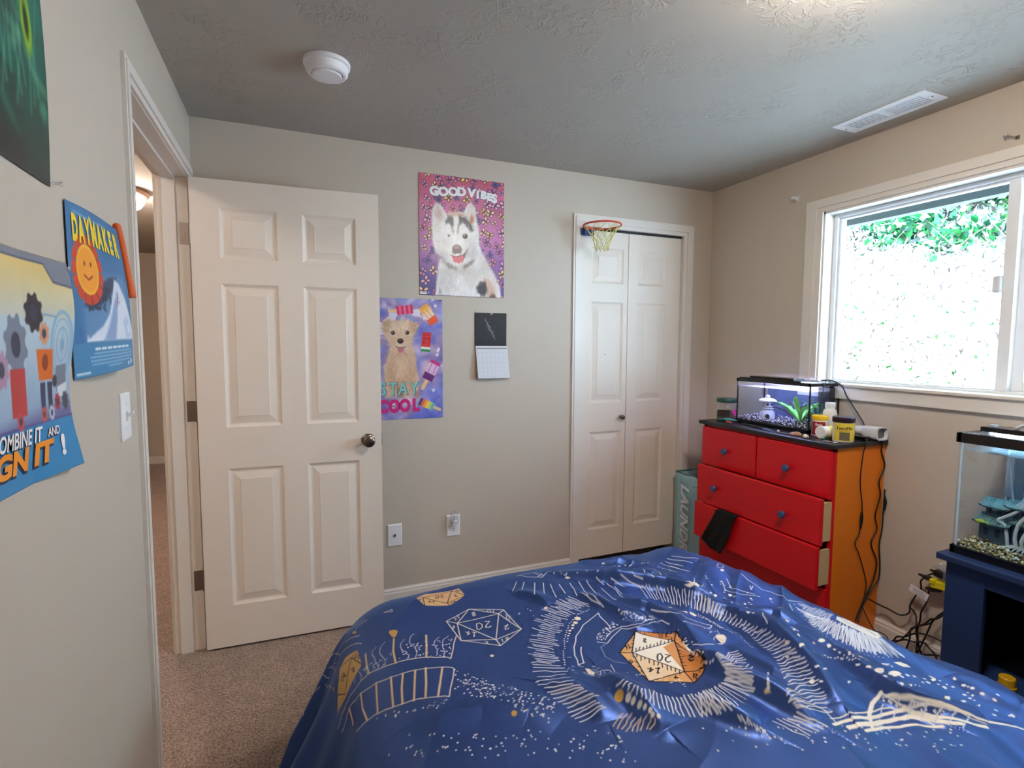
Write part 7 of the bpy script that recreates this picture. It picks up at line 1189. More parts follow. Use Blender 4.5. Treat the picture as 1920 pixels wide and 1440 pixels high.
[1,0,0,[608,1018,616,1014,620,994,612,986,604,994]],[0,7,17,[624,1002,632,990,624,974,620,982]],[0,7,17,[632,990,652,982,648,938]],[0,7,17,[668,1002,660,974]],[0,19,17,[640,986,648,986]],[0,19,17,[616,974,616,966]],[0,19,17,[620,958,624,954]],[0,19,17,[628,1018,632,1018]],[0,19,17,[608,994,612,986]],[0,19,17,[596,994,600,990]],[0,19,17,[636,982,632,962]],[0,19,17,[620,990,624,990]],[0,19,17,[568,1030,576,1034]],[0,19,17,[592,1074,600,1070]],[0,19,17,[596,1002,604,998]],[0,19,17,[576,1010,580,1006]],[0,19,17,[628,1018,636,1014]],[0,19,17,[620,994,624,986]],[0,19,17,[604,986,612,986]],[0,19,17,[600,1030,608,1026]],[0,19,17,[604,994,608,994]],[0,19,17,[576,1026,580,1022]],[0,19,17,[620,1010,628,1006]],[0,19,17,[596,1006,600,1002]],[0,19,17,[612,1002,620,998]],[0,19,17,[632,1006,636,998]],[0,19,17,[584,1038,588,1034]],[0,19,17,[576,1022,580,1018]],[0,19,17,[616,1042,620,1038]],[0,19,17,[608,982,616,982]],[2,7,19,[396,842]],[2,7,21,[560,806]],[2,7,16,[336,882]],[2,7,19,[252,922]],[2,7,18,[528,794]],[2,7,17,[424,842]],[2,7,17,[264,906]],[2,7,16,[192,998]],[2,7,18,[436,830]],[2,7,16,[496,830]],[2,7,17,[464,818]],[2,7,18,[528,842]],[2,7,14,[504,782]],[2,7,23,[488,818]],[2,7,20,[288,894]],[2,7,17,[560,798]],[2,7,13,[204,946]],[2,7,14,[508,838]],[2,7,21,[544,794]],[2,7,16,[308,918]],[2,7,23,[560,810]],[2,7,15,[516,794]],[2,7,19,[452,806]],[2,7,23,[248,922]],[2,7,14,[408,882]],[2,7,12,[428,882]],[2,7,18,[320,910]],[2,7,20,[188,970]],[2,7,18,[288,902]],[2,7,20,[480,818]],[2,7,13,[384,842]],[2,7,22,[192,946]],[2,7,19,[144,994]],[2,7,17,[504,794]],[2,7,21,[196,950]],[2,7,16,[360,894]],[2,7,15,[540,798]],[2,7,14,[556,750]],[2,7,17,[232,922]],[2,7,15,[348,866]],[2,7,15,[408,878]],[2,7,23,[384,870]],[2,7,15,[204,930]],[2,7,16,[312,926]],[2,7,22,[556,798]],[2,7,14,[552,774]],[2,7,15,[344,906]],[2,7,20,[308,926]],[2,7,15,[380,886]],[2,7,17,[236,962]],[2,7,15,[192,970]],[2,7,22,[480,842]],[2,7,15,[540,762]],[2,7,23,[536,798]],[2,7,15,[348,878]],[2,7,23,[472,838]],[2,7,12,[448,842]],[2,7,16,[272,922]],[2,7,18,[408,894]],[2,7,20,[516,770]],[2,7,24,[436,834]],[2,7,18,[484,826]],[2,7,19,[540,790]],[2,7,18,[280,898]],[2,7,24,[536,758]],[2,7,13,[548,826]],[2,7,19,[288,882]],[2,7,15,[280,942]],[2,7,21,[228,966]],[2,7,19,[252,950]],[2,7,20,[204,938]],[2,7,21,[512,790]],[2,7,17,[272,922]],[2,7,17,[308,866]],[2,7,13,[484,814]],[2,7,21,[244,926]],[2,7,17,[264,938]],[2,7,23,[348,886]],[2,7,16,[412,870]],[2,7,17,[376,894]],[2,7,22,[180,974]],[2,7,17,[524,794]],[2,7,14,[388,862]],[2,7,14,[380,866]],[2,7,20,[332,862]],[2,7,20,[304,922]],[2,7,18,[392,878]],[2,7,23,[324,882]],[2,7,19,[312,894]],[2,7,15,[436,862]],[2,7,20,[1152,594]],[2,7,17,[804,694]],[2,7,23,[804,706]],[2,7,21,[720,758]],[2,7,21,[876,690]],[2,7,20,[1168,574]],[2,7,19,[852,646]],[2,7,14,[1104,566]],[2,7,14,[884,650]],[2,7,23,[704,702]],[2,7,20,[1004,638]],[2,7,21,[1148,546]],[2,7,23,[888,654]],[2,7,14,[936,670]],[2,7,23,[1132,554]],[2,7,20,[768,734]],[2,7,15,[888,666]],[2,7,21,[1048,594]],[2,7,17,[888,662]],[2,7,18,[912,666]],[2,7,14,[1136,550]],[2,7,16,[984,598]],[2,7,13,[1088,554]],[2,7,18,[984,630]],[2,7,20,[924,618]],[2,7,22,[1128,594]],[2,7,22,[884,686]],[2,7,23,[968,646]],[2,7,24,[908,642]],[2,7,19,[836,678]],[2,7,24,[816,686]],[2,7,20,[1024,622]],[2,7,20,[976,630]],[2,7,17,[848,658]],[2,7,14,[1092,602]],[2,7,22,[856,702]],[2,7,15,[1168,562]],[2,7,15,[1092,562]],[2,7,14,[828,686]],[2,7,13,[784,706]],[2,7,16,[748,710]],[2,7,20,[1104,550]],[2,7,16,[800,678]],[2,7,20,[1108,586]],[2,7,21,[1044,598]],[2,7,16,[864,698]],[2,7,15,[1168,590]],[2,7,22,[828,686]],[2,7,12,[780,726]],[2,7,17,[836,670]],[2,7,16,[984,618]],[2,7,23,[900,694]],[2,7,14,[1056,630]],[2,7,21,[1068,602]],[2,7,22,[1068,626]],[2,7,21,[788,718]],[2,7,17,[1092,606]],[2,7,17,[1052,622]],[2,7,23,[1176,578]],[2,7,15,[1084,550]],[2,7,14,[780,710]],[2,7,22,[1132,570]],[2,7,23,[916,650]],[2,7,22,[756,734]],[2,7,24,[952,618]],[2,7,21,[1064,602]],[2,7,16,[944,654]],[2,7,12,[1128,570]],[2,7,20,[968,598]],[2,7,20,[916,650]],[2,7,23,[972,626]],[2,7,21,[1096,562]],[2,7,18,[1044,626]],[2,7,23,[816,702]],[2,7,22,[776,682]],[2,7,14,[900,694]],[2,7,16,[980,610]],[2,7,20,[980,646]],[2,7,19,[1060,590]],[2,7,15,[976,658]],[2,7,13,[876,1002]],[2,7,19,[860,890]],[2,7,20,[864,918]],[2,7,24,[884,994]],[2,7,22,[856,898]],[2,7,20,[856,938]],[2,7,19,[896,1014]],[2,7,23,[864,962]],[2,7,16,[864,886]],[2,7,19,[856,930]],[2,7,15,[888,1010]],[2,7,15,[892,1058]],[2,7,13,[888,1038]],[2,7,13,[904,1050]],[2,7,13,[856,902]],[2,7,13,[888,994]],[2,7,16,[868,974]],[2,7,14,[864,918]],[2,7,16,[896,990]],[2,7,22,[884,1050]],[2,7,23,[892,1006]],[2,7,18,[856,942]],[2,7,19,[888,1010]],[2,7,18,[864,886]],[2,7,14,[772,886]],[2,7,15,[752,894]],[2,7,12,[728,926]],[2,7,18,[736,934]],[2,7,20,[728,930]],[2,7,19,[740,914]],[2,7,17,[724,942]],[2,7,20,[756,894]],[2,7,18,[712,946]],[2,7,18,[684,958]],[2,7,22,[776,894]],[2,7,14,[780,890]],[2,7,22,[700,946]],[2,7,14,[708,946]],[2,7,15,[772,870]],[2,7,12,[756,910]],[2,7,19,[748,906]],[2,7,22,[748,918]],[2,7,13,[772,878]],[2,7,20,[728,914]],[2,7,22,[744,922]],[2,7,16,[768,894]],[2,7,15,[764,894]],[2,7,18,[776,878]],[2,7,18,[964,1006]],[2,7,18,[996,1002]],[2,7,15,[1004,1026]],[2,7,12,[996,998]],[2,7,13,[964,1030]],[2,7,15,[1000,1038]],[2,7,23,[1008,1014]],[2,7,19,[980,1038]],[2,7,14,[1012,1022]],[2,7,24,[984,1022]],[2,7,22,[992,1006]],[2,7,22,[992,1026]],[2,7,14,[1012,1026]],[2,7,15,[1016,1030]],[0,7,25,[1040,1134,1056,1150,1068,1158,1084,1178]],[0,7,25,[1048,1130,1060,1138,1068,1146,1092,1170]],[0,7,25,[1052,1118,1064,1130,1068,1134,1084,1146]],[0,7,25,[1052,1106,1068,1118,1076,1126,1096,1142]],[0,7,25,[1060,1102,1072,1110,1080,1114,1088,1122]],[0,7,25,[1056,1086,1072,1102,1084,1106,1092,1110]],[0,7,25,[1056,1078,1076,1090,1084,1098,1096,1102]],[0,7,25,[1056,1066,1080,1082,1088,1090,1100,1090]],[0,7,25,[1064,1062,1084,1074,1092,1078,1100,1082]],[0,7,25,[1072,1058,1088,1066,1096,1066,1100,1070]],[0,7,25,[1076,1050,1092,1058,1096,1058,1104,1054]],[0,7,25,[1080,1042,1092,1046,1096,1046,1100,1046]],[0,7,25,[1084,1034,1092,1038,1096,1034,1104,1034]],[0,7,25,[1088,1026,1096,1026,1100,1022,1108,1022]],[0,7,25,[1088,1014,1096,1014,1104,1014,1108,1010]],[0,7,25,[1088,1006,1100,1006,1104,1002,1108,998]],[0,7,25,[1088,998,1100,998,1104,990,1108,986]],[0,7,25,[1088,986,1100,986,1100,978,1104,966]],[0,7,25,[1080,974,1096,970,1100,966,1104,954]],[0,7,25,[1076,962,1092,958,1096,954,1100,938]],[0,7,25,[1072,950,1088,946,1092,938,1096,926]],[0,7,25,[1068,938,1084,934,1088,926,1092,914]],[0,7,25,[1064,926,1080,922,1084,914,1092,902]],[0,7,25,[1064,914,1080,910,1084,902,1092,890]],[0,7,25,[1064,906,1076,898,1084,890,1088,878]],[0,7,25,[1052,890,1072,890,1080,882,1084,866]],[0,7,25,[1040,874,1068,878,1076,870,1084,854]],[0,7,25,[1036,862,1068,870,1076,862,1080,846]],[0,7,25,[1020,846,1064,858,1072,850,1076,834]],[0,7,25,[1012,834,1060,850,1068,842,1076,822]],[0,7,25,[996,818,1052,838,1064,830,1072,814]],[0,7,25,[992,810,1040,826,1056,822,1068,806]],[0,7,25,[996,802,1036,814,1056,810,1060,794]],[0,7,25,[984,798,1016,798,1044,802,1056,786]],[0,7,25,[984,786,1012,786,1040,790,1048,774]],[0,7,25,[976,782,1000,774,1032,778,1044,762]],[0,7,25,[928,746,984,766,1016,770,1036,758]],[0,7,25,[928,742,984,758,1004,754,1028,746]],[0,7,25,[920,738,976,750,1000,746,1024,734]],[0,7,25,[920,730,964,738,996,738,1020,726]],[0,7,25,[916,730,940,718,984,730,1016,722]],[0,7,25,[920,722,944,714,984,722,1008,714]],[0,7,25,[920,718,936,706,972,714,996,706]],[0,7,25,[920,714,940,702,968,702,996,694]],[0,7,28,[916,710,924,690,936,682,944,666]],[0,7,28,[908,710,916,694,924,682,932,666]],[0,7,28,[896,714,908,698,912,686,920,666]],[0,7,28,[888,718,896,702,900,686,908,670]],[0,7,28,[876,722,884,702,892,690,896,666]],[0,7,28,[860,718,872,702,876,686,888,670]],[0,20,24,[1348,1006,1344,1026,1340,1038,1340,1058]],[0,20,24,[1348,1002,1348,1022,1344,1034,1336,1050]],[0,20,24,[1348,1010,1344,1022,1336,1030,1336,1046]],[0,20,24,[1352,1002,1348,1014,1340,1022,1332,1030]],[0,20,24,[1352,998,1348,1010,1340,1018,1332,1030]],[0,20,24,[1352,998,1348,1010,1340,1018,1328,1022]],[0,20,24,[1356,994,1348,1006,1340,1014,1324,1018]],[0,20,24,[1352,998,1344,1006,1336,1010,1324,1014]],[0,20,24,[1352,994,1348,1002,1336,1006,1324,1010]],[0,20,24,[1356,990,1344,994,1340,1002,1324,1002]],[0,20,24,[1360,986,1348,994,1336,998,1316,998]],[0,20,24,[1356,986,1344,994,1332,994,1308,990]],[0,20,24,[1356,986,1340,986,1332,990,1308,986]],[0,20,24,[1364,982,1344,982,1332,986,1300,978]],[0,20,24,[1356,978,1340,978,1328,982,1308,978]],[0,20,24,[1364,978,1344,978,1332,978,1300,970]],[0,20,24,[1364,974,1348,974,1332,974,1316,970]],[0,20,24,[1368,974,1348,970,1336,970,1316,966]],[0,20,24,[1364,970,1344,966,1328,966,1304,958]],[0,20,24,[1360,966,1340,962,1328,962,1308,954]],[0,20,24,[1360,962,1340,958,1324,954,1300,946]],[0,20,24,[1364,962,1344,954,1332,954,1308,946]],[0,20,24,[1356,954,1344,950,1328,950,1316,946]],[0,20,24,[1364,954,1344,950,1328,946,1304,934]],[0,20,24,[1360,950,1344,946,1328,938,1312,934]],[0,20,24,[1356,946,1344,942,1328,934,1312,930]],[0,20,24,[1352,942,1340,938,1324,930,1308,922]],[0,20,24,[1360,942,1340,934,1324,926,1300,914]],[0,20,24,[1356,938,1340,930,1324,922,1304,914]],[0,20,24,[1368,942,1340,926,1324,918,1300,906]],[0,20,24,[1356,930,1336,922,1320,914,1300,902]],[0,20,24,[1360,930,1340,918,1324,910,1308,902]],[0,20,24,[1368,934,1344,918,1324,906,1308,898]],[0,20,24,[1360,926,1332,910,1316,898,1296,886]],[0,20,24,[1364,926,1336,906,1320,898,1300,886]],[0,20,24,[1376,930,1340,906,1324,894,1304,882]],[0,20,24,[1372,926,1340,902,1320,890,1296,874]],[0,20,24,[1352,910,1336,898,1320,886,1308,878]],[0,20,24,[1364,914,1336,894,1316,878,1296,866]],[0,20,24,[1360,910,1340,894,1320,878,1300,866]],[0,20,24,[1376,918,1344,894,1324,878,1296,858]],[0,20,24,[1364,906,1332,882,1312,866,1288,846]],[0,20,24,[1372,910,1340,886,1316,866,1296,850]],[0,20,24,[1376,910,1336,878,1316,862,1288,838]],[0,20,24,[1368,902,1332,874,1316,858,1288,834]],[0,20,24,[1372,902,1344,878,1320,858,1300,842]],[0,20,24,[1360,890,1332,866,1312,846,1292,830]],[0,20,24,[1364,890,1340,870,1316,850,1304,838]],[0,20,24,[1372,894,1344,870,1320,850,1304,834]],[0,20,24,[1376,894,1340,862,1316,842,1296,822]],[0,20,24,[1396,906,1348,866,1328,846,1300,822]],[0,20,24,[1384,894,1344,858,1320,838,1300,814]],[0,20,24,[1388,894,1352,862,1324,838,1308,818]],[0,20,24,[1372,878,1336,846,1320,826,1300,806]],[0,20,24,[1376,878,1344,846,1320,822,1300,802]],[0,20,24,[1392,890,1356,858,1332,834,1312,810]],[0,20,24,[1400,894,1360,858,1336,834,1316,810]],[0,20,24,[1396,886,1360,854,1336,826,1312,802]],[0,20,24,[1400,890,1364,854,1340,826,1312,798]],[0,20,24,[1380,866,1356,842,1332,814,1316,794]],[0,20,24,[1392,874,1360,842,1336,814,1316,790]],[0,20,24,[1384,866,1352,830,1332,806,1316,782]],[0,20,24,[1380,858,1364,838,1348,814,1332,798]],[0,20,24,[1396,870,1360,830,1348,810,1328,782]],[0,20,24,[1388,858,1364,830,1352,810,1340,790]],[0,20,24,[1388,854,1368,830,1364,814,1352,794]],[0,20,24,[1396,862,1376,830,1368,810,1352,782]],[0,20,24,[1400,862,1384,834,1376,814,1356,786]],[0,20,24,[1396,854,1388,834,1380,814,1368,794]],[0,20,24,[1400,854,1388,830,1384,810,1376,790]],[0,20,24,[1404,862,1396,834,1384,810,1376,782]],[0,20,24,[1408,858,1400,834,1388,810,1380,786]],[0,20,17,[1376,1062,1372,1066,1372,1070,1360,1070]],[0,20,17,[1384,1062,1372,1062,1364,1062,1360,1066]],[0,20,17,[1380,1058,1372,1058,1364,1058,1356,1058]],[0,20,17,[1384,1054,1376,1054,1368,1054,1360,1054]],[0,20,17,[1384,1050,1376,1050,1368,1050,1352,1046]],[0,20,17,[1380,1046,1372,1046,1364,1046,1348,1042]],[0,20,17,[1384,1042,1376,1042,1360,1038,1352,1038]],[0,20,17,[1384,1038,1376,1038,1360,1034,1352,1034]],[0,20,17,[1396,1038,1376,1034,1364,1030,1348,1030]],[0,20,17,[1396,1034,1376,1030,1360,1026,1340,1022]],[0,20,17,[1384,1026,1368,1022,1356,1022,1340,1018]],[0,20,17,[1404,1030,1372,1018,1360,1018,1344,1014]],[0,20,17,[1404,1026,1380,1018,1364,1014,1352,1014]],[0,20,17,[1396,1018,1372,1010,1360,1010,1344,1006]],[0,20,17,[1404,1018,1380,1010,1364,1006,1352,1002]],[0,20,17,[1404,1014,1380,1006,1368,1002,1352,998]],[0,20,17,[1396,1006,1372,998,1360,998,1348,994]],[0,20,17,[1388,998,1368,994,1356,990,1344,990]],[0,20,17,[1400,998,1380,994,1364,986,1352,986]],[0,20,17,[1400,994,1376,986,1364,986,1348,982]],[0,20,17,[1400,990,1376,982,1360,978,1348,978]],[0,20,17,[1400,986,1372,978,1360,974,1340,970]],
[1,21,0,[1404,978,1444,970,1456,934,1424,866,1384,854,1384,894,1376,930,1372,958]],[0,2,17,[1416,978,1416,962,1448,970]],[0,2,17,[1444,970,1432,934,1456,934]],[0,2,17,[1436,954,1424,914]],[0,2,17,[1396,954,1408,922]],[0,2,17,[1432,914,1404,870]],[0,7,25,[872,886,896,890,960,934,980,926]],[0,7,25,[872,882,896,882,956,926,976,918]],[0,7,25,[872,878,896,878,956,918,976,910]],[0,7,25,[872,874,896,874,952,910,972,902]],[0,7,25,[872,870,888,862,952,902,972,894]],[0,7,25,[872,866,884,854,944,894,964,886]],[0,7,25,[872,862,888,850,908,850,964,878]],[0,7,25,[876,858,888,842,896,834,964,866]],[0,7,25,[872,858,884,838,892,826,916,822]],[0,7,25,[872,854,880,838,888,822,900,810]],[0,7,25,[868,854,880,834,884,822,896,802]],[0,7,25,[868,850,876,830,884,818,892,802]],[0,7,25,[864,846,876,830,880,818,892,798]],[0,7,25,[864,846,872,826,880,814,888,798]],[0,7,25,[860,846,872,822,876,810,888,790]],[0,7,25,[856,842,864,822,872,806,884,790]],[0,7,25,[852,846,860,822,864,810,872,790]],[0,7,25,[844,846,848,822,852,806,856,782]],[0,7,25,[840,842,840,814,836,794,828,762]],[0,7,25,[832,846,828,814,808,778,800,750]],[0,7,25,[828,842,816,810,792,770,792,750]],[0,7,25,[820,842,792,794,780,770,784,750]],[0,7,25,[812,842,780,790,776,774,776,758]],[0,7,25,[804,842,772,790,768,778,768,762]],[0,7,25,[796,838,768,794,764,782,764,766]],[0,7,25,[796,842,764,798,760,786,756,774]],[0,7,25,[780,830,756,802,756,790,748,778]],[0,7,25,[784,842,756,806,752,798,740,782]],
[1,9,0,[1232,886,1224,882,1220,882,1212,882,1212,886,1208,886,1212,890,1220,894,1228,898,1236,898,1240,898,1240,894]],
[1,9,0,[1220,862,1216,858,1212,858,1208,858,1208,862,1212,866,1212,866,1216,870,1220,870,1224,870,1224,866,1220,862]],
[1,9,0,[1212,842,1208,842,1208,842,1208,842,1208,846,1208,846,1208,846,1212,850,1212,850,1212,846,1212,846,1212,842]],
[1,9,0,[1208,826,1204,826,1204,826,1204,826,1204,830,1204,830,1204,830,1208,834,1208,830,1208,830,1208,830,1208,826]],
[1,9,0,[1204,814,1204,814,1204,814,1200,814,1200,814,1200,814,1204,818,1204,818,1204,814,1204,814,1204,814,1204,814]],
[1,9,0,[1184,766,1184,766,1184,766,1184,770,1184,774,1184,774,1184,774,1188,778,1188,774,1188,774,1188,770,1188,766]],
[1,9,0,[1188,742,1180,738,1180,738,1180,742,1180,746,1180,750,1180,750,1184,750,1188,750,1192,750,1196,750,1192,746]],
[1,9,0,[1240,746,1220,734,1184,718,1172,714,1176,722,1176,726,1180,730,1188,734,1208,742,1228,750,1244,754,1252,754]],
[1,9,0,[1284,734,1272,730,1264,730,1244,726,1240,730,1224,726,1228,730,1252,742,1268,746,1276,746,1284,742,1284,738]],
[1,9,0,[1180,702,1180,702,1164,694,1164,694,1164,698,1164,698,1164,702,1168,702,1176,706,1192,714,1212,722,1212,722]],
[1,9,0,[1188,674,1188,674,1168,662,1164,662,1164,666,1164,666,1164,666,1168,670,1172,670,1176,670,1184,674,1180,670]],
[1,9,0,[1188,666,1188,666,1180,662,1180,662,1176,662,1188,670,1180,666,1180,666,1184,666,1184,666,1184,666,1264,706]],
[1,9,0,[1268,702,1268,702,1188,658,1184,658,1184,658,1188,662,1260,702,1260,702,1264,702,1264,702,1268,702,1268,702]],
[1,9,0,[1268,694,1268,694,1268,694,1268,694,1268,694,1268,694,1268,698,1272,698,1272,698,1272,698,1276,698,1268,694]],
[1,9,0,[1276,690,1276,690,1276,690,1276,690,1272,690,1272,690,1272,690,1272,690,1280,694,1276,690,1276,690,1276,690]],
[1,9,0,[1296,642,1296,642,1244,618,1236,618,1232,618,1228,618,1232,622,1284,646,1292,650,1296,646,1300,646,1296,642]],
[1,9,0,[1348,698,1340,694,1336,694,1332,694,1328,694,1332,698,1336,702,1340,702,1344,702,1348,702,1352,702,1348,698]],
[1,9,0,[1372,670,1372,670,1368,670,1368,674,1368,674,1372,678,1372,678,1372,678,1376,678,1380,678,1376,674,1376,674]],
[1,9,0,[1040,766,1040,766,1036,766,1032,766,1032,770,1032,774,1036,778,1036,778,1040,778,1044,778,1044,774,1040,766]],
[1,9,0,[1044,750,1040,750,1040,750,1040,750,1040,754,1040,754,1040,758,1044,758,1044,758,1044,754,1044,754,1044,750]],
[1,9,0,[1128,746,1128,746,1124,746,1116,742,1112,742,1116,746,1116,746,1116,746,1124,750,1128,750,1132,750,1132,750]],
[1,9,0,[1100,842,1100,842,1092,842,1088,842,1088,842,1088,846,1088,846,1092,850,1100,850,1104,850,1108,850,1104,846]],
[1,9,0,[1192,926,1136,886,1132,882,1136,886,1128,882,1124,882,1132,886,1132,886,1192,934,1192,934,1196,934,1192,926]],
[1,9,0,[1200,890,1196,886,1196,890,1196,890,1196,894,1196,894,1196,894,1196,894,1196,894,1200,894,1200,894,1200,890]],
[1,0,0,[1088,874,1088,874,1088,874,1088,878,1088,882,1088,882,1088,886,1088,886,1092,886,1092,882,1092,878,1092,874]],
[1,0,0,[1072,858,1072,858,1068,858,1068,858,1068,862,1068,866,1068,866,1072,866,1072,866,1072,862,1072,862,1072,858]],
[1,9,0,[1068,778,1068,778,1068,782,1064,782,1064,782,1064,786,1068,790,1068,790,1068,786,1072,786,1072,782,1072,782]],
[1,9,0,[1088,774,1080,770,1080,770,1076,770,1072,770,1068,770,1068,770,1076,774,1076,774,1080,774,1084,774,1088,774]],
[1,22,0,[904,766,904,762,900,766,900,766,896,770,896,774,896,774,900,774,900,774,904,770,904,770,904,766]],
[1,9,0,[1128,1150,1124,1146,1124,1146,1120,1146,1116,1146,1120,1150,1116,1150,1120,1154,1124,1154,1132,1158,1140,1166,1136,1158]],
[1,9,0,[1208,1170,1204,1170,1204,1170,1200,1170,1200,1174,1200,1174,1200,1178,1208,1182,1208,1182,1212,1182,1212,1178,1212,1174]],
[1,9,0,[1204,1114,1200,1110,1196,1106,1192,1106,1188,1106,1192,1110,1196,1114,1200,1118,1200,1118,1204,1118,1208,1118,1204,1114]],
[1,9,0,[1124,1026,1124,1026,1120,1026,1120,1030,1120,1034,1120,1034,1120,1034,1120,1034,1124,1038,1124,1034,1128,1034,1128,1030]],
[1,9,0,[1312,1310,1312,1310,1304,1306,1304,1310,1300,1310,1296,1310,1296,1310,1304,1318,1312,1322,1316,1322,1320,1322,1324,1322]],
[1,9,0,[1356,558,1348,554,1344,554,1344,558,1340,558,1336,558,1340,562,1344,562,1348,562,1356,562,1352,558,1356,558]],
[1,9,0,[1344,622,1344,622,1340,622,1340,622,1336,622,1340,626,1340,626,1340,626,1344,626,1344,626,1344,622,1344,622]],
[1,9,0,[1324,602,1316,598,1312,598,1316,602,1316,602,1312,602,1312,602,1316,602,1316,602,1320,602,1320,602,1324,602]],
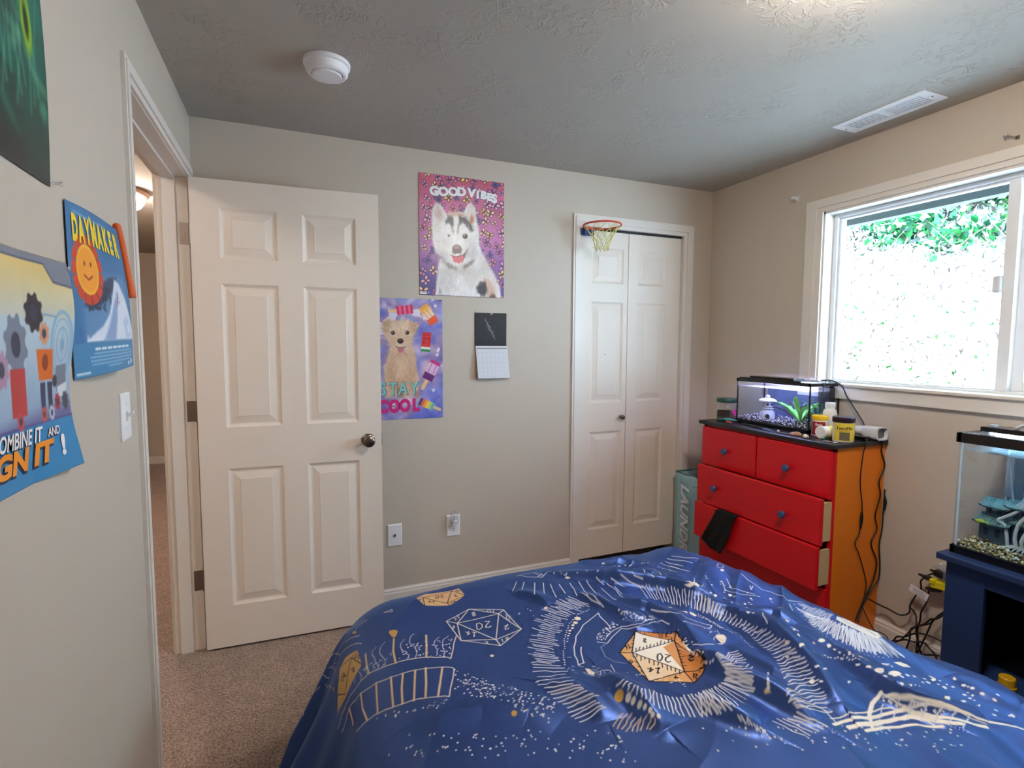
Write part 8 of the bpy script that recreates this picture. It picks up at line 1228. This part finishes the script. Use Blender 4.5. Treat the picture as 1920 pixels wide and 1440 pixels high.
[1,9,0,[1308,766,1332,766,1344,758,1340,746,1316,750]],[2,7,20,[972,830]],[2,7,22,[968,826]],[2,7,23,[924,790]],[2,7,24,[916,782]],[2,7,26,[912,778]],[2,7,28,[908,774]],[2,7,29,[908,774]],[2,7,30,[904,770]],[2,7,32,[904,770]],[2,7,20,[1112,826]],[2,7,20,[1128,830]],[2,7,20,[1136,830]],[2,7,20,[1176,850]],[2,7,20,[1184,850]],[2,7,20,[1184,842]],[2,7,20,[1188,838]],[2,7,20,[1192,830]],[2,7,20,[1196,826]],[2,7,20,[1196,818]],[2,7,20,[1196,814]],[2,7,20,[1200,806]],[2,7,20,[1196,798]],[2,7,20,[1196,790]],[2,7,20,[1200,786]],[2,7,20,[1200,778]],[2,7,15,[1348,1070]],[2,7,15,[1336,1050]],[2,7,15,[1328,1034]],[2,7,15,[1316,1018]],[2,7,15,[1308,1002]],[2,7,15,[1300,986]],[2,7,15,[1300,974]],[2,7,15,[1300,962]],[2,7,15,[1292,946]],[2,7,15,[1288,934]],[2,7,15,[1292,926]],[2,7,15,[1288,910]],[2,7,15,[1276,890]],[2,7,15,[1232,850]],[2,7,15,[1224,834]],[2,7,15,[1216,818]],[2,7,15,[1216,810]],[2,7,15,[1252,822]],[2,7,15,[1280,830]],[2,7,15,[1280,818]],[2,7,15,[1284,810]],[2,7,15,[1292,802]],[2,7,15,[1296,794]],[2,7,15,[1300,786]],[2,7,16,[1028,1114]],[2,7,16,[1028,1106]],[2,7,16,[1032,1098]],[2,7,16,[1032,1090]],[2,7,16,[1032,1082]],[2,7,16,[1028,1070]],[2,7,16,[1032,1062]],[2,7,16,[1032,1054]],[2,7,16,[1032,1046]],[2,7,16,[1032,1038]],[2,7,16,[1036,1034]],[2,7,16,[1040,1026]],[2,7,16,[1044,1022]],[2,7,16,[1044,1014]],[2,7,16,[1048,1010]],[2,7,16,[1056,1006]],[2,7,16,[1060,1002]],[2,7,16,[1056,990]],[2,7,16,[1052,982]],[2,7,16,[1048,970]],[2,7,16,[1044,962]],[2,7,16,[1044,954]],[2,7,16,[1036,942]],[2,7,16,[1036,934]],[0,7,22,[1248,1254,1216,1206,1232,1170,1276,1130]],[0,7,22,[1276,1262,1240,1206,1272,1146]],[0,7,22,[1344,1266,1324,1222,1320,1162,1340,1146,1340,1090,1392,1074]],[0,7,22,[1316,1346,1360,1382,1368,1366,1324,1330,1308,1330,1316,1346]],[0,7,22,[1300,1190,1284,1170,1308,1186]],[0,7,22,[1288,1102,1284,1090]],[0,7,22,[1148,1006,1128,986,1112,958]],[0,7,22,[1332,1074,1312,1046]],[0,7,22,[892,982,904,966,944,966]],[0,7,22,[1204,962,1204,942]],[2,7,32,[1116,1162]],[2,7,26,[1220,1118]],[2,7,29,[1220,986]],[2,7,21,[1216,1290]],[2,7,29,[1300,1110]],[2,7,26,[1240,1126]],[2,7,35,[1200,950]],[2,7,34,[1128,1018]],[2,7,23,[1236,1230]],[2,7,32,[1196,1242]],[2,7,27,[1240,1242]],[2,7,38,[1172,1082]],[2,7,36,[1264,1046]],[2,7,31,[1208,1182]],[2,7,25,[1204,1198]],[2,7,36,[1260,1050]],[2,7,29,[1240,1250]],[2,7,25,[1220,990]],[2,7,33,[1244,1134]],[2,7,40,[1244,1214]],[2,7,26,[1208,1278]],[2,7,30,[1208,1162]],[2,7,34,[1136,1162]],[2,7,22,[1228,1238]],[2,7,34,[1216,1106]],[2,7,38,[1172,1166]],[2,7,23,[1260,1162]],[2,7,32,[1296,1110]],[2,7,23,[1300,1114]],[2,7,37,[1216,1206]],[2,7,20,[1328,614]],[2,7,29,[1300,698]],[2,7,32,[1332,578]],[2,7,22,[1360,642]],[2,7,24,[1344,674]],[2,7,30,[1208,806]],[2,7,40,[1360,634]],[2,7,35,[1348,706]],[2,7,36,[1304,718]],[2,7,41,[1232,786]],[2,7,34,[1320,706]],[2,7,33,[1344,662]],[2,7,35,[1332,634]],[2,7,36,[1308,570]],[2,7,39,[1280,766]],[2,7,29,[1328,622]],[2,7,23,[1204,794]],[2,7,36,[1276,770]],[2,7,33,[1380,598]],[2,7,23,[1288,766]],[2,7,24,[1348,690]],[2,7,23,[1288,758]],[2,7,37,[1360,594]],[2,7,33,[1308,622]],[2,7,44,[1312,694]],[2,7,41,[1272,726]],[2,7,27,[1212,810]],[2,7,41,[1292,726]],[2,7,27,[1324,666]],[2,7,38,[1304,622]],[2,7,21,[1344,634]],[2,7,44,[1220,786]],[2,7,41,[1360,650]],[2,7,27,[1348,710]],[2,7,21,[1208,798]],[2,7,26,[1328,682]],[2,7,41,[1328,670]],[2,7,41,[1356,614]],[2,7,40,[1216,786]],[2,7,36,[1224,774]],[0,9,77,[1140,690,1136,690,1124,690,1108,686,1100,682,1084,674,1068,666,1052,654,1044,646,1028,634]],[0,9,27,[1140,690,1140,682,1140,674,1140,670,1144,658,1148,650,1152,642,1156,626,1160,614,1164,598]],[0,9,51,[1140,678,1148,666,1152,658,1160,650,1176,638,1188,630,1200,622,1212,614,1220,606,1228,598,1236,590,1248,582,1256,574,1272,566,1284,558,1296,550,1304,542,1312,534,1316,526]],[0,9,22,[1140,670,1148,662,1156,650,1160,646,1172,634,1188,626,1196,618,1208,610,1220,598,1232,590,1240,578,1252,570,1264,562]],[0,9,31,[976,682,988,678,1000,674,1012,674,1024,666,1044,666,1068,670,1088,670,1108,670,1120,666,1128,662,1132,654,1140,650,1152,642,1164,634,1184,626,1192,622,1200,618,1212,610,1220,602,1232,590,1244,582]],[0,9,77,[964,666,988,666,1004,662,1016,658,1040,654,1072,658,1096,658,1116,654,1132,650,1148,646,1152,638,1156,630,1164,622,1176,610,1192,602,1204,590,1216,578,1232,566,1256,558]],[0,9,102,[984,650,1000,646,1020,642,1048,642,1076,646,1092,642,1112,638,1120,634,1140,634,1148,630,1156,622,1164,614,1172,606,1184,594,1192,582,1204,574]],[0,9,22,[984,702,984,694,980,682,972,666]],[0,9,18,[932,726,960,722,980,714,988,698]],[0,9,64,[1004,630,1028,630,1060,634,1080,630,1096,622,1112,618,1136,614,1148,606,1160,598,1172,590]],[2,7,15,[1148,658]],[2,7,24,[1156,642]],[2,7,24,[1188,614]],[2,7,12,[1164,634]],[2,7,16,[1176,622]],[2,7,23,[1176,630]],[2,7,15,[1160,642]],[2,7,17,[1188,610]],[2,7,20,[1168,634]],[2,7,12,[1168,626]],[2,7,12,[1160,638]],[2,7,13,[1176,626]],[2,7,15,[1144,654]],[2,7,13,[1160,638]],[2,7,19,[1136,682]],[2,7,21,[1132,678]],[2,7,23,[1176,630]],[2,7,19,[1140,658]],[2,7,19,[1200,610]],[2,7,16,[1204,606]],[2,7,14,[1196,606]],[2,7,15,[1192,614]],[2,7,22,[1148,662]],[2,7,22,[1136,670]],[2,7,22,[1216,602]],[2,7,22,[1140,678]],[2,7,24,[1136,666]],[2,7,23,[1164,638]],[2,7,20,[1168,626]],[2,7,23,[1164,642]],[0,23,22,[1124,674,1112,670,1100,662,1080,654]],[0,23,22,[1144,658,1136,654,1124,650,1104,642]],[0,23,22,[1160,642,1156,638,1148,638,1128,630]],[0,23,22,[1184,626,1172,622,1164,622,1152,618]],[0,23,22,[1208,610,1192,610,1184,606,1168,602]],[0,23,22,[1224,594,1212,594,1200,590,1184,586]],[0,23,22,[1248,582,1232,578,1216,574,1192,566]],[0,7,22,[788,738,788,734,788,734,788,730]],[0,7,22,[792,734,792,730,792,726,792,722]],[0,7,22,[800,726,796,722,796,722,796,718]],[0,7,22,[800,722,800,718,800,714,800,714]],[0,7,22,[804,714,804,714,804,710,804,706]],[0,7,22,[808,710,808,710,808,706,808,702]],[0,7,22,[812,706,816,706,816,702,812,698]],[0,7,22,[820,702,816,698,816,694,816,690]]]
us=np.concatenate([np.linspace(-.32,1.62,1290),np.linspace(1.625,2.04,40)]); vs_=np.concatenate([np.linspace(-.62,.20,60),np.linspace(.2015,2.12,1275)])
cv=Canvas(us,vs_,(66,90,152)); cv.aa=.0019
r_=rs(99)
for k in range(260): q=(r_.uniform(.0,1.5),r_.uniform(-.5,.52)); cv.ell(q,.003,.003,(225,222,228))
for k in range(8):   # printed sun rings on the unseen head end
    c_=(.35+.45*(k%3),-.35+.28*(k//3))
    for j in range(36): a=j*math.pi/18; cv.line([(c_[0]+.09*math.cos(a),c_[1]+.09*math.sin(a)),(c_[0]+.125*math.cos(a),c_[1]+.125*math.sin(a))],.004,(225,222,226))
for kind_,ci,wd,P_ in MARKS:
    P_=[(P_[i]/1000.,P_[i+1]/1000.) for i in range(0,len(P_),2)]; c_=PAL[ci]; wd/=10000.
    if kind_==0: cv.line(P_,wd,c_)
    elif kind_==1: cv.poly(P_,c_)
    else: cv.ell(P_[0],wd,wd,c_)
U,V_=np.meshgrid(us,vs_); x,y,z=duvet_shape(U,V_,[([(a/1000.,b_/1000.) for a,b_ in P_],A_,w1,w2) for P_,A_,w1,w2 in FOLDS])
duv=paint_mat('printed satin cotton',.43,.5,sheen=.25,bump=.12,scale=420)
nt=duv.node_tree; at_=[n for n in nt.nodes if n.type=='ATTRIBUTE'][0]; sp=nt.nodes.new('ShaderNodeSeparateColor'); mr=nt.nodes.new('ShaderNodeMapRange'); mr.inputs[1].default_value=.055; mr.inputs[2].default_value=.22; mr.inputs[3].default_value=.78; mr.inputs[4].default_value=.0; nt.links.new(at_.outputs['Color'],sp.inputs[0]); nt.links.new(sp.outputs[0],mr.inputs[0]); nt.links.new(mr.outputs[0],nt.nodes['Principled BSDF'].inputs['Metallic']); nt.nodes['Principled BSDF'].inputs['Sheen Roughness'].default_value=.35; nt.nodes['Principled BSDF'].inputs['Sheen Tint'].default_value=(.35,.55,1,1); nt.nodes['Principled BSDF'].inputs['Specular Tint'].default_value=(.55,.72,1,1)
tag(colored('quilt_cover',np.stack([x,y,z],-1),gridfaces(*U.shape),cv.c,duv,smooth=True),'dark blue quilt cover printed with dice, suns and stars, spread on the bed','quilt cover')
